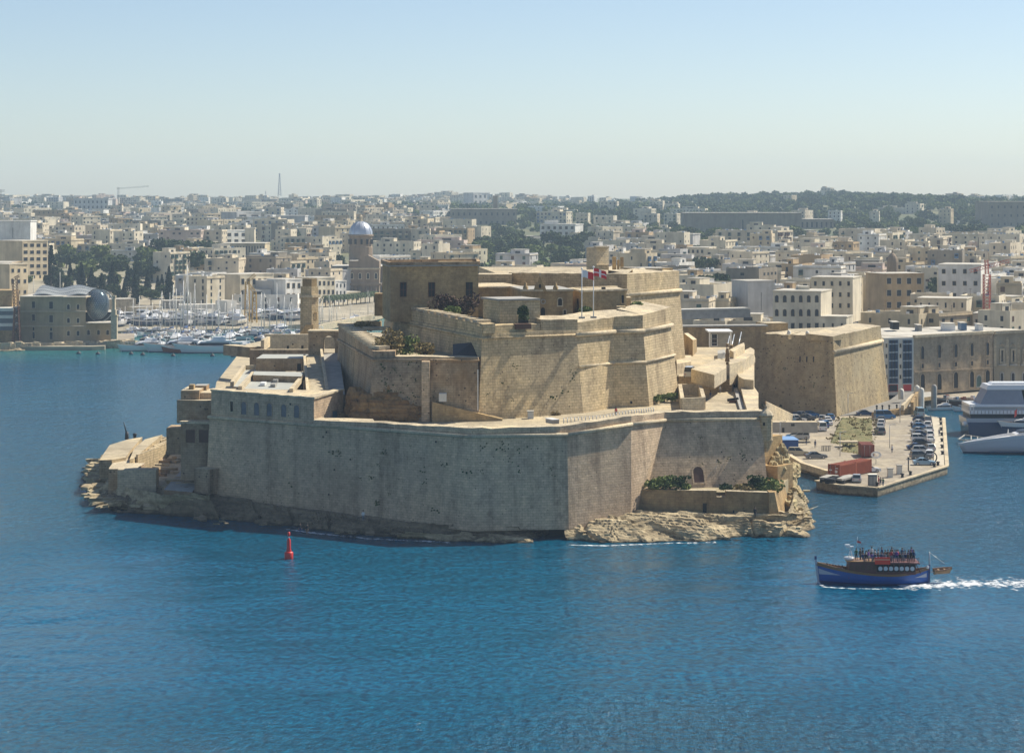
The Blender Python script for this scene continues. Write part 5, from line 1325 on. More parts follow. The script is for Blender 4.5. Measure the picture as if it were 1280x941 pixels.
lm('waterfront_house','tall grey waterfront block seen end on, left of the domed church','building',418,447,339,372,1140,20,3,2,1,ww=.01)
lm('cream_arcade_block','cream three-storey block with arched openings at two corners above the right bastion','building',966,1026,364,416,705,16,0,3,6,skew=6,ww=.42,arched_rows=(0,1),roofroom=(998,1012,358))
lm('cream_step_block','tall cream stepped block with small windows behind the arcaded block','building',1014,1066,347,402,735,14,0,4,5,skew=8,ww=.28,wh=.4)
lm('cream_low_block','low cream block with tiny windows at the right of the arcaded block','building',1024,1058,396,418,700,10,0,1,3,skew=4,ww=.2,wh=.35)
lm('blue_grey_house','blue-grey blank rendered house left of the cream arcaded block','house',935,968,352,397,780,12,3,1,1,skew=4,ww=.01)
lm('stone_balcony_house','brown stone house with two ornate closed balconies above the blue-glass building','house',1105,1155,343,388,800,14,6,3,4,skew=5)
lm('white_flats','large pale grey block with arched windows on its left side, left of the red crane','building',1173,1226,331,376,830,18,2,3,4,skew=5,arched_rows=(),wh=.36,ww=.3)
lm('corner_house','pale house with two rows of windows behind the long museum building','house',1146,1208,373,404,740,12,0,2,6,skew=5,ww=.2,wh=.4)
lm('right_edge_house','pale two-storey house with small windows at the right edge, behind the red crane','house',1216,1290,392,414,720,12,5,1,8,skew=3,ww=.25,wh=.45)
lm('flat_colonnade','brown house with square pillars and dark bays left of the blue-grey house','house',918,972,316,333,1180,16,8,1,7,ww=.6,wh=.7)
lm('stepped_apartments','large white stepped apartment block with terraces behind the rear bastion','building',770,826,298,318,1500,18,2,3,9,ww=.55,wh=.35)
lm('green_grey_block','pale green-grey block with blank side, behind the rear bastion','building',822,866,293,325,1420,18,3,1,1,ww=.01)
lm('cream_terrace','cream houses with small spires of statues, right behind the rear bastion','building',858,886,310,334,1250,16,0,3,5)

# domed church
c_ = empty('domed_church', vp(452, 400, 1150), label='large parish church with silver dome on a tall drum and dark columned front', cat='church')
Dc = 1150; kc = Dc/F
def cb_(x0, x1, y0, y1, D, dep, nm, mat=None): return fpart(xbox(x0, x1, y0, y1, D, dep, nm, mat or M_warm3, None, 0, M_roofp)[0], c_)
M_warm3 = plaster('church_stone', (0.29, 0.22, 0.15))
cb_(414, 492, 333, 400, Dc+12, 34, 'nave'); cb_(436, 474, 326, 400, Dc, 14, 'front'); cb_(433, 477, 354, 357, Dc-.6, 3, 'entablature'); cb_(434, 475, 335, 337, Dc-.5, 2, 'cornice', M_light)
m = MB(); f_ = [vp(447, 326, Dc), vp(473, 326, Dc), vp(460, 319, Dc)]; m.v = f_+[p+Vector((0,8,0)) for p in f_]; m.face((0,1,2)); m.face((3,5,4)); m.face((1,4,5,2)); m.face((0,2,5,3)); fpart(m.build('pediment', M_warm3), c_)
for x in (440,445,450,458,464,470): m = MB(); m.cyl(vp(x,400,Dc-.8), vp(x,358,Dc-.8), .55,.5,8); fpart(m.build('column', M_warm3), c_)
for x in (440,450,460,470):
    fpart(opening(Plane(vp(436,400,Dc-.02), vp(474,400,Dc-.02), vp(436,300,Dc-.02)), x, 345, 3, 7, None, 'window', M_win, M_light, True, .3, .2), c_)
cc = vp(451, 327, Dc+20); z_ = lambda y: zp(y, Dc+20)-cc.z
m = MB(); m.lathe(cc, [(6.2,-5),(6.2,z_(309)),(6.0,z_(308)),(6.0,z_(296)),(6.7,z_(295)),(6.7,z_(293.5)),(6.0,z_(293))], 16, False); fpart(m.build('drum', M_warm3), c_)
for k in range(12):
    a = 2*math.pi*k/12+.13; p = cc+Vector((math.cos(a)*6.25, math.sin(a)*6.25, z_(302))); m = MB(); m.box((0,0,0),(1.1,.5,2.6)); M_ = Matrix.Translation(p) @ Matrix.Rotation(a+math.pi/2,4,'Z'); m.v = [M_ @ v for v in m.v]; fpart(m.build('drum_window', M_win), c_)
M_dome = simple('silver_dome_metal', (0.50,0.53,0.58), .38, .55, var=.08, scale=.3)
m = MB(); R_ = 6.1; pr = [(R_*math.cos(a), z_(293)+R_*1.12*math.sin(a)) for a in [math.pi/2*i/10 for i in range(10)]]+[(.9, z_(293)+R_*1.12)]; m.lathe(cc, pr, 32); fpart(m.build('dome', M_dome), c_)
for k in range(12):
    a = 2*math.pi*k/12; m = MB(); P_ = [cc+Vector((math.cos(a)*(r+.05), math.sin(a)*(r+.05), z)) for r, z in pr]
    for p, q in zip(P_[:-1], P_[1:]): m.bar(p, q, .3, .25)
    fpart(m.build('dome_rib', M_dome), c_)
t0 = z_(293)+R_*1.12; m = MB(); m.lathe(cc, [(1.1,t0-.2),(1.1,t0+.3),(.8,t0+.4),(.8,t0+2.2),(1.05,t0+2.4),(.5,t0+3.1),(.15,t0+3.4),(.25,t0+3.8),(0,t0+4)], 10, False); fpart(m.build('lantern', M_light), c_)
m = MB(); m.cyl(cc+Vector((0,0,t0+4)), cc+Vector((0,0,t0+5.4)), .1); m.bar(cc+Vector((-.45,0,t0+4.9)), cc+Vector((.45,0,t0+4.9)), .12,.12); fpart(m.build('cross', M_grey), c_)
# small right-hand chapel dome
d_ = empty('chapel_dome', vp(1115, 330, 900), label='small ribbed stone chapel dome among rooftops left of the pale grey flats', cat='dome')
cc = vp(1115.5, 327, 900); m = MB(); m.lathe(cc, [(2.3,-6),(2.3,0),(2.2,.2),(2.0,1.2),(1.6,2.2),(1.0,3.0),(.3,3.4),(.3,4),(.4,4.1),(0,5)], 12, False); fpart(m.build('dome', M_warm3), d_)

# masts and cranes
def lattice(name, label, cat, base, top, w, mat, n=12, jib=None, jw=None):
    r = empty(name, base, label=label, cat=cat); base = Vector(base); top = Vector(top)
    def lat(a, b, w0, w1, nm):
        m = MB(); d = b-a; q = d.to_track_quat('Z','Y').to_matrix(); L = []
        for i in range(n+1):
            t = i/n; ww = w0+(w1-w0)*t; L.append([a+d*t+q @ Vector((sx*ww/2, sy*ww/2, 0)) for sx, sy in ((-1,-1),(1,-1),(1,1),(-1,1))])
        for i in range(n):
            for k in range(4): m.bar(L[i][k], L[i+1][k], w0*.12, w0*.12); m.bar(L[i][k], L[i+1][(k+1)%4], w0*.08, w0*.08)
        return fpart(m.build(nm, mat), r)
    lat(base, top, w, jw or w, 'mast')
    if jib:
        for (a, b, ww, nm) in jib: lat(Vector(a), Vector(b), ww, ww, nm)
    return r
M_crane = simple('orange_crane_paint', (0.50,0.12,0.07), .5); M_yel = simple('yellow_crane_paint', (0.45,0.28,0.05), .5)
cr = lattice('tower_crane', 'orange-red lattice crane mast standing before the houses at the right', 'crane', vp(1233.5,405,710), vp(1233.5,343,710), 2.0, M_crane, 14, jib=[(vp(1233.5,343,710), vp(1233,325,710), 1.0, 'cat_head'), (vp(1212,339,712), vp(1262,326,706), 1.0, 'jib')])
lattice('tower_crane', 'thin grey tower crane with long jib on the skyline at the left', 'crane', vp(148,252,3000), vp(148,234,3000), 1.6, M_grey, 10, jib=[(vp(145.5,236,3000), vp(186,233,3000), 1.5, 'jib')])
lattice('tower_crane', 'grey tower crane cut by the left edge of the picture', 'crane', vp(0.5,258,2200), vp(0.5,237,2200), 1.4, M_grey, 8, jib=[(vp(-14,239.5,2200), vp(6,238.5,2200), 1.8, 'jib')])
lattice('radio_mast', 'tall thin lattice radio mast on the skyline', 'mast', vp(349.5,245,3300), vp(349.5,217,3300), 4.5, M_steel, 10, jw=.8)
lattice('radio_mast', 'short thin aerial on the skyline left of the tall radio mast', 'mast', vp(332,250,3300), vp(332,239,3300), 2.2, M_steel, 6, jw=.5)

m = MB(); q = [vp(1124,257,2760), vp(1140,256,2790), vp(1168,266,2440), vp(1160,273,2300), vp(1146,273,2300)]; m.add(q+[v-Vector((0,0,12)) for v in q], [(0,1,2,3,4),(4,3,8,9),(0,4,9,5)]); tag(m.build('hillside_meadow', grass_mat('meadow_green',(0.12,0.17,0.05),(0.20,0.24,0.09),.02)), kind='structure')
for i,(x0,x1,y0,y1,D) in enumerate(((1052,1080,258,262,2700),(1010,1028,259.5,261,2750),(1176,1200,276,281,2120),(1000,1020,270,273,2300),(1088,1096,253,257,2900))):
    lm('distant_ruin', ('pale earth bank','thin pale wall','white rubble bank','small pale wall','tiny cream farmhouse')[i]+' among the trees of the wooded ridge at the right', 'wall', x0,x1,y0,y1,D,12,(5,2,2,0,0)[i],1,1,ww=.01,trim=False)
o = lm('white_obelisk', 'small white vertical shaft on the wooded ridge at the right', 'monument', 1110.5,1113,253,266,2650,4,2,1,1,ww=.01,trim=False)
# ================================================================= RIGHT BASTION, QUAY, WATERFRONT
rbn = empty('corner_bastion', vp(1046, 519, 552), label='big pock-marked stone bastion with two embrasures, its right face sunlit, behind the car park', cat='fort wall')
zt_ = 20.3
c0 = Vector((xp(1041.5, 553), 553, zt_)); l0 = Vector((xp(934, 566), 566, zt_)); r0 = Vector((xp(1101, 592), 592, 20.6))
b0 = Vector((xp(1046, 551), 551, 1.4)); lb0 = Vector((xp(932, 564), 564, 1.4)); rb0 = Vector((xp(1112, 592.5), 592.5, 1.4))
topb = [l0, c0, r0, Vector((r0.x-1, 614, 20.4)), Vector((l0.x, 592, 20.3))]; botb = [lb0, b0, rb0, Vector((rb0.x-1, 616, 1.4)), Vector((lb0.x, 594, 1.4))]
m = MB(); m.v = botb+topb
for i in range(5): m.face((i, (i+1) % 5, 5+(i+1) % 5, 5+i))
m.mat(1).face((5,6,7,8,9))
M_bast = stone('bastion_stone', (0.40, 0.325, 0.20), block=(0.9,0.45), joint=0.3, pits=1.0, stain=(0.40,0.34,0.22), stain_amt=.6, big=.06, streak=.5)
fpart(m.build('wall', [M_bast, M_pave]), rbn)
cz = lambda p, z: Vector((p.x, p.y, z))
# cordon under the parapet, on the right face and the left face
fpart(cordon([cz(l0, 17.2), cz(c0, 17.4)], .18).build('cordon', M_bast), rbn); fpart(cordon([cz(c0, 17.5), cz(r0, 17.7)], .55).build('cordon', M_light), rbn)
L_ = c0-l0
def bseg(t0, t1): return fpart(thick_parapet([cz(l0+L_*t0, 21.4), cz(l0+L_*t1, 21.3)], 7.0, zt_-.05, .5, M_bast), rbn)
bseg(0, .485); bseg(.52, .70); bseg(.735, 1.0)
for t in (.5025, .7175):
    p = l0+L_*t; m = MB(); m.lathe(p+Vector((0,2,0)), [(.5,0),(.5,1.6),(.3,2.0),(0,2.1)], 8); fpart(m.build('pale_merlon', M_offw), rbn)
fpart(thick_parapet([cz(c0, 21.3), cz(r0, 21.7)], 7.0, zt_-.05, .6, M_bast), rbn)
PB = Plane(b0, lb0, c0)
for x in (1000, 1008.5, 1017): fpart(opening(PB, x, 449, 1.6, 7, None, 'gun_slit', M_dark, M_bast, False, .05, .05), rbn)
fpart(opening(PB, 976, 507, 4, 3, None, 'hole', M_dark, M_bast, True, .1, .05), rbn)
# sloping wall down from the sentry box to the quay
rw_ = empty('ramp_wall', gp(990, 521, 2), label='pale sloping wall running down to the car park behind the sentry box', cat='wall')
m = MB(); a = vp(958, 536, 520); b = vp(992, 521, 540); a.z = b.z = 1.6
t = [Vector((a.x,a.y,zp(502,520))), Vector((b.x,b.y,zp(518.5,540)))]; d = Vector((0,2,0)); m.prism([a,b,b+d,a+d], [t[0],t[1],t[1]+d,t[0]+d]); fpart(m.build('wall', [M_light]), rw_)
sw = empty('car_park_wall', gp(990, 541, 1.8), label='low plain pale wall with one small dark opening, between two rows of parked cars', cat='wall')
o, pl, _, _ = xbox(961, 1022, 527.5, 541, 495, 3, 'wall', M_grey, None, 0, M_cap); fpart(o, sw); fpart(opening(pl, 991, 531, 4.5, 3, None, 'window', M_dark, M_grey, False, .1, .06), sw)
fpart(opening(pl, 979, 537.5, 3, 6, None, 'door', M_dark, M_grey, False, .08, .05), sw)

# quay ------------------------------------------------------------
ZQ = 1.6
qpix = [(1020.5,601.5),(1049,607),(1097,610.5),(1184.3,583),(1181.5,523),(1160,519.5),(1145,512),(1142,497),(1112,498),(1046,519),(955,522),(952,556),(985,572),(1000,578),(1034,592)]
top = ccw([gp(x, y, ZQ) for x, y in qpix]); m = MB(); n = len(top); m.v = [Vector((p.x,p.y,-1.5)) for p in top]+top
for i in range(n): m.face((i,(i+1)%n,n+(i+1)%n,n+i))
m.mat(1).face(tuple(range(n,2*n)))
M_quay = stone('quay_concrete', (0.34, 0.305, 0.245), block=(5.0, 4.0), joint=0.3, pits=0.1, big=0.07, streak=0.3, stain=(0.24,0.21,0.17), stain_amt=.6); M_quayw = rock_mat('quay_wall_stone', (0.16,0.12,0.07), (0.36,0.30,0.2))
tag(m.build('quay', [M_quayw, M_quay]), kind='structure')
m = MB()
for a, b in ((0,1),(1,2),(2,3),(3,4)):
    pa = gp(*qpix[a], ZQ); pb = gp(*qpix[b], ZQ); m.bar(pa+Vector((0,.35,.10)), pb+Vector((0 if b<4 else -.3,.35,.10)), .8, .24)
tag(m.build('quay_kerb', M_cap), kind='structure')
m = MB(); sp = [gp(x, y, ZQ+.012) for x, y in ((1167,577),(1182.5,583),(1179.5,524),(1161,521))]; m.v = sp; m.face((0,1,2,3)); tag(m.build('quay_pavement', simple('pale_quay_slabs', (0.47,0.42,0.32), .9, var=.15, scale=.3)), kind='structure')
m = MB()
for k in range(9):   # parking bay lines
    a = gp(1131, 532+k*6, ZQ+.012); m.box(a+Vector((1.5,0,0)), (3.0,.22,.012))
tag(m.build('parking_lines', M_white), kind='structure')
# little rough green island
gp_ = [(1047.6,521.7),(1094,523),(1095.5,553),(1086,573),(1070,568),(1046,564.5),(1047.6,556),(1033,553)]
m = MB(); rr = random.Random(4); G_ = [gp(x,y,ZQ) for x,y in gp_]; xs = [p.x for p in G_]; ys = [p.y for p in G_]
def inside(x, y, P):
    c = False
    for a, b in zip(P, P[1:]+P[:1]):
        if (a.y > y) != (b.y > y) and x < (b.x-a.x)*(y-a.y)/(b.y-a.y)+a.x: c = not c
    return c
gx, gy = 40, 60; vs = {}; fs = []
for i in range(gx+1):
    for j in range(gy+1):
        x = min(xs)+(max(xs)-min(xs))*i/gx; y = min(ys)+(max(ys)-min(ys))*j/gy
        vs[(i,j)] = len(vs); z = ZQ+.35+.55*noise.noise(Vector((x*.2,y*.12,2)))+.25*noise.noise(Vector((x*.7,y*.5,5)))
        edge = not all(inside(x+dx, y+dy, G_) for dx, dy in ((-1,0),(1,0),(0,-2.5),(0,2.5)))
        m.v.append(Vector((x,y, ZQ-.1 if edge else max(z, ZQ+.05))))
for i in range(gx):
    for j in range(gy):
        cx = min(xs)+(max(xs)-min(xs))*(i+.5)/gx; cy = min(ys)+(max(ys)-min(ys))*(j+.5)/gy
        if inside(cx, cy, G_): m.face((vs[(i,j)],vs[(i+1,j)],vs[(i+1,j+1)],vs[(i,j+1)]))
tag(m.build('rough_ground', M_grass), 'rough grass and scrub island in the middle of the car park', 'grass', kind='stuff')
m = MB()
for k in range(230):
    x = rr.uniform(min(xs),max(xs)); y = rr.uniform(min(ys),max(ys))
    if not inside(x,y,G_): continue
    c = Vector((x,y,ZQ+.3)); s = rr.uniform(.25,.7)
    for q in range(7):
        d = Vector((rr.gauss(0,1),rr.gauss(0,1),abs(rr.gauss(0,.7))))*s*.5; m.add([c+d+Vector(v)*s*.45 for v in ((-.6,0,-.4),(.6,.2,-.4),(.4,.1,.5),(-.4,-.2,.5))], [(0,1,2,3)])
tag(m.build('scrub', M_bushd), 'dry brown and green scrub growing on the island of the car park', 'scrub', kind='stuff')
fb = empty('concrete_slab_bench', gp(1058, 553, ZQ), label='pale concrete slab lying across the green island', cat='slab'); m = MB(); m.box(gp(1060,552.5,ZQ+1)+Vector((0,0,.1)), (4.2,3,.3)); fpart(m.build('slab', M_cap), fb)

# shore strip between fort and quay: boat ramp and ochre retaining wall
rs = rock_strip('boat_shore', [gp(980,570,1.6), gp(996,577,1.6), gp(1015,585,1.6), gp(1036,591,1.6)], [gp(985,588,0), gp(1000,591,0), gp(1015,594,0), gp(1034,597,0)], M_rock, nu=80, nv=12, amp=.3, step=.4, seed=3); tag(rs, kind='structure')
bs_ = empty('retaining_wall', gp(1000, 580, 1.6), label='ochre retaining wall of the little inlet between fort and car park', cat='wall'); m = MB(); q = [gp(986,571,1.7), gp(1004,582,1.7), gp(1036,592,1.7)]
for a, b in zip(q[:-1], q[1:]): m.bar(a, b, 1.0, 1.2)
fpart(m.build('wall', M_light), bs_)

# ---------------------------------------------------------------- cars
M_glass = simple('car_glass', (0.02,0.028,0.035), .08); M_tyre = M_black; M_rim = simple('car_rim', (0.5,0.5,0.52), .3, .8)
M_lampw = simple('headlamp_lens', (0.75,0.75,0.75), .2); M_lampr = simple('tail_lamp', (0.35,0.01,0.01), .3)
CARC = {'white':(0.75,0.75,0.74),'silver':(0.45,0.47,0.49),'dark blue':(0.02,0.05,0.14),'grey':(0.16,0.17,0.18),'black':(0.02,0.02,0.024),'blue':(0.04,0.16,0.36),'red':(0.42,0.02,0.02),'beige':(0.42,0.38,0.28),'light blue':(0.25,0.38,0.48)}
CARM = {k: simple('car_paint_'+k.replace(' ','_'), v, .25, .25 if k in('silver','grey') else 0) for k, v in CARC.items()}
CAR_MESH = {}
def car_mesh(kind):
    if kind in CAR_MESH: return CAR_MESH[kind]
    # side profile (x along, z up) lower body and cabin
    P = {'hatchback': (4.0,1.72,[(-2,.35),(-1.98,.85),(-1.6,1.0),(.75,.98),(1.75,.82),(2,.6),(2,.32)], [(-1.85,.98),(-1.35,1.45),(.15,1.48),(.95,.97)]),
         'saloon': (4.5,1.76,[(-2.25,.38),(-2.22,.9),(-1.5,.98),(.85,.95),(2.1,.8),(2.25,.6),(2.25,.34)], [(-1.7,.96),(-1.0,1.4),(.1,1.42),(.95,.94)]),
         'estate car': (4.4,1.8,[(-2.2,.4),(-2.18,1.0),(-2.0,1.1),(.8,1.06),(2.0,.92),(2.2,.65),(2.2,.4)], [(-2.1,1.08),(-1.95,1.65),(.1,1.68),(.95,1.05)]),
         'van': (5.0,1.95,[(-2.5,.4),(-2.5,1.2),(-2.4,1.25),(1.6,1.2),(2.3,1.05),(2.5,.7),(2.5,.4)], [(-2.48,1.22),(-2.42,2.1),(1.0,2.12),(1.75,1.18)])}[kind]
    L, W, low, cab = P
    def ext(m, prof, w0, w1, zlo=.2):
        n = len(prof); zt = max(z for _, z in prof); zb = min(z for _, z in prof)
        for s in (-1, 1):
            pass
        o = len(m.v)
        for s in (-1, 1):
            for x, z in prof:
                t = (z-zb)/(zt-zb+1e-6); m.v.append(Vector((x, s*(w0+(w1-w0)*t)/2, z)))
        m.face(tuple(o+i for i in range(n))); m.face(tuple(o+2*n-1-i for i in range(n)))
        for i in range(n): m.face((o+i, o+(i+1)%n, o+n+(i+1)%n, o+n+i))
    body = MB(); ext(body, low+[(L/2-.1,.22),(-L/2+.1,.22)], W, W*.96)
    zr = max(z for _, z in cab); roofp = [(cab[1][0]+.05, zr-.02),(cab[1][0]+.15, zr+.05),(cab[2][0]-.15, zr+.05),(cab[2][0]+.02, zr-.02)]
    o = len(body.v); wr = W*.74
    for s in (-1,1):
        for x, z in roofp: body.v.append(Vector((x, s*wr/2, z)))
    body.face((o,o+1,o+2,o+3)); body.face((o+7,o+6,o+5,o+4))
    for i in range(4): body.face((o+i,o+(i+1)%4,o+4+(i+1)%4,o+4+i))
    glass = MB(); ext(glass, cab, W*.9, W*.74)
    pil = MB()
    for s in (-1,1):
        for a, b in ((cab[0],cab[1]),(cab[2],cab[3]),(((cab[0][0]+cab[3][0])/2,cab[0][1]),((cab[1][0]+cab[2][0])/2,zr))):
            pil.bar((a[0], s*W*.455, a[1]), (b[0], s*W*.375, b[1]), .07,.07)
    wheel = MB(); wheel.cyl((0,-.1,0),(0,.1,0), .32, n=14); rim = MB(); rim.cyl((0,-.11,0),(0,.11,0), .2, n=10)
    lamp = MB(); lamp.box((0,0,0), (.06,.35,.14))
    def me(mb_, nm, mat):
        ob = mb_.build(nm, mat); d = ob.data; bpy.data.objects.remove(ob); return d
    CAR_MESH[kind] = dict(body=me(body,'body',CARM['white']), windows=me(glass,'windows',M_glass), pillars=me(pil,'pillars',CARM['white']), wheel=me(wheel,'wheel',M_tyre), rim=me(rim,'rim',M_rim), head=me(lamp,'headlight',M_lampw), tail=me(lamp,'tail_light',M_lampr), L=L, W=W, low=low)
    return CAR_MESH[kind]
PAINTED = {}
def painted(me, col):
    k = (me.name, col)
    if k not in PAINTED: c = me.copy(); c.materials[0] = CARM[col]; PAINTED[k] = c
    return PAINTED[k]
def link(name, me, parent, loc=(0,0,0)):
    o = bpy.data.objects.new(name, me); COL.objects.link(o); o.parent = parent; o.location = loc; return o
def car(kind, col, P, rz, label, group='cars parked on the quay'):
    K = car_mesh(kind); r = empty('parked_'+kind.split()[0] if kind != 'estate car' else 'parked_estate_car', P, rz, label, 'van' if kind == 'van' else 'car', group)
    link('body', painted(K['body'], col), r); link('windows', K['windows'], r); link('pillars', painted(K['pillars'], col), r)
    for sx in (-1,1):
        for sy in (-1,1):
            w = link('wheel', K['wheel'], r, (sx*K['L']*.31, sy*(K['W']/2-.08), .32)); link('rim', K['rim'], w)
            link('headlight' if sx > 0 else 'tail_light', K['head'] if sx > 0 else K['tail'], r, (sx*(K['L']/2-.01), sy*K['W']*.34, .68))
    return r
# row at the right edge of the quay, nose to the water, from nearest to farthest
row = [(1155,581,'saloon','light blue','light blue saloon, nearest of the row along the quay pavement'),(1151,573.5,'estate car','grey','dark grey estate car, second nearest in the row along the quay pavement'),
       (1153.5,567,'estate car','silver','silver estate car, third nearest in the row along the quay pavement'),(1146.5,562,'saloon','dark blue','dark blue saloon jutting out to the left of the row by the quay pavement'),
       (1152,556.5,'hatchback','black','black hatchback, fifth nearest in the row along the quay pavement'),(1151,551.5,'estate car','white','white estate car, middle of the row along the quay pavement'),
       (1151.5,546.5,'hatchback','dark blue','dark blue hatchback just beyond the middle white estate car'),(1150,541.5,'saloon','silver','silver saloon, eighth nearest in the row along the quay pavement'),
       (1151,536.5,'hatchback','blue','bright blue hatchback, ninth nearest in the row along the quay pavement'),(1150,532,'saloon','white','white saloon, tenth nearest in the row along the quay pavement'),
       (1151,527.5,'hatchback','dark blue','dark blue hatchback in front of the parked van at the far end of the row')]
for x, y, k, c, l in row: car(k, c, gp(x, y, ZQ), R(rnd(-8,6)), l)
row2 = [(1162,571,'hatchback','white'),(1161.5,563,'hatchback','silver'),(1161.5,552,'saloon','white'),(1161,546,'hatchback','white'),(1160.5,540,'saloon','silver'),(1160,534,'hatchback','white'),(1159.5,528,'saloon','grey')]
for i, (x, y, k, c) in enumerate(row2): car(k, c, gp(x, y, ZQ), R(rnd(75,100)), f"{c} {k} parked lengthwise beside the quay pavement, {('first','second','third','fourth','fifth','sixth','seventh')[i]} from near end")
car('van','light blue', gp(1149,519.5,ZQ), R(90), 'light blue van at the far end of the car row, by the moat bridge')
for i, (x, y, k, c, l) in enumerate([(1100,536,'saloon','silver','silver saloon, nearest of the four parked left of the open asphalt'),(1101,531.5,'hatchback','white','white hatchback, second of the four parked left of the open asphalt'),(1101.5,527.5,'saloon','grey','grey saloon, third of the four parked left of the open asphalt')]): car(k, c, gp(x, y, ZQ), R(85), l)
car('estate car','grey', gp(1100,542.5,ZQ), R(92), 'grey estate car parked just behind the rust-red container')
car('van','blue', gp(1106,523.5,ZQ), R(8), 'big blue van parked across the top of the quay'); car('saloon','dark blue', gp(1082,519.5,ZQ), R(2), 'dark blue saloon at the top left of the green island')
car('saloon','white', gp(1086,590,ZQ), R(12), 'white saloon parked beside the orange container'); car('hatchback','silver', gp(1071,602,ZQ), R(80), 'silver hatchback facing the water, in front of the orange container')
car('estate car','beige', gp(998,569,ZQ), R(-4), 'beige estate car by the inlet, next to the blue tarpaulin stall'); car('saloon','grey', gp(1020,573,ZQ), R(4), 'grey saloon with pale roof by the inlet railing')
car('estate car','silver', gp(1000,549,ZQ), R(170), 'silver estate car in the open yard below the low pale wall'); car('hatchback','blue', gp(993,548,ZQ), R(172), 'blue hatchback beside the silver estate car in the open yard')
car('hatchback','red', gp(967,538.5,ZQ), R(0), 'red hatchback at the left end of the low pale wall'); car('hatchback','grey', gp(960.5,540,ZQ), R(0), 'grey hatchback squeezed behind the sea wall tip, left of the red car')
bk = [(1004,521.5,'hatchback','white','white hatchback nearest the bastion foot'),(1014,521,'hatchback','blue','blue hatchback by the bastion foot'),(997,522,'saloon','dark blue','dark blue saloon by the bastion foot'),(1008,524.5,'saloon','grey','grey saloon in the shade of the bastion'),
      (984,527,'hatchback','dark blue','dark blue hatchback behind the low pale wall'),(990,527,'hatchback','light blue','light blue hatchback behind the low pale wall'),(997,527,'estate car','white','white estate car behind the low pale wall'),(1006,527,'saloon','black','black saloon behind the low pale wall'),
      (1028,526,'hatchback','silver','silver hatchback in the corner row right of the low wall'),(1033,528,'hatchback','white','white hatchback in the corner row right of the low wall'),(1036,531,'saloon','white','white saloon in the corner row beside the green island'),(1030,534,'estate car','blue','blue estate car at the right end of the low pale wall'),(1026,538,'van','white','white van right beside the end of the low pale wall'),(1037,524.5,'hatchback','blue','blue hatchback at the back of the corner row')]
for i, (x, y, k, c, l) in enumerate(bk): car(k, c, gp(x, y, ZQ), R(rnd(-10,10)+(90 if i > 7 else 0)), l)
# cars on the raised road behind the shed
zc_ = 12.6
m = MB(); q = [vp(853,408,585), vp(968,406,600), vp(968,399,690), vp(853,399,690)]; 
for p in q: p.z = zc_-.02
m.prism([p-Vector((0,0,9)) for p in q], q); tag(m.build('upper_road', simple('road_asphalt', (0.16,0.15,0.14), .9, var=.15, scale=.4)), kind='structure')
cc_ = list(CARC)
for i in range(16):
    x = 862+i*6.3; D_ = 610+(i%3)*13; z0 = zc_
    col = ['white','silver','dark blue','white','blue','grey','white','black'][i%8]; k = ('hatchback','saloon','estate car')[i%3]
    P = Vector((xp(x, D_), D_, z0)); car(k, col, P, R(rnd(-10,10)+(i%2)*90), f"{col} {k} on the upper road behind the glazed shed, {('first','second','third','fourth','fifth','sixth','seventh','eighth','ninth','tenth','eleventh','twelfth','thirteenth','fourteenth','fifteenth','sixteenth')[i]} from the left", 'cars parked on the upper road')
gr = empty('road_embankment_wall', vp(900,392,700), label='long grey retaining wall with pale top edge behind the upper road', cat='wall'); fpart(xbox(852,938,388,399,700,3,'wall',M_grey,None,10,M_cap)[0], gr); fpart(xbox(852,936,386.5,388.2,699.5,3.5,'coping',M_offw,None,10)[0], gr)
tk = car('van','silver', gp(862,471,19.4), R(80), 'silver van parked on the terrace at the foot of the high bastion', None)

# containers and clutter ------------------------------------------
def container(px, py, rz, L, mat, label, D=None):
    P = gp(px, py, ZQ); r = empty('shipping_container', P, rz, label, 'container', 'shipping containers on the quay'); W, Hh = 2.44, 2.6
    m = MB(); m.box((L/2,W/2,Hh/2+.1),(L,W,Hh-.1)); m.build('shell', mat, r)
    m = MB(); n = int(L/.35)
    for i in range(n):
        x = .2+(L-.4)*i/(n-1)
        for y in (-.03, W+.03): m.box((x,y,Hh/2+.1),(.15,.06,Hh-.5))
        m.box((x,W/2,Hh+.07),(.15,W-.2,.05))
    o = m.build('corrugations', mat, r); o['kind'] = 'stuff'
    for x in (0, L):
        for y in (0, W): m = MB(); m.box((x,y,Hh/2+.08),(.18,.18,Hh+.12)); m.build('corner_post', mat, r)
    for y in (W*.27, W*.73):
        m = MB(); m.box((-.05,y,Hh/2+.1),(.08,W*.44,Hh-.35)); d = m.build('door', mat, r)
        m = MB(); m.cyl((-.12,y+.2,.3),(-.12,y+.2,Hh-.1),.03); m.build('lock_bar', M_steel, d)
    return r
M_or = simple('orange_container_paint', (0.30,0.075,0.03), .6, var=.15, scale=.8); M_rr = simple('rust_red_container_paint', (0.23,0.065,0.04), .65, var=.2, scale=.8)
container(1049.5, 598.5, R(52), 12.19/2, M_or, 'orange shipping container with white shipping marks at the near end of the quay')
c2_ = gp(1049.5,598.5,ZQ)+Vector((math.cos(R(52))*6.35, math.sin(R(52))*6.35, 0)); r2 = container(1049.5, 598.5, R(52), 6.06, M_or, 'second orange shipping container directly behind the first one'); r2.location = c2_
r_m = empty('cargo_label', gp(1045,596,ZQ), label='white painted panel on the end of the nearer orange container', cat='panel')
Pc = gp(1049.5,598.5,ZQ); M_ = Matrix.Translation(Pc) @ Matrix.Rotation(R(52),4,'Z'); m = MB()
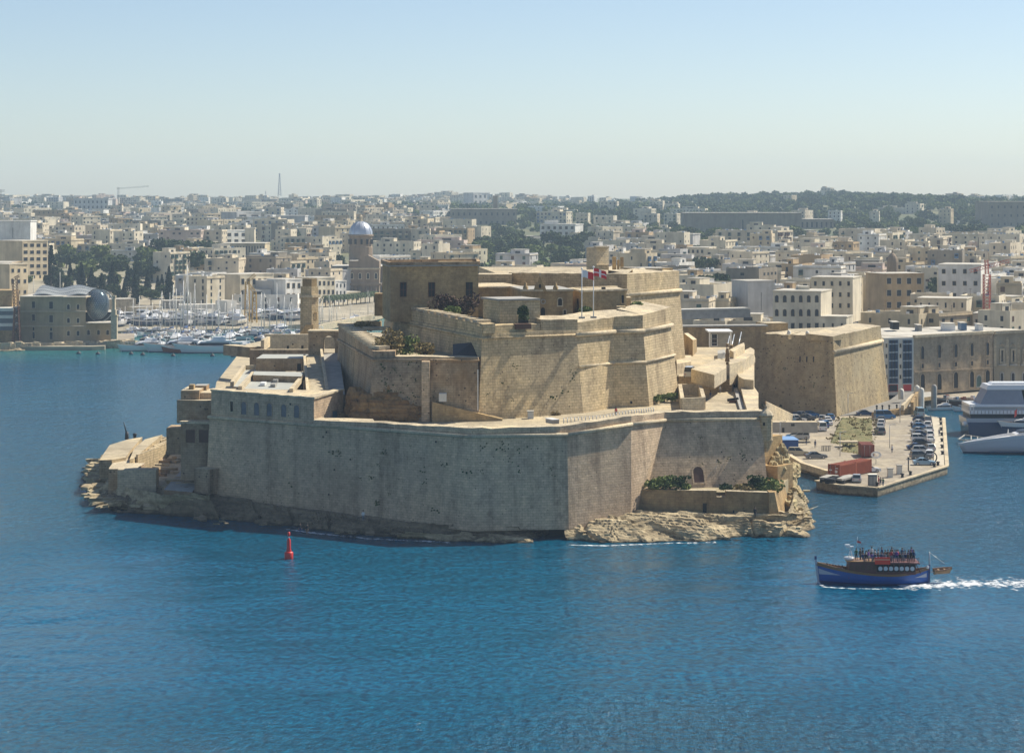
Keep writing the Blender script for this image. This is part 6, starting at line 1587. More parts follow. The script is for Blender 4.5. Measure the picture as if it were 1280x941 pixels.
for (y, z, w, h) in ((.7,1.35,.55,.5),(.6,2.0,.6,.15),(1.9,1.6,.6,.2)): m.box((-.115,y,z),(.02,w,h),M=M_)
fpart(m.build('panel', M_white), r_m)
container(1092.5, 572, R(88), 6.06, M_rr, 'rust-red shipping container at the near right corner of the green island')
# life ring board / round sign
ls = empty('round_sign_post', gp(1095,580,ZQ), label='thin post carrying a round white sign with dark ring, before the rust-red container', cat='sign'); c = gp(1095,580,ZQ); m = MB(); m.cyl(c, c+Vector((0,0,2.2)), .06); fpart(m.build('post', M_steel), ls)
m = MB(); cc = c+Vector((0,-.1,1.9)); n = 20; 
vs_ = [cc+Vector((math.cos(2*math.pi*i/n)*r*1.2, d, math.sin(2*math.pi*i/n)*r*.8)) for r, d in ((.9,0),(.5,0)) for i in range(n)]; m.add(vs_, [(i,(i+1)%n,n+(i+1)%n,n+i) for i in range(n)]); fpart(m.build('ring', M_white), ls)
# pontoons stacked
for (x, y, a, w, l, lab, mt) in ((1036,602,118,2.2,5,'dark tilted pontoon section on trestles, leftmost at the quay tip',M_grey),(1042,603.5,118,2.0,5,'dark pontoon section lying beside the leftmost one at the quay tip',M_black),(1057,602.5,52,2.4,7,'long grey pontoon section lying in front of the orange container',M_grey)):
    r = empty('pontoon_section', gp(x,y,ZQ), R(a-90+35) if a > 90 else R(a), lab, 'pontoon', 'pontoon sections on the quay'); m = MB(); m.box((0,0,.9),(l,w,.35)); m.build('deck', mt, r); m = MB()
    for sx in (-1,1): m.cyl((sx*l*.35,-w/2,.4),(sx*l*.35,w/2,.4),.38,n=10)
    m.build('float', M_black, r)
kk = empty('grey_kiosk', gp(1090,609,ZQ), label='small grey equipment kiosk with dark doors at the quay corner', cat='kiosk'); m = MB(); c = gp(1090.5,607,ZQ); m.box(c+Vector((0,0,1.05)),(1.5,1.3,2.1)); fpart(m.build('body', M_bluegrey), kk); m = MB(); m.box(c+Vector((0,0,2.15)),(1.7,1.5,.12)); fpart(m.build('roof', M_offw), kk)
for sx in (-.36,.36): m = MB(); m.box(c+Vector((sx,-.66,1.0)),(.6,.06,1.7)); fpart(m.build('door', M_grey), kk)
def bollard(px, py, label, big=False):
    r = empty('mooring_bollard' if not big else 'concrete_pillar', gp(px,py,ZQ), label=label, cat='bollard' if not big else 'pillar', group='iron bollards along the quay edge' if not big else 'square pillars on the quay')
    m = MB()
    if big: m.box((0,0,.85),(1.0,1.0,1.7)); m.build('pillar', M_offw, r); m = MB(); m.box((0,0,1.75),(1.15,1.15,.15)); m.build('cap', M_grey, r)
    else: m.lathe((0,0,0), [(.35,0),(.28,.1),(.25,.5),(.4,.62),(.4,.75),(0,.85)], 10); m.build('body', M_black, r)
for i,(x,y) in enumerate([(1096.5,607.5),(1128,596.5),(1138,593.5),(1168,583.5),(1172.5,581.5),(1178,568),(1177.5,560),(1177.3,552),(1177,544.5),(1176.5,538),(1176,531),(1175.5,526)]):
    bollard(x,y,('dark iron bollard on the quay edge, %s counting from the near corner' % ('first','second','third','fourth','fifth','sixth','seventh','eighth','ninth','tenth','eleventh','twelfth')[i]))
bollard(1112.5,596.5,'square concrete pillar on the quay, left one of the pair',True); bollard(1124,592.5,'square concrete pillar on the quay, right one of the pair',True)
pp = empty('thin_post', gp(1135.5,588.5,ZQ), label='thin dark lamp post just right of the two concrete pillars', cat='post'); m = MB(); c = gp(1135.5,588.5,ZQ); m.cyl(c,c+Vector((0,0,2.6)),.12); m.box(c+Vector((0,0,2.6)),(.35,.35,.25)); fpart(m.build('post', M_black), pp)
ff = empty('bar_fence', gp(1160,550,ZQ), label='low metal fence between the parked cars and the quay pavement', cat='fence'); m = MB(); q = lerp_list([gp(1167,577,ZQ), gp(1167,545,ZQ), gp(1163.5,522,ZQ)], 30)
for p in q: m.cyl(p, p+Vector((0,0,1.0)), .06, n=5)
for a, b in zip(q[:-1], q[1:]): m.bar(a+Vector((0,0,1)), b+Vector((0,0,1)), .08,.08)
fpart(m.build('bars', M_black), ff)
an = empty('ring_sculpture', gp(1163,579,ZQ), label='dark round iron ring standing at the near end of the car row', cat='sculpture'); m = MB(); c = gp(1163,579,ZQ)+Vector((0,0,1.2))
for i in range(18): a0_ = 2*math.pi*i/18; a1_ = 2*math.pi*(i+1)/18; m.bar(c+Vector((math.cos(a0_)*1.3,0,math.sin(a0_)*1.2)), c+Vector((math.cos(a1_)*1.3,0,math.sin(a1_)*1.2)), .22,.22)
fpart(m.build('ring', M_black), an)
bl_ = empty('tarpaulin_stall', gp(983,566,ZQ), label='market stall box under a bright blue tarpaulin near the inlet', cat='stall'); m = MB(); c = gp(984,566,ZQ); m.box(c+Vector((0,1,1.5)),(4.6,3.2,2.6)); fpart(m.build('curtain', simple('blue_tarpaulin',(0.02,0.07,0.26),.5)), bl_)
m = MB(); m.prism([c+Vector(v) for v in ((-3.6,-.9,2.8),(2.5,-.9,2.8),(2.3,2.9,2.8),(-1.6,2.9,2.8))],[c+Vector(v) for v in ((-3.4,-.7,2.95),(2.3,-.7,2.95),(1.6,2.5,3.3),(-1.2,2.5,3.3))], bottom=True); fpart(m.build('roof', simple('light_blue_tarpaulin',(0.16,0.30,0.55),.5)), bl_)
m = MB(); m.box(c+Vector((-.3,.5,.2)),(4.4,3,.5)); fpart(m.build('trailer_base', M_wood), bl_)
rk = empty('bicycle_rack', gp(1033,563.5,ZQ), label='thin railings and bikes at the left end of the green island', cat='rack'); m = MB()
for i in range(6):
    c = gp(1027.5+i*2,563.5,ZQ); m.cyl(c,c+Vector((0,0,1.1)),.09,n=5); m.bar(c+Vector((0,0,1.1)), c+Vector((.7,.6,1.1)),.08,.08)
fpart(m.build('rails', M_black), rk)

# bridge and ramp --------------------------------------------------
br = empty('moat_bridge', gp(1125, 505, 3), label='stone ramp and bridge with white end pillars climbing from the car park to the waterfront', cat='bridge')
def pol(name, pts, mat, h, cap=None):
    t = ccw([Vector(p) for p in pts]); m = MB(); n = len(t); m.v = [p-Vector((0,0,h)) for p in t]+t
    for i in range(n): m.face((i,(i+1)%n,n+(i+1)%n,n+i))
    m.mat(1).face(tuple(range(n,2*n))); return fpart(m.build(name, [mat, cap or mat]), br)
M_asph = simple('ramp_asphalt', (0.20,0.19,0.17), .9, var=.15, scale=.4)
pol('roadway', [gp(1050,519.5,1.75), gp(1092,515,2.2), gp(1128,509,2.6), gp(1146,489.5,4.0), gp(1126,490,4.0), gp(1112,500,2.8)], M_grey, 3, M_asph)
def bwall(a, b, w=.7, h=1.3, mat=None, nm='parapet'):
    m = MB(); m.bar(Vector(a), Vector(b), w, h); return fpart(m.build(nm, mat or M_light), br)
bwall(gp(1128,509.5,3.6), gp(1147,490,5.2)); bwall(gp(1092,519,2.3), gp(1140,512,2.6), 1.2, 1.4, M_warm2); bwall(gp(1140,511,3), gp(1149,493,4.6), .8, 3.4, M_warm2)
for x, y0, y1 in ((1151.5,484,512),(1167.5,480,505),(1146,481,492),(1126.5,485,494)):
    m = MB(); D_ = gp(x, y1, 2).y if y1 > 500 else 575; c = vp(x, y1, D_); hh = zp(y0, D_)-c.z; m.lathe(c, [(.75,-1),(.75,hh-.8),(.6,hh-.3),(0,hh)], 10); fpart(m.build('end_pillar', M_offw if x != 1167.5 else M_grey), br)
pol('bridge_deck', [gp(1150,497,3.2), gp(1168,495,3.0), gp(1166,488,3.0), gp(1150,489,3.2)], M_warm2, 1.0, M_grey)
for i, x in enumerate((1096,1103,1111.5,1121)):
    b_ = empty('ramp_bollard', gp(x,514.5-i*.3,2.2), label=f'dark post on the ramp edge above the car park, {("first","second","third","fourth")[i]} from the left', cat='post', group='dark posts on the ramp'); m = MB(); m.lathe((0,0,0),[(.2,0),(.18,1.2),(.3,1.3),(.22,1.6),(0,1.7)],8); m.build('post', M_black, b_)

# waterfront buildings --------------------------------------------
wf = empty('waterfront_ground', (0,0,0)); bpy.data.objects.remove(wf)
def facade(name, label, px0, px1, y0, y1, D, depth, skew, mat):
    r = empty(name, vp(px0, y1, D), label=label, cat='building'); w, pl, bs, tp = xbox(px0, px1, y0, y1, D, depth, 'walls', mat, None, skew, M_roofp); fpart(w, r); return r, pl, bs, tp
M_mus = stone('museum_stone', (0.41,0.325,0.225), block=(1.0,.5), joint=.25, pits=.2, stain=(.36,.30,.22), stain_amt=.5, streak=.6)
r, pl, bs, tp = facade('museum_building', 'long brown stone waterfront building with five tall arched windows above arched doors', 1142, 1241, 421.5, 494, 602, 34, 20, M_mus)
m = MB(); m.bar(tp[0]+Vector((0,-.2,.2)), tp[1]+Vector((0,-.2,.2)), .8,.7); fpart(m.build('cornice', M_light), r)
fpart(fpart(MB().build('x', M_light)), r) if False else None
for x, y in ((1153,440.8),(1174,439.3),(1194.6,438.3),(1214.7,437),(1234.3,436)): fpart(opening(pl, x, y, 4.4, 16, None, 'arched_window', M_win, M_mus, True, .2, .15), r)
for x, y in ((1153,457.4),(1174,456.3),(1194.6,455.2),(1214.7,454),(1234.3,452.7)): fpart(opening(pl, x, y, 3.2, 5.5, None, 'small_window', M_win, M_mus, False, .2, .12), r)
for x, y in ((1153,477.5),(1174,477),(1194.6,475),(1214.7,474),(1234.3,472.5)): fpart(opening(pl, x, y, 6.2, 20, None, 'arched_door', M_dark, M_mus, True, .3, .15), r)
fpart(opening(pl, 1223.5, 476.5, 7, 14, None, 'green_door', M_shut, M_grey, True, .2, .12), r)
m = MB(); m.bar(pl.hit(1143,465)-Vector((0,.1,0)), pl.hit(1241,460)-Vector((0,.1,0)), .3,.3); fpart(m.build('string_course', M_mus), r)
r, pl, bs, tp = facade('ornate_building', 'pale ornate stone building with pedimented windows at the right edge of the waterfront', 1242.5, 1300, 416, 492, 623, 30, 10, plaster('ornate_stone',(0.36,0.31,0.22)))
m = MB(); m.bar(tp[0]+Vector((0,-.3,.1)), tp[1]+Vector((0,-.3,.1)), 1.0,.8); fpart(m.build('cornice', M_light), r)
for x in (1252, 1266, 1280):
    fpart(opening(pl, x, 445, 3, 14, None, 'window', M_win, M_light, False, .5, .3), r); c = pl.hit(x, 433); m = MB(); m.bar(c+Vector((-1,-.3,0)), c+Vector((0,-.3,.8)), .4,.25); m.bar(c+Vector((0,-.3,.8)), c+Vector((1,-.3,0)), .4,.25); fpart(m.build('pediment', M_light), r)
    c = pl.hit(x, 456); m = MB(); m.box(c+Vector((0,-.6,0)),(2.2,1.2,.35)); fpart(m.build('balcony', M_grey), r)
    fpart(opening(pl, x, 472, 4, 12, None, 'arched_door', M_dark, M_grey, True, .3, .15), r)
for x in (1243.5, 1259, 1273): 
    a = pl.hit(x, 421); b = pl.hit(x, 458); m = MB(); m.bar(a-Vector((0,.15,0)), b-Vector((0,.15,0)), .8,.3); fpart(m.build('pilaster', M_light), r)
r, pl, bs, tp = facade('glass_fronted_building', 'narrow waterfront building with two tall blue glass bays between white piers and red shop front', 1104.5, 1142, 422.5, 494, 600, 30, 2, M_offw)
M_bg = simple('blue_curtain_glass', (0.03,0.055,0.11), .12)
for x in (1116.6, 1134):
    fpart(opening(pl, x, 452, 11.6, 54, None, 'glass_bay', M_bg, M_steel, False, .15, .2), r)
    for k in range(5):
        a = pl.hit(x-5.6, 430+k*10.5); b = pl.hit(x+5.6, 430+k*10.5-.4); m = MB(); m.bar(a-Vector((0,.2,0)), b-Vector((0,.2,0)), .15,.3); fpart(m.build('mullion', M_steel), r)
    for dx in (-1.9,1.9): a = pl.hit(x+dx, 425.5); b = pl.hit(x+dx, 478.5); m = MB(); m.bar(a-Vector((0,.2,0)), b-Vector((0,.2,0)), .15,.18); fpart(m.build('mullion', M_black), r)
for x in (1108, 1125.5):
    for y in (432,445,458,471): fpart(opening(pl, x, y, 1.8, 4.5, None, 'window', M_win, M_light, False, .08, .1), r)
fpart(opening(pl, 1134, 484.5, 11, 8, None, 'red_shop_front', M_red, M_offw, False, .1, .12), r); fpart(opening(pl, 1116.5, 485, 11, 8, None, 'shop_window', M_dark, M_red, False, .1, .12), r)
# clutter on the long flat roofs
for i,(x,y,w,c,l) in enumerate(((1120,407,8,M_dark,'dark plant room on the waterfront roof'),(1150,411,5,M_grey,'grey roof box on the waterfront roof'),(1187,409,14,M_tank,'white roof canopy behind the museum front'),(1205,408,7,M_tankb,'bluish water tank cluster on the museum roof'),(1226,410,6,M_tank,'small white roof box near the crane'))):
    rr_ = empty('roof_plant', vp(x,y,628), label=l, cat='roof plant'); fpart(xbox(x-w/2,x+w/2,y-4,y+5,628+i,5,'box',c,None,0,M_tank if i in(2,4) else None)[0], rr_); fpart(xbox(x-w/2-.5,x+w/2+.5,y-4.7,y-3.9,627.5+i,6,'lid',M_roofp)[0], rr_)
m = MB(); q = ccw([Vector((xp(1148,600),600,2.0)), Vector((150,600,2.0)), Vector((150,660,2.0)), Vector((xp(1142,660),660,2.0))]); m.prism([p-Vector((0,0,4)) for p in q], q); tag(m.build('waterfront_quay', M_quay), kind='structure')
# ================================================================= BOATS
def hull(L, B, hb, hm, hs, draft=.5, pointed=False, rake=1.2, n=18, flare=.88):
    """lofted hull, bow at +x; returns builder with band materials 0 lower, 1 upper, 2 gunwale, 3 deck"""
    m = MB(); rows = []
    for i in range(n+1):
        t = i/n; x = -L/2+L*t
        if t > .4: b = B/2*max(0.0, (1-((t-.4)/.6)**2.3))
        else: b = B/2*((1-((.4-t)/.4)**2.4) if pointed else (1-.22*((.4-t)/.4)**1.5))
        b = max(b, .02)
        sh = hm+(hb-hm)*max(0,(t-.35)/.65)**1.9+(hs-hm)*max(0,(.35-t)/.35)**1.9
        r = rake*t**3
        P = [(x-.2*r, .02*b, -draft), (x, b*.55, -draft*.6), (x+.1*r, b*flare, .12*sh), (x+.45*r, b*(flare+.06), .5*sh), (x+.8*r, b*.98, .82*sh), (x+r, b, sh), (x+r, max(b-.15,.01), sh), (x+r*.9, max(b-.2,.01), sh-.45)]
        rows.append(P)
    K = len(rows[0])
    for s in (1,-1):
        o = len(m.v)
        for P in rows:
            for p in P: m.v.append(Vector((p[0], s*p[1], p[2])))
        for i in range(n):
            for k in range(K-1):
                m.cur = 0 if k < 2 else 1 if k < 4 else 2 if k < 6 else 3
                a = o+i*K+k; f = (a, a+K, a+K+1, a+1) if s < 0 else (a, a+1, a+K+1, a+K)
                m.face(f, k < 4)
        for i in range(n):
            pass
    o1 = 0; o2 = (n+1)*K; m.cur = 3
    for i in range(n): m.face((o1+i*K+K-1, o2+i*K+K-1, o2+(i+1)*K+K-1, o1+(i+1)*K+K-1))
    m.cur = 1; m.face([o1+k for k in range(K-2)]+[o2+k for k in range(K-3,-1,-1)])
    m.face([o1+n*K+k for k in range(K-2)]+[o2+n*K+k for k in range(K-3,-1,-1)])
    return m
def wedge(m, x0, x1, w0, w1, z0, z1, fx=.0, bx=.0, ti=.12):
    b = [Vector((x0,-w0/2,z0)),Vector((x1,-w1/2,z0)),Vector((x1,w1/2,z0)),Vector((x0,w0/2,z0))]
    t = [Vector((x0+bx,-w0/2+ti,z1)),Vector((x1-fx,-w1/2+ti,z1)),Vector((x1-fx,w1/2-ti,z1)),Vector((x0+bx,w0/2-ti,z1))]
    m.prism(b, t)
M_gel = simple('white_gelcoat', (0.74,0.74,0.73), .25); M_gel2 = simple('cream_gelcoat', (0.62,0.58,0.48), .35); M_navy = simple('navy_hull', (0.02,0.05,0.12), .25); M_teak = simple('teak_deck', (0.30,0.19,0.10), .7, var=.2, scale=1.5)
M_boatred = simple('varnished_red_hull', (0.25,0.06,0.03), .35); M_canv = simple('blue_boat_canvas', (0.03,0.08,0.22), .8); M_antif = simple('antifouling', (0.05,0.09,0.18), .6)
def motor_yacht(name='motor_yacht', hullm=None):
    e = empty(name, (0,0,-600)); hull(12,3.8,2.0,1.35,1.3,draft=.5,rake=1.5).build('hull', [M_antif, hullm or M_gel, M_gel, M_teak], e)
    m = MB(); wedge(m,-4.2,3.2,3.0,2.2,1.0,2.3,1.6,.2,.2); m.build('cabin', M_gel, e); m = MB(); wedge(m,-3.9,2.75,3.06,2.30,1.55,2.05,1.0,.1,.1); m.build('windows', M_win, e)
    m = MB(); wedge(m,-4.4,.8,3.0,2.4,2.3,2.5,.3,0,.05); wedge(m,-3.2,-.2,2.4,2.0,2.5,3.2,.8,.1,.15); f = m.build('flybridge', M_gel, e)
    m = MB(); m.bar((-3.2,-1.1,3.1),(-3.2,-1.1,4.2),.1,.3); m.bar((-3.2,1.1,3.1),(-3.2,1.1,4.2),.1,.3); m.bar((-3.2,-1.1,4.2),(-3.2,1.1,4.2),.3,.12); m.build('radar_arch', M_gel, f)
    m = MB(); 
    for s in (-1,1):
        q = [Vector((2.2+i*.8, s*(1.6-.07*i*i*.75), 1.5+.1*i)) for i in range(5)]
        for p in q: m.cyl(p, p+Vector((0,0,.7)), .035, n=4)
        for a, b in zip(q[:-1], q[1:]): m.bar(a+Vector((0,0,.7)), b+Vector((0,0,.7)), .05,.05)
    m.build('rail', M_steel, e); return e
def sail_boat(hullm=None):
    e = empty('sailing_yacht', (0,0,-600)); hull(11,3.2,1.5,1.15,1.2,draft=.6,rake=1.2).build('hull', [M_antif, hullm or M_gel, M_gel, M_teak], e)
    m = MB(); wedge(m,-1.5,3.0,2.0,1.3,.9,1.6,.8,.1,.15); m.build('cabin', M_gel, e)
    m = MB(); m.cyl((.9,0,.9),(.9,0,15.5),.16,.1,7); mm = m.build('mast', M_offw, e)
    m = MB(); m.cyl((.9,0,2.1),(-4.0,0,2.2),.09,n=6); m.cyl((.7,0,2.35),(-3.8,0,2.4),.2,n=6); m.build('boom', M_canv, e)
    m = MB(); 
    for a, b in (((5.9,0,1.5),(.9,0,15.3)),((-5.3,0,1.2),(.9,0,15.4)),((.9,-1.5,1.2),(.9,0,11)),((.9,1.5,1.2),(.9,0,11))): m.cyl(a, b, .03, n=4)
    for z in (6,10.5): m.bar((.9,-.9,z),(.9,.9,z),.06,.06)
    m.build('rigging', M_steel, mm); return e
def fishing_boat(hullm):
    e = empty('fishing_boat', (0,0,-600)); hull(10,3.4,2.3,1.3,1.8,draft=.5,pointed=True,rake=.8).build('hull', [M_antif, hullm, M_gel, M_teak], e)
    m = MB(); wedge(m,-2.6,.6,2.0,1.9,1.0,2.9,.1,.1,.08); w = m.build('wheelhouse', M_gel, e); m = MB(); wedge(m,-2.3,.64,2.04,1.96,2.0,2.5,.02,.05,.02); m.build('windows', M_win, w)
    m = MB(); wedge(m,-3.0,.9,2.4,2.3,2.9,3.0,0,0,0); m.build('roof', M_gel, w); m = MB(); m.cyl((.9,0,1),(.9,0,5.2),.07,.05,6); m.build('mast', M_wood, e); return e
PENDING.clear()
PROT = {'white motor yacht':motor_yacht(), 'cream motor yacht':motor_yacht(hullm=M_gel2), 'navy motor yacht':motor_yacht(hullm=M_navy), 'sailing yacht':sail_boat(), 'dark-hulled sailing yacht':sail_boat(M_navy), 'red-hulled fishing boat':fishing_boat(M_boatred), 'white fishing boat':fishing_boat(M_gel)}
CATB = {'white motor yacht':'motor yacht','cream motor yacht':'motor yacht','navy motor yacht':'motor yacht','sailing yacht':'sailboat','dark-hulled sailing yacht':'sailboat','red-hulled fishing boat':'fishing boat','white fishing boat':'fishing boat'}
bused = set()
ORD = ('first','second','third','fourth','fifth','sixth','seventh','eighth','ninth','tenth','eleventh','twelfth','thirteenth','fourteenth','fifteenth','sixteenth','seventeenth','eighteenth','nineteenth','twentieth')
def boat(kind, P, rz, s, where, group='boats in the marina'):
    c = copy_tree(PROT[kind]); c.location = P; c.rotation_euler.z = rz; c.scale = (s,s,s)
    tag(c, f"{kind} {where}", CATB[kind], group); PENDING.append((c, px_of(P[0], P[1]))); return c
# front row moored stern to the pontoon
front = [(180,438.5,'white motor yacht',1.4,-150,'at the left end of the front row of moored boats'),(198,438.5,'cream motor yacht',1.0,-110,'low in the front row beside the leftmost yacht'),(222,439.5,'white motor yacht',1.7,-165,'with long foredeck, second big yacht of the front row'),
         (226,441,'red-hulled fishing boat',1.25,178,'with dark hull in the middle of the front row'),(262,441,'white motor yacht',1.8,-172,'largest of the front row, right of the dark fishing boat'),(291,441,'white fishing boat',1.3,176,'with high bow near the right end of the front row'),(300,439,'white motor yacht',1.1,-140,'at the right end of the front row, by the fort'),(244,438,'navy motor yacht',1.1,-120,'tucked between the two largest front-row yachts')]
for x, y, k, s, a, w in front: boat(k, gp(x, y, 0), R(a), s, w, 'boats moored in the front row')
rr = random.Random(21)
for i in range(20):
    x = 165+i*7.6+rr.uniform(-2,2); D_ = rr.choice((850,872,895)); k = rr.choice(('white motor yacht','white motor yacht','sailing yacht','white fishing boat','dark-hulled sailing yacht','navy motor yacht'))
    boat(k, Vector((xp(x,D_), D_, 0)), R(rr.choice((-95,-85,90,180,0))+rr.uniform(-12,12)), rr.uniform(.8,1.25), 'afloat among the pontoons')
for i in range(14):
    x = 320+i*6+rr.uniform(-2,2); D_ = rr.uniform(880,930); k = rr.choice(('white motor yacht','sailing yacht','white fishing boat','navy motor yacht'))
    boat(k, Vector((xp(x,D_), D_, 0)), R(rr.uniform(0,360)), rr.uniform(.8,1.15), 'afloat left of the watch tower')
for i in range(30):
    x = 152+(i%15)*10.6+rr.uniform(-3,3); D_ = 935+(i//15)*34+rr.uniform(-8,8); k = rr.choice(('white motor yacht','white motor yacht','cream motor yacht','white fishing boat','navy motor yacht'))
    boat(k, Vector((xp(x,D_), D_, terr(xp(x,D_),D_)+.9)), R(rr.choice((-90,90,180,0))+rr.uniform(-25,25)), rr.uniform(.85,1.3), 'hauled out on the boatyard hard', 'boats hauled out in the yard')
for i in range(14):
    x = 322+i*5.4+rr.uniform(-2,2); D_ = 975+rr.uniform(-8,14)
    if px_of(xp(x,D_),D_) > 398: continue
    boat(rr.choice(('white motor yacht','white fishing boat','navy motor yacht')), Vector((xp(x,D_), D_, terr(xp(x,D_),D_)+.9)), R(rr.uniform(0,360)), rr.uniform(.8,1.2), 'on the hard beside the watch tower', 'boats hauled out in the yard')
for i in range(16):
    x = 399+i*4.6+rr.uniform(-1,1); D_ = 930+i*6+rr.uniform(-12,12)+(0 if i%2 else 25); boat(rr.choice(('white motor yacht','sailing yacht','white fishing boat')), Vector((xp(x,D_), D_, 0)), R(rr.uniform(0,360)), rr.uniform(.6,.95), 'in the creek right of the watch tower')
for i, (x, h) in enumerate(((229,1.5),(233.5,1.85),(216,1.3),(220,1.3),(206,.9),(243,1.35),(251,1.0),(166,1.0),(174,1.0),(182,.85),(190,.9),(301,1.1),(199,1.0),(156,.8),(212,1.1),(225,1.2),(238,1.15),(247,.8),(258,1.15),(265,.9),(273,1.2),(281,.95),(290,1.1),(309,1.3),(326,1.2),(337,1.0),(346,1.35),(355,1.1),(364,1.0))):
    D_ = 868+(i%3)*18; boat('sailing yacht' if i%3 else 'dark-hulled sailing yacht', Vector((xp(x,D_), D_, 0)), R(90+rr.uniform(-8,8)), h, 'with mast rising ' + ('from the near pontoon','from the middle pontoon','from the far pontoon')[i%3], 'tall-masted sailing yachts')
# pontoons
for i, (a, b) in enumerate((((150,437),(300,437.2)),((165,427),(318,427)),((320,425),(395,423)))):
    p = empty('pontoon', gp(a[0],a[1],.4), label=('floating walkway behind the front row of yachts','second floating walkway further into the marina','short floating walkway beside the watch tower')[i], cat='pontoon', group='pontoons'); m = MB(); m.bar(gp(*a,.4), gp(*b,.4), 2.4,.5); fpart(m.build('deck', M_grey), p)
for i, (x, y) in enumerate(((98.5,442.5),(122.5,443),(164,443),(178.5,444),(216.5,445.5),(265.5,445.5),(291.5,446))):
    b_ = empty('mooring_buoy', gp(x,y,0), label=f'small dark mooring buoy before the marina, {ORD[i]} from the left', cat='buoy', group='small dark mooring buoys'); m = MB(); m.lathe((0,0,0), [(.1,-.3),(.7,-.1),(.85,.3),(.6,.7),(.15,.85),(.15,1.2),(0,1.25)], 10); m.build('body', M_black, b_)
    m = MB(); m.lathe((0,0,0), [(.86,.1),(.92,.2),(.86,.3)], 10); m.build('rubbing_band', M_antif, b_)

# palm trees and parasols on the promenade
for i in range(12):
    x = 407+i*5.5; D_ = 1075+i*3; P = Vector((xp(x,D_),D_,terr(xp(x,D_),D_))); r = empty('palm_tree', P, rr.uniform(0,6), f'small promenade palm tree right of the watch tower, {ORD[i]} from the left', 'palm tree', 'palms on the promenade')
    m = MB(); m.cyl((0,0,-.5),(0,0,5),.25,.18,7); m.build('trunk', M_bark, r); m = MB()
    for k in range(14):
        a = k*.45; 
        for q in range(4):
            r0_, r1_ = q*.75, (q+1)*.75; z0, z1 = 5+.9*math.sin(q*.8)-.12*q*q, 5+.9*math.sin((q+1)*.8)-.12*(q+1)**2; w = .35
            d = Vector((math.cos(a),math.sin(a),0)); s = Vector((-d.y,d.x,0))*w; m.add([d*r0_-s+Vector((0,0,z0)), d*r1_-s*.8+Vector((0,0,z1)), d*r1_+s*.8+Vector((0,0,z1)), d*r0_+s+Vector((0,0,z0))], [(0,1,2,3)])
    m.build('crown', M_leafd, r)
qp = empty('promenade_wall', gp(400,410,1.5), label='long pale promenade quay edge curving beside the creek, right of the watch tower', cat='wall'); m = MB(); q = [gp(x,y,1.6) for x,y in ((396,411),(415,406.5),(440,401.5),(470,396),(478,394))]
for a,b in zip(q[:-1],q[1:]): m.bar(a,b,1.6,2.6)
fpart(m.build('wall', M_cap), qp)

# ---------------------------------------------------------------- big yachts on the right
y1_ = empty('motor_superyacht', gp(1206,566,0), R(180), 'sleek pale grey superyacht with low dark stripe and round bow, cut by the right edge', 'yacht')
D1 = gp(1206,568,0).y; k1 = D1/F; L1 = 34.0
m = hull(L1, 7.0, 2.0, 4.7, 4.9, draft=.6, rake=1.2, flare=.96, n=30); h_ = m.build('hull', [M_navy, simple('pale_grey_gelcoat',(0.50,0.51,0.55),.3), simple('pale_grey_gelcoat_top',(0.58,0.59,0.62),.3), M_gel], y1_)
y1_.location = Vector((xp(1208,D1)+L1/2, D1+3.4, 0))
m = MB(); wedge(m,-17,6,5.6,4.2,4.2,5.6,4.5,.3,.5); m.build('superstructure', M_gel, y1_)
m = MB(); wedge(m,-16,5,5.7,4.5,4.8,5.25,2.4,.2,.2); m.build('window_band', M_win, y1_)
for i in range(3): m = MB(); m.cyl((1.6-i*1.2,3.30,2.6),(1.6-i*1.2,3.56,2.6),.42,n=12); m.build('porthole', M_win, y1_)
m = MB(); m.box((4.5,3.42,.55),(15,.10,.28)); m.build('dark_stripe', M_navy, y1_)
m = MB(); m.cyl((7.2,0,4.2),(7.2,0,5.2),.2,.05,6); m.build('bow_light', M_gel, y1_)
y2 = empty('explorer_superyacht', gp(1207,545,0), 0, 'large multi-deck superyacht with sloping grey upper deck at the right edge', 'yacht')
D2 = 524.0
def Y2(px0, px1, y0, y1, dep, nm, mat, lx=0, rx=0, dd=0, par=None):
    a = vp(px0, y1, D2+dd); b = vp(px1, y1, D2+dd); z1 = zp(y0, D2+dd); m = MB(); bs = [a, b, b+Vector((0,dep,0)), a+Vector((0,dep,0))]; k = (D2)/F
    tp = [Vector((p.x+(lx*k if i in (0,3) else -rx*k), p.y+(.3 if i < 2 else -.3), z1)) for i, p in enumerate(bs)]; m.prism(bs, tp, bottom=True); return fpart(m.build(nm, mat), par or y2)
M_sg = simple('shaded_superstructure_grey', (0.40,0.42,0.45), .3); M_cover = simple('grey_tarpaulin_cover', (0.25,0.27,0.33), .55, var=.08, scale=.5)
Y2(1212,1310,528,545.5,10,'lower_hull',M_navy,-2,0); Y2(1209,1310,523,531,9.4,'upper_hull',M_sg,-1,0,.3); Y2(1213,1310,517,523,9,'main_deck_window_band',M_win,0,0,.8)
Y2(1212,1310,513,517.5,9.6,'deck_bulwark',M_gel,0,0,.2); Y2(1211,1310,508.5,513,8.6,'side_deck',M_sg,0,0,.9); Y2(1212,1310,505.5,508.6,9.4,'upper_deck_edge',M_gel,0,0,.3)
Y2(1225,1281,487,505.5,7.6,'awning_cover',M_cover,10,4,1.0); Y2(1278,1310,482,505.5,7.6,'upper_cabin',M_win,4,0,1.4); Y2(1233,1310,481.5,487.2,7.8,'roof',M_gel,3,0,.9); Y2(1238,1310,478.5,481.6,5,'sun_deck',M_gel,4,0,2)
m = MB()
for i in range(15): p = vp(1213+i*4.6, 517, D2-.1); m.box(p+Vector((0,0,.35)), (.08,.08,.75))
fpart(m.build('rail_posts', M_wood), y2)
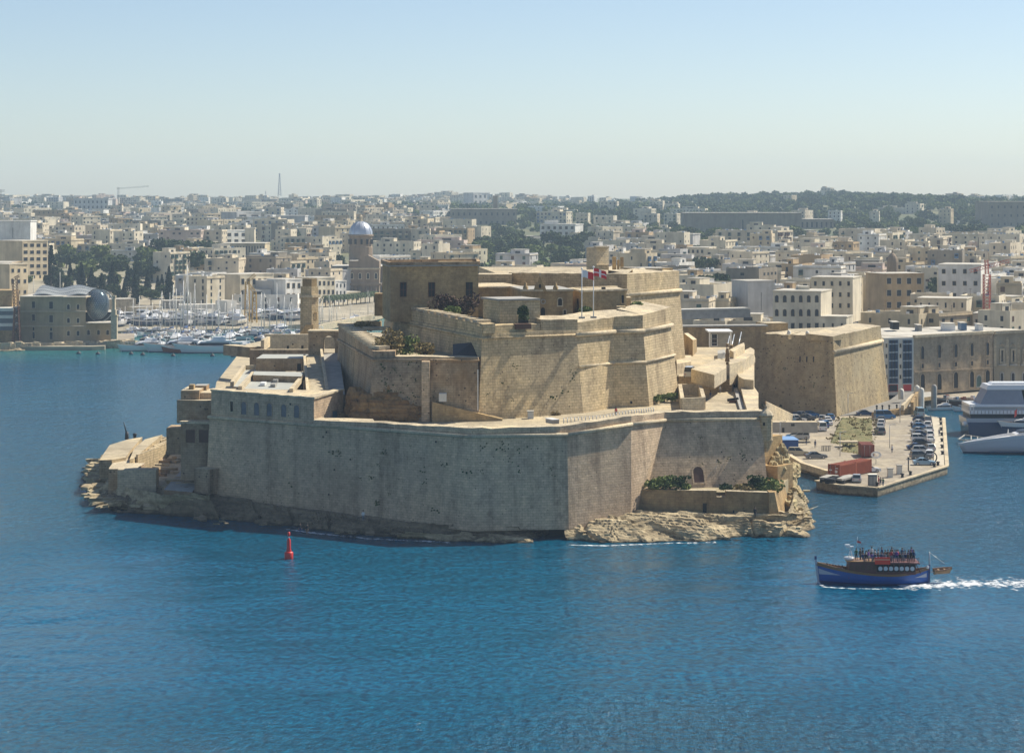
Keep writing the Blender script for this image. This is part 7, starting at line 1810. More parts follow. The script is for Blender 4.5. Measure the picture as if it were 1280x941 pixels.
m = MB(); p0 = vp(1213,506,D2); p1 = vp(1213,513,D2); m.bar(p0,p1,.25,.25); m.bar(p0,vp(1222,506,D2),.2,.2); m.bar(vp(1217,506,D2),vp(1217,513,D2),.15,.15); fpart(m.build('stern_frame', M_gel), y2)
m = MB(); 
for (a,b) in (((1198,546),(1206,540.5)),((1206,540.5),(1232,544.5)),((1198,546),(1228,551)),((1206,546.5),(1230,546)),((1214,541.5),(1214,547)),((1222,543),(1222,548))): m.bar(gp(a[0],a[1]+3,.9), gp(b[0],b[1]+3,.9), .22,.22)
fpart(m.build('swim_platform_frame', M_grey), y2)
m = MB(); m.lathe(vp(1205.5,529.5,D2), [(0,-.6),(.5,-.3),(.55,.3),(0,.7)], 8); fpart(m.build('fender', M_gel), y2)
fl = empty('red_ensign', vp(1269,522,D2-2), label='small red flag hanging from the superyacht rail', cat='flag'); m = MB(); m.cyl(vp(1271,523,D2-2),vp(1271,510,D2-2),.05,n=5); fpart(m.build('staff', M_wood), fl); m = MB(); m.add([vp(1271,511,D2-2),vp(1271,519,D2-2),vp(1268,522,D2-2.2),vp(1268.5,514,D2-2.2)],[(0,1,2,3)]); 
m.v += [v+Vector((0,.05,0)) for v in m.v]; m.face((7,6,5,4)); fpart(m.build('cloth', M_red), fl)
td = boat('white motor yacht', gp(1275,528,1.8)+Vector((0,-4,0)), R(172), .75, 'tender hanging beside the larger superyacht at the right edge', 'tenders'); td.location = vp(1277,534,D2-4.5)
# work barge
wb_ = empty('work_barge', gp(1190,505,0), R(178), 'dark work barge loaded with crates and gear below the long brown building', 'barge'); Db = gp(1190,506,0).y; wb_.location = Vector((xp(1196,595), 595.5, 0))
hull(11.5,4.4,2.6,2.0,1.9,draft=.4,rake=1.0).build('hull', [M_black, M_wood, M_grey, M_teak], wb_)
for i in range(12):
    m = MB(); m.box((rr.uniform(-4.5,3.2), rr.uniform(-1.2,1.2), 2.1+rr.uniform(0,.5)), (rr.uniform(.5,1.2), rr.uniform(.5,1), rr.uniform(.5,1.1)), rr.uniform(0,3)); m.build('crate', rr.choice((M_gel, M_gel2, M_tankb, M_boatred, M_grey)), wb_)
for i,(x,k,s) in enumerate(((1208,'white fishing boat',.7),(1176,'white motor yacht',.6),(1218,'navy motor yacht',.6))): boat(k, Vector((xp(x,583+i*3),583+i*3,0)), R(rr.uniform(150,200)), s, 'moored under the long brown waterfront building', 'small boats by the waterfront')
for pr in PROT.values():
    def rm(o):
        for c in list(o.children): rm(c)
        bpy.data.objects.remove(o)
    rm(pr)

settle()
# ---------------------------------------------------------------- red channel buoy
by = empty('channel_buoy', gp(361,698,0), 0, 'slender red channel buoy floating alone in front of the sea wall', 'buoy')
m = MB(); m.lathe((0,0,0), [(0,-.6),(.6,-.4),(.68,.0),(.68,.95),(.6,1.05),(.42,1.1)], 20); m.build('float', M_red, by)
m = MB(); m.lathe((0,0,0), [(.42,1.05),(.33,1.6),(.30,2.9),(.16,3.15),(.14,3.2)], 16); m.build('tower', M_red, by)
m = MB(); m.lathe((0,0,0), [(.1,3.15),(.1,3.45)], 10); m.build('light', M_gel, by); m = MB(); m.lathe((0,0,0), [(.17,3.45),(.2,3.5),(.2,4.1),(0,4.15)], 12); m.build('topmark', M_red, by)
# ================================================================= PEOPLE
M_skin = simple('skin', (0.42,0.25,0.17), .6); M_hair = simple('dark_hair', (0.03,0.02,0.015), .7)
CL = {'dark blue':(0.02,0.04,0.12),'red':(0.42,0.02,0.02),'black':(0.02,0.02,0.022),'grey':(0.2,0.2,0.21),'white':(0.65,0.65,0.63),'purple':(0.14,0.06,0.26),'green':(0.04,0.12,0.05),'brown':(0.14,0.08,0.05)}
CLM = {k: simple('cloth_'+k.replace(' ','_'), v, .85) for k, v in CL.items()}
def figure(pose):
    """continuous skin-modifier body with separate fingers; returns mesh (materials: 0 skin, 1 top, 2 trousers, 3 hair)"""
    V = []; E = []; Rr = []
    def v(p, r, par=None):
        V.append(p); Rr.append(r)
        if par is not None: E.append((par, len(V)-1))
        return len(V)-1
    sit = pose == 'sitting'
    z0 = .52 if sit else .92
    pel = v((0,0,z0), .15); wa = v((0,0.01,z0+.18), .135, pel); chst = v((0,0.0,z0+.42), .165, wa); nk = v((0,.0,z0+.56), .06, chst); hd0 = v((0,-.02,z0+.64), .085, nk); hd1 = v((0,-.02,z0+.76), .095, hd0); 
    for s in (-1,1):
        if sit:
            hip = v((s*.1,-.05,z0), .1, pel); kn = v((s*.12,-.45,z0+.02), .065, hip); an = v((s*.12,-.5,.1), .042, kn); ft = v((s*.13,-.64,.04), .035, an)
        else:
            hip = v((s*.1,0,z0-.08), .1, pel); kn = v((s*.11,-.03+s*.03,.5), .065, hip); an = v((s*.12,.02+s*.05,.09), .042, kn); ft = v((s*.13,-.12+s*.05,.04), .035, an)
        sh = v((s*.17,0,z0+.48), .065, chst); 
        if pose == 'pointing' and s > 0: el = v((s*.36,-.15,z0+.5), .045, sh); wr = v((s*.5,-.33,z0+.6), .03, el); dr = Vector((.5,-.6,.3)).normalized()
        elif sit: el = v((s*.25,-.08,z0+.22), .045, sh); wr = v((s*.14,-.3,z0+.16), .03, el); dr = Vector((-s*.3,-.8,-.1)).normalized()
        else: el = v((s*.25,.02,z0+.22), .045, sh); wr = v((s*.27,-.08,z0-.02), .03, el); dr = Vector((0,-.2,-.97))
        pm = v(tuple(Vector(V[wr])+dr*.07), .032, wr)
        sd = dr.cross(Vector((0,1,0.2))).normalized()
        for q in range(4):
            b = v(tuple(Vector(V[pm])+dr*.03+sd*(q-1.5)*.02), .011, pm); v(tuple(Vector(V[b])+dr*(.05+.012*(q in (1,2)))+Vector((0,-.01,0))), .008, b)
        t = v(tuple(Vector(V[wr])+dr*.04+sd*.04), .012, wr); v(tuple(Vector(V[t])+dr*.04+sd*.015), .009, t)
    me = bpy.data.meshes.new('body_cage'); me.from_pydata(V, E, []); o = bpy.data.objects.new('body_cage', me); COL.objects.link(o)
    md = o.modifiers.new('skin','SKIN'); sk = me.skin_vertices[0].data
    for i, r in enumerate(Rr): sk[i].radius = (r, r*.82 if i < 3 else r)
    sk[0].use_root = True
    s2 = o.modifiers.new('sub','SUBSURF'); s2.levels = 1; s2.render_levels = 1
    dg = bpy.context.evaluated_depsgraph_get(); m2 = bpy.data.meshes.new_from_object(o.evaluated_get(dg)); m2.name = 'body'
    bpy.data.objects.remove(o)
    m2.materials.clear()
    for x in (M_skin, CLM['dark blue'], CLM['grey'], M_hair): m2.materials.append(x)
    zs = z0
    for p in m2.polygons:
        c = p.center; a = 0
        hand = abs(c.x) > .2 and c.z < zs+.04 and not sit
        if c.z > zs+.60 and (c.y > -.02 or c.z > zs+.80): a = 3
        elif c.z > zs+.55: a = 0
        elif c.z > zs+.02 and not (sit and c.y < -.3): a = 1
        elif hand: a = 0
        else: a = 2
        if c.z < .07: a = 3
        p.material_index = a; p.use_smooth = True
    return m2
FIG = {k: figure(k) for k in ('standing','sitting','pointing')}
FIGC = {}
def person(P, rz, pose, top, trousers, label, group=None, hair='dark'):
    k = (pose, top, trousers)
    if k not in FIGC:
        m = FIG[pose].copy(); m.materials[1] = CLM[top]; m.materials[2] = CLM[trousers]; FIGC[k] = m
    r = empty('person', P, rz, label, 'person', group); link('body', FIGC[k], r)
    z0 = .52 if pose == 'sitting' else .92
    if 'hairm' not in FIGC:
        m = MB(); m.lathe((0,.0,0), [(.098,-.02),(.112,.05),(.10,.11),(.06,.15),(0,.165)], 12); o = m.build('hair', M_hair); FIGC['hairm'] = o.data; bpy.data.objects.remove(o)
        m = MB(); m.box((0,-.118,-.005),(.022,.03,.035)); 
        o = m.build('nose', M_skin); FIGC['nose'] = o.data; bpy.data.objects.remove(o)
    link('hair', FIGC['hairm'], r, (0,.0,z0+.74)); link('nose', FIGC['nose'], r, (0,.0,z0+.74)); return r
person(gp(1100.5,608,ZQ), R(160), 'standing', 'black','dark blue','person in black top standing at the quay corner, left of another person','people on the quay'); person(gp(1103.8,608.5,ZQ), R(200), 'pointing','green','dark blue','person in dark green top on the quay corner, right of the one in black','people on the quay')
person(gp(1098.2,606,ZQ), R(90), 'standing','red','red','person all in red by the grey kiosk on the quay','people on the quay'); person(gp(1139.5,536.5,ZQ), R(20), 'standing','black','black','person in black walking beside the row of parked cars','people on the quay')
person(gp(943.6,647,3), R(0), 'standing','black','black','person in black on the rocks below the low ochre wall','people on the rocks')
person(gp(375,667,.7), R(30), 'standing','black','dark blue','person at the water edge of the dark rocks, left one of two','people on the rocks'); person(gp(384,668,.7), R(-30), 'standing','black','brown','person at the water edge of the dark rocks, right one of two','people on the rocks')
person(gp(454,651,2.6), R(0), 'standing','white','grey','person in white on the dark rock shelf below the sea wall','people on the rocks')

# ================================================================= TOUR BOAT
tb = empty('tour_boat', (0,0,0), 0, 'traditional blue wooden tour boat crowded with passengers on its upper deck, leaving a white wake', 'boat')
Dt = gp(1092,731,0).y+2.0; kt = Dt/F; Lt = (1163-1021)*kt
M_hb = simple('royal_blue_hull_paint', (0.006,0.085,0.34), .35, var=.12, scale=1); M_hd = simple('deep_blue_hull_paint', (0.012,0.035,0.15), .35); M_gun = simple('ochre_gunwale_varnish', (0.24,0.13,0.05), .45); M_brown = simple('dark_red_brown_cabin', (0.13,0.045,0.035), .5)
M_greyp = simple('pale_grey_stripe_paint', (0.42,0.44,0.50), .4)
hm = hull(Lt-.6, 4.6, 3.05, 1.55, 2.35, draft=.5, pointed=True, rake=.45, n=36)
hb = hm.build('hull', [M_hd, M_hb, M_gun, M_teak], tb)
tb.location = Vector((xp(1092,Dt), Dt, 0)); tb.rotation_euler.z = R(178.5)
# hull coordinates: bow +x (turned to the left of the picture); visible side is +y
def sheer(t): return 1.55+(3.05-1.55)*max(0,(t-.35)/.65)**1.9+(2.35-1.55)*max(0,(.35-t)/.35)**1.9
def side(t, f, off=.03):
    Lh = Lt-.6; x = -Lh/2+Lh*t; b = 2.3*max(.0,(1-((t-.4)/.6)**2.3)) if t > .4 else 2.3*(1-((.4-t)/.4)**2.4); b = max(b,.02); r = .45*t**3; s = sheer(t)
    fl = .88+(f)*.1 ; return Vector((x+r*f, b*fl+off+.02, s*f))
for t0, t1, f0, f1, nm in ((.80,.985,.42,.70,'bow_stripe'),(.02,.14,.40,.66,'stern_stripe')):
    for sgn in (1,-1):
        m = MB(); n = 10; vs_ = []
        for i in range(n+1):
            u = i/n; t = t0+(t1-t0)*u; w = (u if nm == 'bow_stripe' else 1-u)
            mid = (f0+f1)/2; vs_ += [side(t, mid-(mid-f0)*w), side(t, mid+(f1-mid)*w)]
        vs_ = [Vector((p.x, p.y*sgn, p.z)) for p in vs_]; m.add(vs_, [(2*i,2*i+2,2*i+3,2*i+1) for i in range(n)]); m.build(nm, M_greyp, tb)
m = MB(); q = [side(i/30, .86, .05) for i in range(31)]
for sgn in (1,-1):
    for a, b in zip(q[:-1], q[1:]): m.bar((a.x,a.y*sgn,a.z),(b.x,b.y*sgn,b.z),.12,.12)
m.build('rubbing_strake', M_gun, tb)
m = MB(); bx = (Lt-.6)/2; m.bar((bx+.05,0,0),(bx+.42,0,3.2),.28,.3); m.bar((bx+.42,0,3.1),(bx+.46,0,3.75),.2,.28); m.build('stem_post', M_greyp, tb)
m = MB(); m.box((bx+.45,0,3.6),(.3,.22,.5)); m.build('stem_head', M_hd, tb)
m = MB(); m.bar((-bx-.05,0,.1),(-bx-.1,0,2.7),.25,.25); m.build('stern_post', M_hd, tb)
X = lambda px: -(px-1092)*kt           # picture column -> boat x
Zt = lambda py: (731.5-py)*kt
m = MB(); wedge(m, X(1097), X(1059), 3.4, 3.2, .9, Zt(703.5), .15, 0, .05); m.build('wheelhouse', M_brown, tb)
m = MB(); wedge(m, X(1097)-.1, X(1056.5), 3.7, 3.5, Zt(703.5), Zt(702.6), 0, 0, 0); m.build('wheelhouse_roof', M_gun, tb)
for i in range(5): m = MB(); m.box((X(1063+i*7), 1.71, Zt(710)), (.55,.05,.7)); m.build('shutter_panel', M_wood, tb)
m = MB(); wedge(m, X(1147), X(1093), 4.3, 4.3, Zt(705.2), Zt(703.8), 0, 0, 0); m.build('upper_deck', M_brown, tb)
m = MB(); wedge(m, X(1142), X(1093), 3.9, 3.9, Zt(718.5), Zt(715.5), 0, 0, 0); m.build('side_coaming', M_brown, tb)
# arched clear side openings of the lower saloon
for i in range(7):
    x0 = X(1098+i*6.6); 
    for sgn in (1,-1):
        m = MB(); n = 12; w_, h_ = 5.4*kt/2, 4.6*kt
        c = Vector((x0, sgn*2.0, Zt(711))); ring = [c+Vector((math.cos(2*math.pi*j/n)*w_, 0, math.sin(2*math.pi*j/n)*h_*.62)) for j in range(n)]
        m.add([p+Vector((0,sgn*.03,0)) for p in ring], [tuple(range(n))]); m.build('window_screen', simple('clear_pvc_screen',(0.55,0.58,0.60),.2) if 'clear_pvc_screen' not in MATS else MATS['clear_pvc_screen'], tb)
        m = MB(); m.bar((x0-w_-.12, sgn*2.0, Zt(716)), (x0-w_-.12, sgn*2.0, Zt(705)), .1,.12); m.build('canopy_post', M_brown, tb)
m = MB(); m.bar((X(1142),2.0,Zt(705)),(X(1148),2.0,Zt(717)),.1,.12); m.bar((X(1142),-2.0,Zt(705)),(X(1148),-2.0,Zt(717)),.1,.12); m.build('rear_strut', M_brown, tb)
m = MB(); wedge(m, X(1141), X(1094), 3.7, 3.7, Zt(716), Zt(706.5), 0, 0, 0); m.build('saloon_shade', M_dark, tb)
# upper rail with red banner
m = MB()
for sgn in (1,-1):
    for z in (Zt(698), Zt(701)): m.bar((X(1146),sgn*2.1,z),(X(1078),sgn*2.1,z),.05,.05)
    for i in range(12): m.cyl((X(1078+i*6.1),sgn*2.1,Zt(704)),(X(1078+i*6.1),sgn*2.1,Zt(698)),.03,n=5)
m.build('upper_rail', M_brown, tb)
m = MB(); m.box((X(1100.5),2.17,Zt(701.2)),(19*kt,.06,8.6*kt)); bnr = m.build('red_banner', simple('red_banner_cloth',(0.75,0.045,0.015),.6), tb); m = MB(); m.box((X(1100.5),2.21,Zt(699.6)),(18*kt,.02,1.3*kt)); m.build('banner_lettering', simple('orange_lettering',(0.85,0.35,0.2),.6), bnr)
m = MB(); m.lathe((X(1061),.6,Zt(704)), [(.3,0),(.75,.35),(.8,.6),(.2,.6)], 14); m.build('white_dinghy_cradle', M_gel, tb)
m = MB(); m.cyl((X(1066),.3,Zt(703)),(X(1062.5),.3,Zt(689)),.09,n=6); m.cyl((X(1060),.3,Zt(703)),(X(1062.5),.3,Zt(689)),.06,n=6); m.box((X(1062),.3,Zt(686.5)),(1.1,.35,.22)); m.box((X(1059),.3,Zt(684.8)),(.7,.5,.3)); m.build('radar_mast', M_gel, tb)
m = MB(); m.cyl((X(1069),0,Zt(703)),(X(1072),0,Zt(674)),.04,n=5); fm = m.build('flag_mast', M_steel, tb); m = MB(); m.add([Vector((X(1071.8),0,Zt(679))),Vector((X(1071.6),0,Zt(681.5))),Vector((X(1076.5),.1,Zt(682.5))),Vector((X(1076),.1,Zt(680)))],[(0,1,2,3)]); m.build('flag', M_red, fm)
# stern gallows with hanging dinghy
m = MB(); m.cyl((X(1161.5),0,1.6),(X(1161.5),0,Zt(692.5)),.12,.09,8); m.cyl((X(1161.5),0,Zt(693.5)),(X(1180),0,Zt(707)),.06,n=6); m.cyl((X(1161.5),0,Zt(717)),(X(1172),0,Zt(720)),.06,n=6); m.build('stern_davit', M_steel, tb)
m = MB(); m.lathe((X(1158.5),.5,Zt(711)), [(0,-.25),(.22,-.15),(.25,.1),(0,.25)], 10); m.build('life_buoy', M_gel, tb)
dg_ = empty('hanging_dinghy', tb.location+Vector((0,0,0)), R(188), 'small brown dinghy slung from the davit behind the tour boat', 'dinghy'); dm = hull(2.5,1.35,.62,.5,.55,draft=.3,rake=.3,n=14); dm.build('hull', [M_gun, M_gun, M_wood, M_teak], dg_)
dg_.location = vp(1177.5, 714.5, Dt+.3); dg_.rotation_euler = (R(8), R(-4), R(8)); m = MB()
for x in (-.5,.4): m.box((x,0,.35),(.22,1.2,.05)); 
m.build('thwarts', M_teak, dg_)
# passengers
rp_ = random.Random(5); tops = list(CL)
def on_boat(px, y, z, rz, pose, top, tr, label):
    p = Matrix.Translation(tb.location) @ Matrix.Rotation(R(178.5),4,'Z') @ Vector((X(px), y, z)); person(p, rz, pose, top, tr, label, 'passengers on the tour boat')
seq = [(1077,'dark blue'),(1080.5,'black'),(1084,'purple'),(1088,'purple'),(1092,'dark blue'),(1096,'black'),(1100,'dark blue'),(1104,'grey'),(1108,'black'),(1112,'red'),(1115.5,'dark blue'),(1119,'purple'),(1122.5,'black'),(1126,'grey'),(1129.5,'dark blue'),(1133,'brown'),(1136.5,'black'),(1140,'dark blue')]
for i, (x, c) in enumerate(seq):
    pose = 'standing' if x in (1084,1112,1119,1136.5,1140) else 'sitting'
    on_boat(x, 1.5, Zt(703.6)+(0 if pose == 'standing' else .05), R(rp_.uniform(-60,60)), pose, c, rp_.choice(('black','dark blue','grey')), f'passenger in {c} at the near rail of the boat, {ORD[i]} from bow')
for i in range(16):
    x = 1079+i*4.1; c = rp_.choice(('dark blue','black','white','red','grey','brown','purple')); pose = 'sitting' if i % 3 else 'standing'
    on_boat(x, -.6+rp_.uniform(-.9,.5), Zt(703.6), R(rp_.uniform(0,360)), pose, c, rp_.choice(('black','dark blue','grey')), f'passenger in {c} behind the near rail passengers, {ORD[i]} from bow')
for i in range(6): on_boat(1034+i*3.7, rp_.uniform(-.2,.6), 1.15+.3*max(0,(3-i))*.3, R(rp_.uniform(0,360)), 'sitting', ('black','dark blue','brown','grey','dark blue','white')[i], 'dark blue', f'passenger sitting on the foredeck of the tour boat, {ORD[i]} from the bow')
for i in range(2): on_boat((1070,1075)[i], .4, Zt(703.4), R(40*i), 'standing', ('green','black')[i], 'black', ('crew member in green standing on the wheelhouse roof','crew member in black standing on the wheelhouse roof')[i])
foam_strip('boat_wake', [gp(1125,733,0), gp(1165,731,0), gp(1220,729,0), gp(1300,729,0), gp(1400,730,0)], 6.0, 15.0, 'white churned wake trailing behind the tour boat', n=80)
foam_strip('bow_wave', [gp(1022,727,0), gp(1030,733.5,0), gp(1060,735.5,0), gp(1100,736,0), gp(1150,735,0)], .7, 1.6, 'thin white bow wave along the side of the tour boat', n=60)

# ================================================================= LEFT SHORE: science centre
sc = empty('science_centre', gp(85,430,2), 0, 'ochre stone waterfront building with arched and square windows and white mesh roof canopy', 'building')
Ds = 826.0
def S(px0, px1, y0, y1, D, dep, nm, mat=None, skew=0, cap=None):
    o, pl, b, t = xbox(px0, px1, y0, y1, D, dep, nm, mat or M_sci, None, skew, cap or M_roofp); fpart(o, sc); return pl
M_sci = plaster('science_stone', (0.46,0.36,0.22))
pl1 = S(25,79,371,430,Ds,26,'left_wing',None,-3); pl2 = S(79,107,372,430,Ds-3,26,'middle_wing',None,3); pl3 = S(107,138.5,404,429.5,Ds,12,'low_wing',None,4)
for x0,x1,y in ((24.5,79,370.5),(79,107.5,371),(107,139,403.5)): S(x0,x1,y,y+1.2,Ds-3.3,27 if y<400 else 13,'cornice',M_light)
for y in (389,407.5): S(25,107,y,y+.7,Ds-3.2,1,'string_course',M_light)
for x, ys in ((42,((381,4,8),(397,4,8),(411,2.5,4),(419,3,8))),(64,((381.5,5,9),(398.5,5,9),(411.5,3,4),(419.5,4,9)))):
    for y,w,h in ys: fpart(opening(pl1,x,y,w,h,None,'window',M_win,M_light,False,.15,.12), sc)
for x in (85.5, 97.5):
    for y in (383.5,400.5,416.5): fpart(opening(pl2,x,y,3,6,None,'window',M_win,M_light,True,.3,.12), sc)
for x in (110.5,123,134.5): fpart(opening(pl3,x,415.5,3,6,None,'window',M_win,M_light,True,.3,.12), sc)
# wavy mesh canopy
m = MB(); nx, ny = 26, 8
for i in range(nx+1):
    for j in range(ny+1):
        u = i/nx; v_ = j/ny; m.v.append(Vector((xp(40+66*u, Ds), Ds+3+20*v_, zp(371-8*math.sin(min(1,v_*1.2)*1.57)-2.0*math.sin(u*9+v_*2), Ds)+.3)))
for i in range(nx):
    for j in range(ny):
        a = i*(ny+1)+j
        for p, q in ((a,a+ny+1),(a,a+1),(a,a+ny+2)):
            m2 = None
        m.face((a,a+ny+1,a+ny+2,a+1))
M_mesh = simple('pale_mesh_canopy', (0.30,0.32,0.31), .5, var=.2, scale=.6)
fpart(m.build('mesh_canopy', M_mesh), sc); lat = MB()
for i in range(0,nx+1):
    for j in range(ny): a = m.v[i*(ny+1)+j]; b = m.v[i*(ny+1)+j+1]; lat.bar(a+Vector((0,0,.15)), b+Vector((0,0,.15)), .18,.18)
    if i < nx:
        for j in range(0,ny+1,2): a = m.v[i*(ny+1)+j]; b = m.v[(i+1)*(ny+1)+j]; lat.bar(a+Vector((0,0,.15)), b+Vector((0,0,.15)), .18,.18)
fpart(lat.build('canopy_lattice', M_steel), sc)
gs = empty('planetarium_globe', vp(122,380,Ds+8), 0, 'big blue-grey glazed globe with white ring frame set beside the science centre', 'globe')
c = vp(122,380.5,Ds+9); Rg = 14.7*(Ds+9)/F*.98; m = MB(); bmx = bmesh.new(); bmesh.ops.create_icosphere(bmx, subdivisions=4, radius=1.0)
M_globe, nt_, b_ = newmat('globe_glass'); b_.inputs['Base Color'].default_value = (0.10,0.16,0.19,1); b_.inputs['Roughness'].default_value = .22; b_.inputs['Metallic'].default_value = .35
m.add([c+Vector((v.co.x*Rg, v.co.y*Rg, v.co.z*Rg*1.3)) for v in bmx.verts], [[v.index for v in f.verts] for f in bmx.faces]); fpart(m.build('glazing', M_globe), gs)
m = MB()
for e in bmx.edges:
    a, b = e.verts[0].co, e.verts[1].co
    if a.y < .3: m.bar(c+Vector((a.x*Rg,a.y*Rg,a.z*Rg*1.3))*1.0+Vector(a)*.05, c+Vector((b.x*Rg,b.y*Rg,b.z*Rg*1.3))+Vector(b)*.05, .05,.05)
bmx.free(); fpart(m.build('glazing_bars', M_steel), gs)
m = MB(); n = 36
for i in range(n):
    a0_ = 2*math.pi*i/n; a1_ = 2*math.pi*(i+1)/n; f = lambda a: c+Vector((1.2+math.cos(a)*Rg*1.15, -1.5+math.sin(a)*.8, math.sin(a)*Rg*1.36-.4)); m.bar(f(a0_), f(a1_), .35,.35)
fpart(m.build('ring_frame', M_mesh), gs)
bs2 = S(107,139,390,404,Ds+10,16,'glass_base',M_win)
ob = empty('stone_pillar_monument', vp(142,422,Ds-4), 0, 'slender pale stepped stone pillar right of the glazed globe', 'monument')
for x0,x1,y0,y1 in ((138.5,146,395,424),(137.8,146.7,393.5,395.5),(139,144.5,387,394),(140.5,143.5,372,388),(139.8,144.2,369.5,372)): fpart(xbox(x0,x1,y0,y1,Ds-4+(145-x1)*.01,2.2,'stage',M_light)[0], ob)
# building at the left edge and dock crane
lf = empty('quayside_shed', vp(0,428,820), 0, 'low grey banded shed at the left edge beside the old dock crane', 'shed')
for y0,y1,mt in ((385,389,M_offw),(389,394,M_bluegrey),(394,398,M_offw),(398,404,M_bluegrey),(404,408,M_offw),(408,413,M_bluegrey),(413,427,M_warm)): fpart(xbox(-25,16.5,y0,y1,819+((y0)%2)*.3,14,'band',mt)[0], lf)
fpart(xbox(-25,15,363,386,828,12,'upper_storey',M_warm)[0], lf)
dc = lattice('dock_crane', 'old brown lattice dock crane in front of the science centre', 'crane', vp(21,427,816), vp(20.5,385,816), 2.6, M_wood, 9, jib=[(vp(20.5,385,816), vp(18,348,818), 1.6, 'jib'), (vp(18,348,818), vp(24,345,818), .8, 'jib_head')], jw=1.4)
for i,(x,y0,y1,D_,l) in enumerate(((318,365,408,955,'yellow boatyard crane mast left of the cream waterfront house'),(309,352,402,960,'tall yellow boatyard gantry beside the marina'))):
    lattice('boatyard_crane', l, 'crane', vp(x,y1,D_), vp(x,y0,D_), 2.2, M_yel, 9, jib=[(vp(x,y0,D_), vp(x+(10 if i else -7),y0-9,D_), 1.2, 'jib')], jw=1.4)
for x,y0,y1,D_ in ((75,340,372,1000),(42,345,372,1000),(27,245,262,2400)):
    l = {75:'thin white lamp mast rising behind the science centre canopy',42:'thin white lamp mast at the left end of the science centre canopy',27:'thin white mast on the hillside at the far left'}[x]
    r = empty('lamp_mast', vp(x,y1,D_), 0, l, 'mast'); m = MB(); m.cyl(vp(x,y1+8,D_), vp(x,y0,D_), .18*D_/1000, .12*D_/1000, 6); fpart(m.build('pole', M_offw), r)
# shore rocks and lower walls
rk_ = rock_strip('left_shore', [gp(x,y,2.2) for x,y in ((-60,428),(20,429),(80,428.5),(120,427.5),(150,427),(166,423))], [gp(x,y,0) for x,y in ((-60,440),(20,439),(80,436),(120,434),(150,433),(168,427))], M_rock, nu=200, nv=12, amp=.8, step=.5, seed=31); tag(rk_, kind='structure')
m = MB(); q = [gp(x,y,2.1) for x,y in ((-60,429),(20,430),(120,428.5),(168,423),(168,417),(-60,417))]; q = ccw(q); m.prism([p-Vector((0,0,3)) for p in q], q); tag(m.build('left_quay', M_quay), kind='structure')
rb2 = random.Random(8)
m = MB()
for i in range(420):
    x = rb2.uniform(-20,166); y = rb2.uniform(430,436.5)-(x/166)*3.5; c = gp(x,y,.5+1.9*max(0,min(1,(436.5-(x/166)*3.5-y)/6.5))); s = rb2.uniform(.5,1.7)
    m.add([c+Vector((rb2.uniform(.6,1)*a*s, rb2.uniform(.6,1)*b*s, rb2.uniform(.5,1)*cc__*s)) for cc__ in (-.5,.6) for a,b in ((-1,-1),(1,-1),(1,1),(-1,1))], [(0,1,5,4),(1,2,6,5),(2,3,7,6),(3,0,4,7),(4,5,6,7)])
tag(m.build('boulders', M_light), 'heap of pale boulders along the left shore below the science centre', 'boulders', kind='stuff')
for (x0,x1,y0,y1,D_,dep,mt,nm,l) in ((138,170,374,402,1000,10,'ochre_rock_wall',M_light,'pale weathered fortification wall right of the globe'),(170,195,384,402,985,8,'w',M_light,'sloping pale fort wall stump behind the hauled-out boats'),(195,245,390,402,1000,8,'w',M_offw,'long pale boatyard wall behind the masts'),(225,300,381,395,1010,10,'w',M_offw,'long whitish store with a row of arched openings behind the marina'),(205,262,376,384,1060,10,'w',M_grey,'grey terraced building above the arched store')):
    r = empty('boatyard_wall' if x0 not in (225,205) else 'boatyard_store', vp(x0,y1,D_), 0, l, 'wall' if x0 not in (225,205) else 'building'); o, pl, _, _ = xbox(x0,x1,y0,y1+6,D_,dep,'wall',nm,None,6,M_roofp); fpart(o, r)
    if x0 == 225:
        for k in range(7): fpart(opening(pl, 254+k*6.2, 392, 3.4, 5, None, 'arched_opening', M_dark, M_offw, True, .15, .08), r)
for i,(x,y0,y1,D_,w) in enumerate(((290,372,402,980,12),(262,383,405,975,10))):
    r = empty('sunlit_gable', vp(x,y1,D_), 0, ('bright sunlit gable end of the boatyard store','small sunlit wall end before the arched store')[i], 'building'); fpart(xbox(x-w/2,x+w/2,y0+4,y1,D_,8,'wall',M_offw,None,4,M_roofp)[0], r)
# ---------------------------------------------------------------- bushes of the fort
def bush(px, py, D, w, h, mat, label, n=260, par=None, seed=0):
    r = empty('bush', vp(px, py, D), 0, label, 'bush', 'bushes on the fort'); cm = crown_mb(w, h*1.15, -h*.3, int(n*1.6), .36, random.Random(seed+int(px)), 11); cm.build('foliage', mat, r)
    m = MB(); m.cyl((0,0,-.5),(0,0,h*.5),.15,.08,6); m.build('stem', M_bark, r); return r
bush(490,437,398,2.6,4.2,M_bushd,'large rounded yellow-brown bush on the ramp bastion',420); bush(478,440,397,1.8,3.0,M_bushd,'smaller yellow-brown bush left of the large one on the ramp bastion'); bush(516,438,402,2.2,3.2,M_leafm,'dark olive bush right of the large rounded one on the ramp bastion'); bush(530,441,398,2.0,2.2,M_bushd,'low brown bush near the dark lean-to roof')
bush(505,440,400,1.8,2.6,M_leafm,'small olive bush between the large bushes on the ramp bastion'); bush(455,411,436,2.5,1.6,M_bushd,'low dry bush by the garden wall left of the castle house')
bush(552,390,427,2.6,4.0,M_bushp,'purple-brown bush under the castle house windows, left one',380); bush(568,390,426,2.8,3.8,M_bushp,'purple-brown bush under the castle house windows, middle one',380); bush(584,389,425,2.8,4.0,M_bushp,'purple-brown bush under the castle house windows, right one',380); bush(566,393,420,1.6,1.8,M_leafm,'small olive bush in front of the purple ones'); 
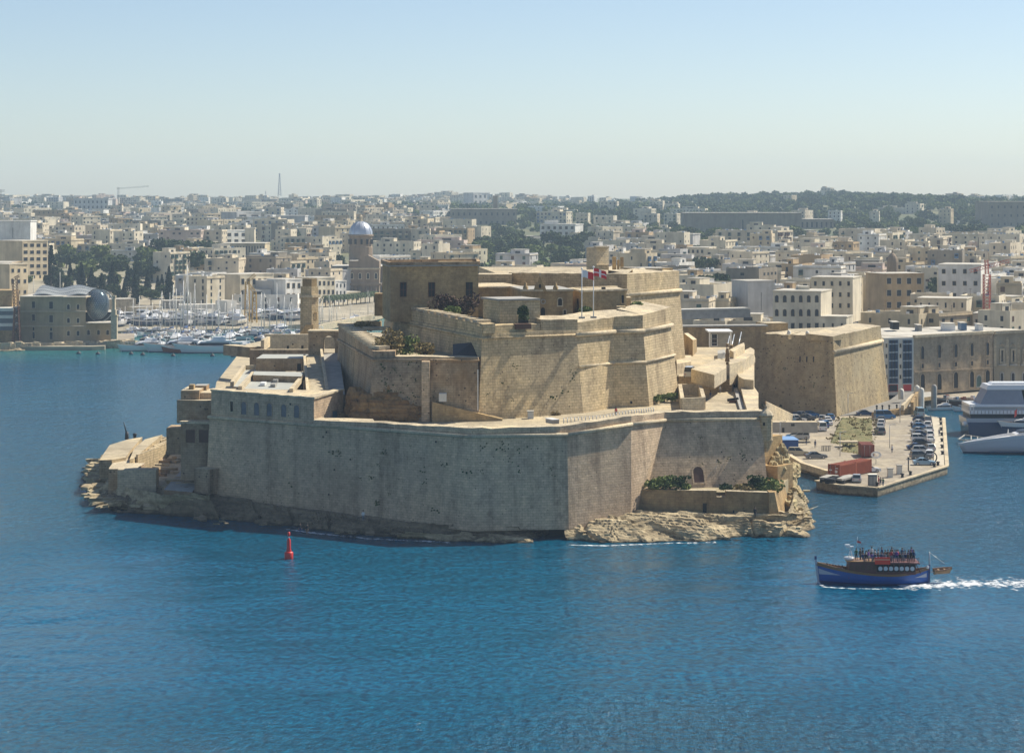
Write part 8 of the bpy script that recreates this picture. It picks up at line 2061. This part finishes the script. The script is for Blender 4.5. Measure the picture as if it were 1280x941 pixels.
bush(655,396,394,1.0,2.4,M_leafd,'dark tree in a box before the barred opening of the squat block',240); bush(797,500,418,1.0,.8,M_leafm,'tuft of weeds at the foot of the sunlit facets')
bush(820,500,417,1.6,1.0,M_leafm,'green weeds at the foot of the last sunlit facet, left patch'); bush(834,498,421,2.0,1.2,M_leafm,'green weeds at the foot of the last sunlit facet, right patch'); bush(695,521,398,1.5,1.3,M_bushd,'dry creeper at the foot of the high bastion',120)
for i,(x,y,w,h,mt) in enumerate(((820,609,2.2,1.8,M_leafm),(829,607,2.4,2.0,M_leafm),(838,607,2.0,2.0,M_leafm),(848,607,2.0,2.2,M_leafd),(855,610,1.3,1.0,M_leafm),(928,613,2.6,1.6,M_bushd),(938,613,2.4,1.8,M_leafm),(948,613,2.6,1.8,M_leafm),(958,614,2.2,2.0,M_leafm),(966,612,2.4,2.4,M_leafm),(908,611,1.2,1.0,M_leafd),(944,604,2,1.8,M_leafd))):
    bush(x,y,378,w,h,mt,f"low bush on the earth terrace behind the ochre outwork, {ORD[i if x<900 else i-5]} from {'the left' if x<900 else 'the gap'}, {'left' if x<900 else 'right'} group",200,seed=i)
m = MB(); q = [vp(572,391,424), vp(618,398,398), vp(619,394,412), vp(585,388,430)]; 
for p in q: p.z = 32.3
m.prism([p-Vector((0,0,.4)) for p in q], q); tag(m.build('lawn', grass_mat('bright_lawn', (0.08,0.14,0.02), (0.14,0.22,0.04), .5)), kind='structure')
for x in (728,735,790,800):
    pass
for i,(x,y) in enumerate(((733,393),(796,386))): bush(x,y,418 if i==0 else 430,1.4,1.6,M_leafm,('olive shrub between the flagpoles and the ochre house','olive shrub behind the parapet right of the flagpoles')[i])

# weeds rooted in the joints of the walls
def weeds(pl, rects, n, name, label, seed):
    rw2 = random.Random(seed); m = MB()
    for _ in range(n):
        x0,x1,y0,y1 = rw2.choice(rects); c = pl.hit(rw2.uniform(x0,x1), rw2.uniform(y0,y1)); s = rw2.uniform(.12,.45)
        for q in range(rw2.randrange(4,10)):
            d = Vector((rw2.gauss(0,1), -abs(rw2.gauss(0,.6)), rw2.gauss(-.4,.8)))*s; m.add([c+d+Vector(v)*s*.7 for v in ((-.5,0,-.4),(.5,.1,-.3),(.4,0,.5),(-.4,-.1,.4))], [(0,1,2,3)])
    tag(m.build(name, M_leafd), label, 'weeds', kind='stuff')
weeds(PL_BC, [(400,590,548,640)], 16, 'wall_weeds', 'small dark weeds rooted in the joints of the shaded sea wall', 1)
weeds(PL_AB, [(270,390,535,620)], 9, 'wall_weeds', 'small dark weeds on the left stretch of the sea wall', 2)
weeds(PL_CD, [(592,705,550,600),(600,700,552,566)], 30, 'wall_weeds', 'dark weeds and stains below the cordon in the middle of the sea wall', 3)
weeds(PL_FG, [(845,950,535,600)], 8, 'wall_weeds', 'small weeds on the sea wall around the arched door', 4)
weeds(PU, [(605,720,425,515)], 9, 'wall_weeds', 'small weeds on the broad face of the high bastion', 5)
weeds(PR, [(475,545,455,500)], 40, 'wall_weeds', 'weeds and creepers on the weathered ramp bastion', 6)
weeds(PB, [(945,1040,440,510)], 14, 'wall_weeds', 'weeds on the pock-marked corner bastion', 7)

# lamp posts and a few visitors on the fort terraces
def lamp_post(P, label, h=5.0):
    r = empty('lamp_post', P, 0, label, 'lamp post', 'lamp posts'); m = MB(); m.cyl((0,0,0),(0,0,h),.09,.06,6); m.bar((0,0,h),(.8,0,h+.15),.07,.07); m.build('post', M_steel, r); m = MB(); m.box((1.0,0,h+.12),(.6,.25,.14)); m.build('lamp', M_grey, r)
for i,(x,y,z) in enumerate(((1050,570,ZQ),(1112,560,ZQ),(1125,528,ZQ),(1060,517,1.8),(975,556,ZQ))): lamp_post(gp(x,y,z), ('thin lamp post at the near left corner of the green island','thin lamp post in the middle of the open quay','thin lamp post near the far end of the car row','thin lamp post by the foot of the corner bastion','thin lamp post beside the blue tarpaulin stall')[i])
for i,(x,y) in enumerate(((1115,566),(1070,583),(1019,560),(1174,545),(1008,556))): person(gp(x,y,ZQ), R(i*70), 'standing', ('white','red','dark blue','grey','black')[i], 'dark blue', ('person in white crossing the open quay','person in red on the road above the orange container','person in dark blue in the yard by the rails','person in grey on the quay pavement','person in black near the silver estate car')[i], 'people on the quay')
for i,(x,y,z) in enumerate(((900,492,17),(888,500,17),(770,521,17))): person(gp(x,y,z), R(40+i*80), 'standing', ('white','dark blue','red')[i], 'grey', ('visitor in white on the sunny terrace','visitor in dark blue on the sunny terrace','visitor in red on the parapet walk below the sunlit facets')[i], 'visitors on the fort')
# ---------------------------------------------------------------- haze
def make_haze():
    m = bpy.data.materials.new('haze_air'); m.use_nodes = True; nt = m.node_tree
    nt.nodes.remove(nt.nodes['Principled BSDF'])
    v = nt.nodes.new('ShaderNodeVolumePrincipled'); v.inputs['Density'].default_value = HAZE
    v.inputs['Color'].default_value = (0.64, 0.82, 1.0, 1); v.inputs['Anisotropy'].default_value = 0.0
    nt.links.new(v.outputs[0], nt.nodes['Material Output'].inputs['Volume'])
    mb = MB(); mb.box((0, 2350, (130-1.5)/2), (4400, 5200, 131.5)); o = mb.build('haze', m); tag(o, kind='stuff')
HAZE = 0.000115
make_haze()
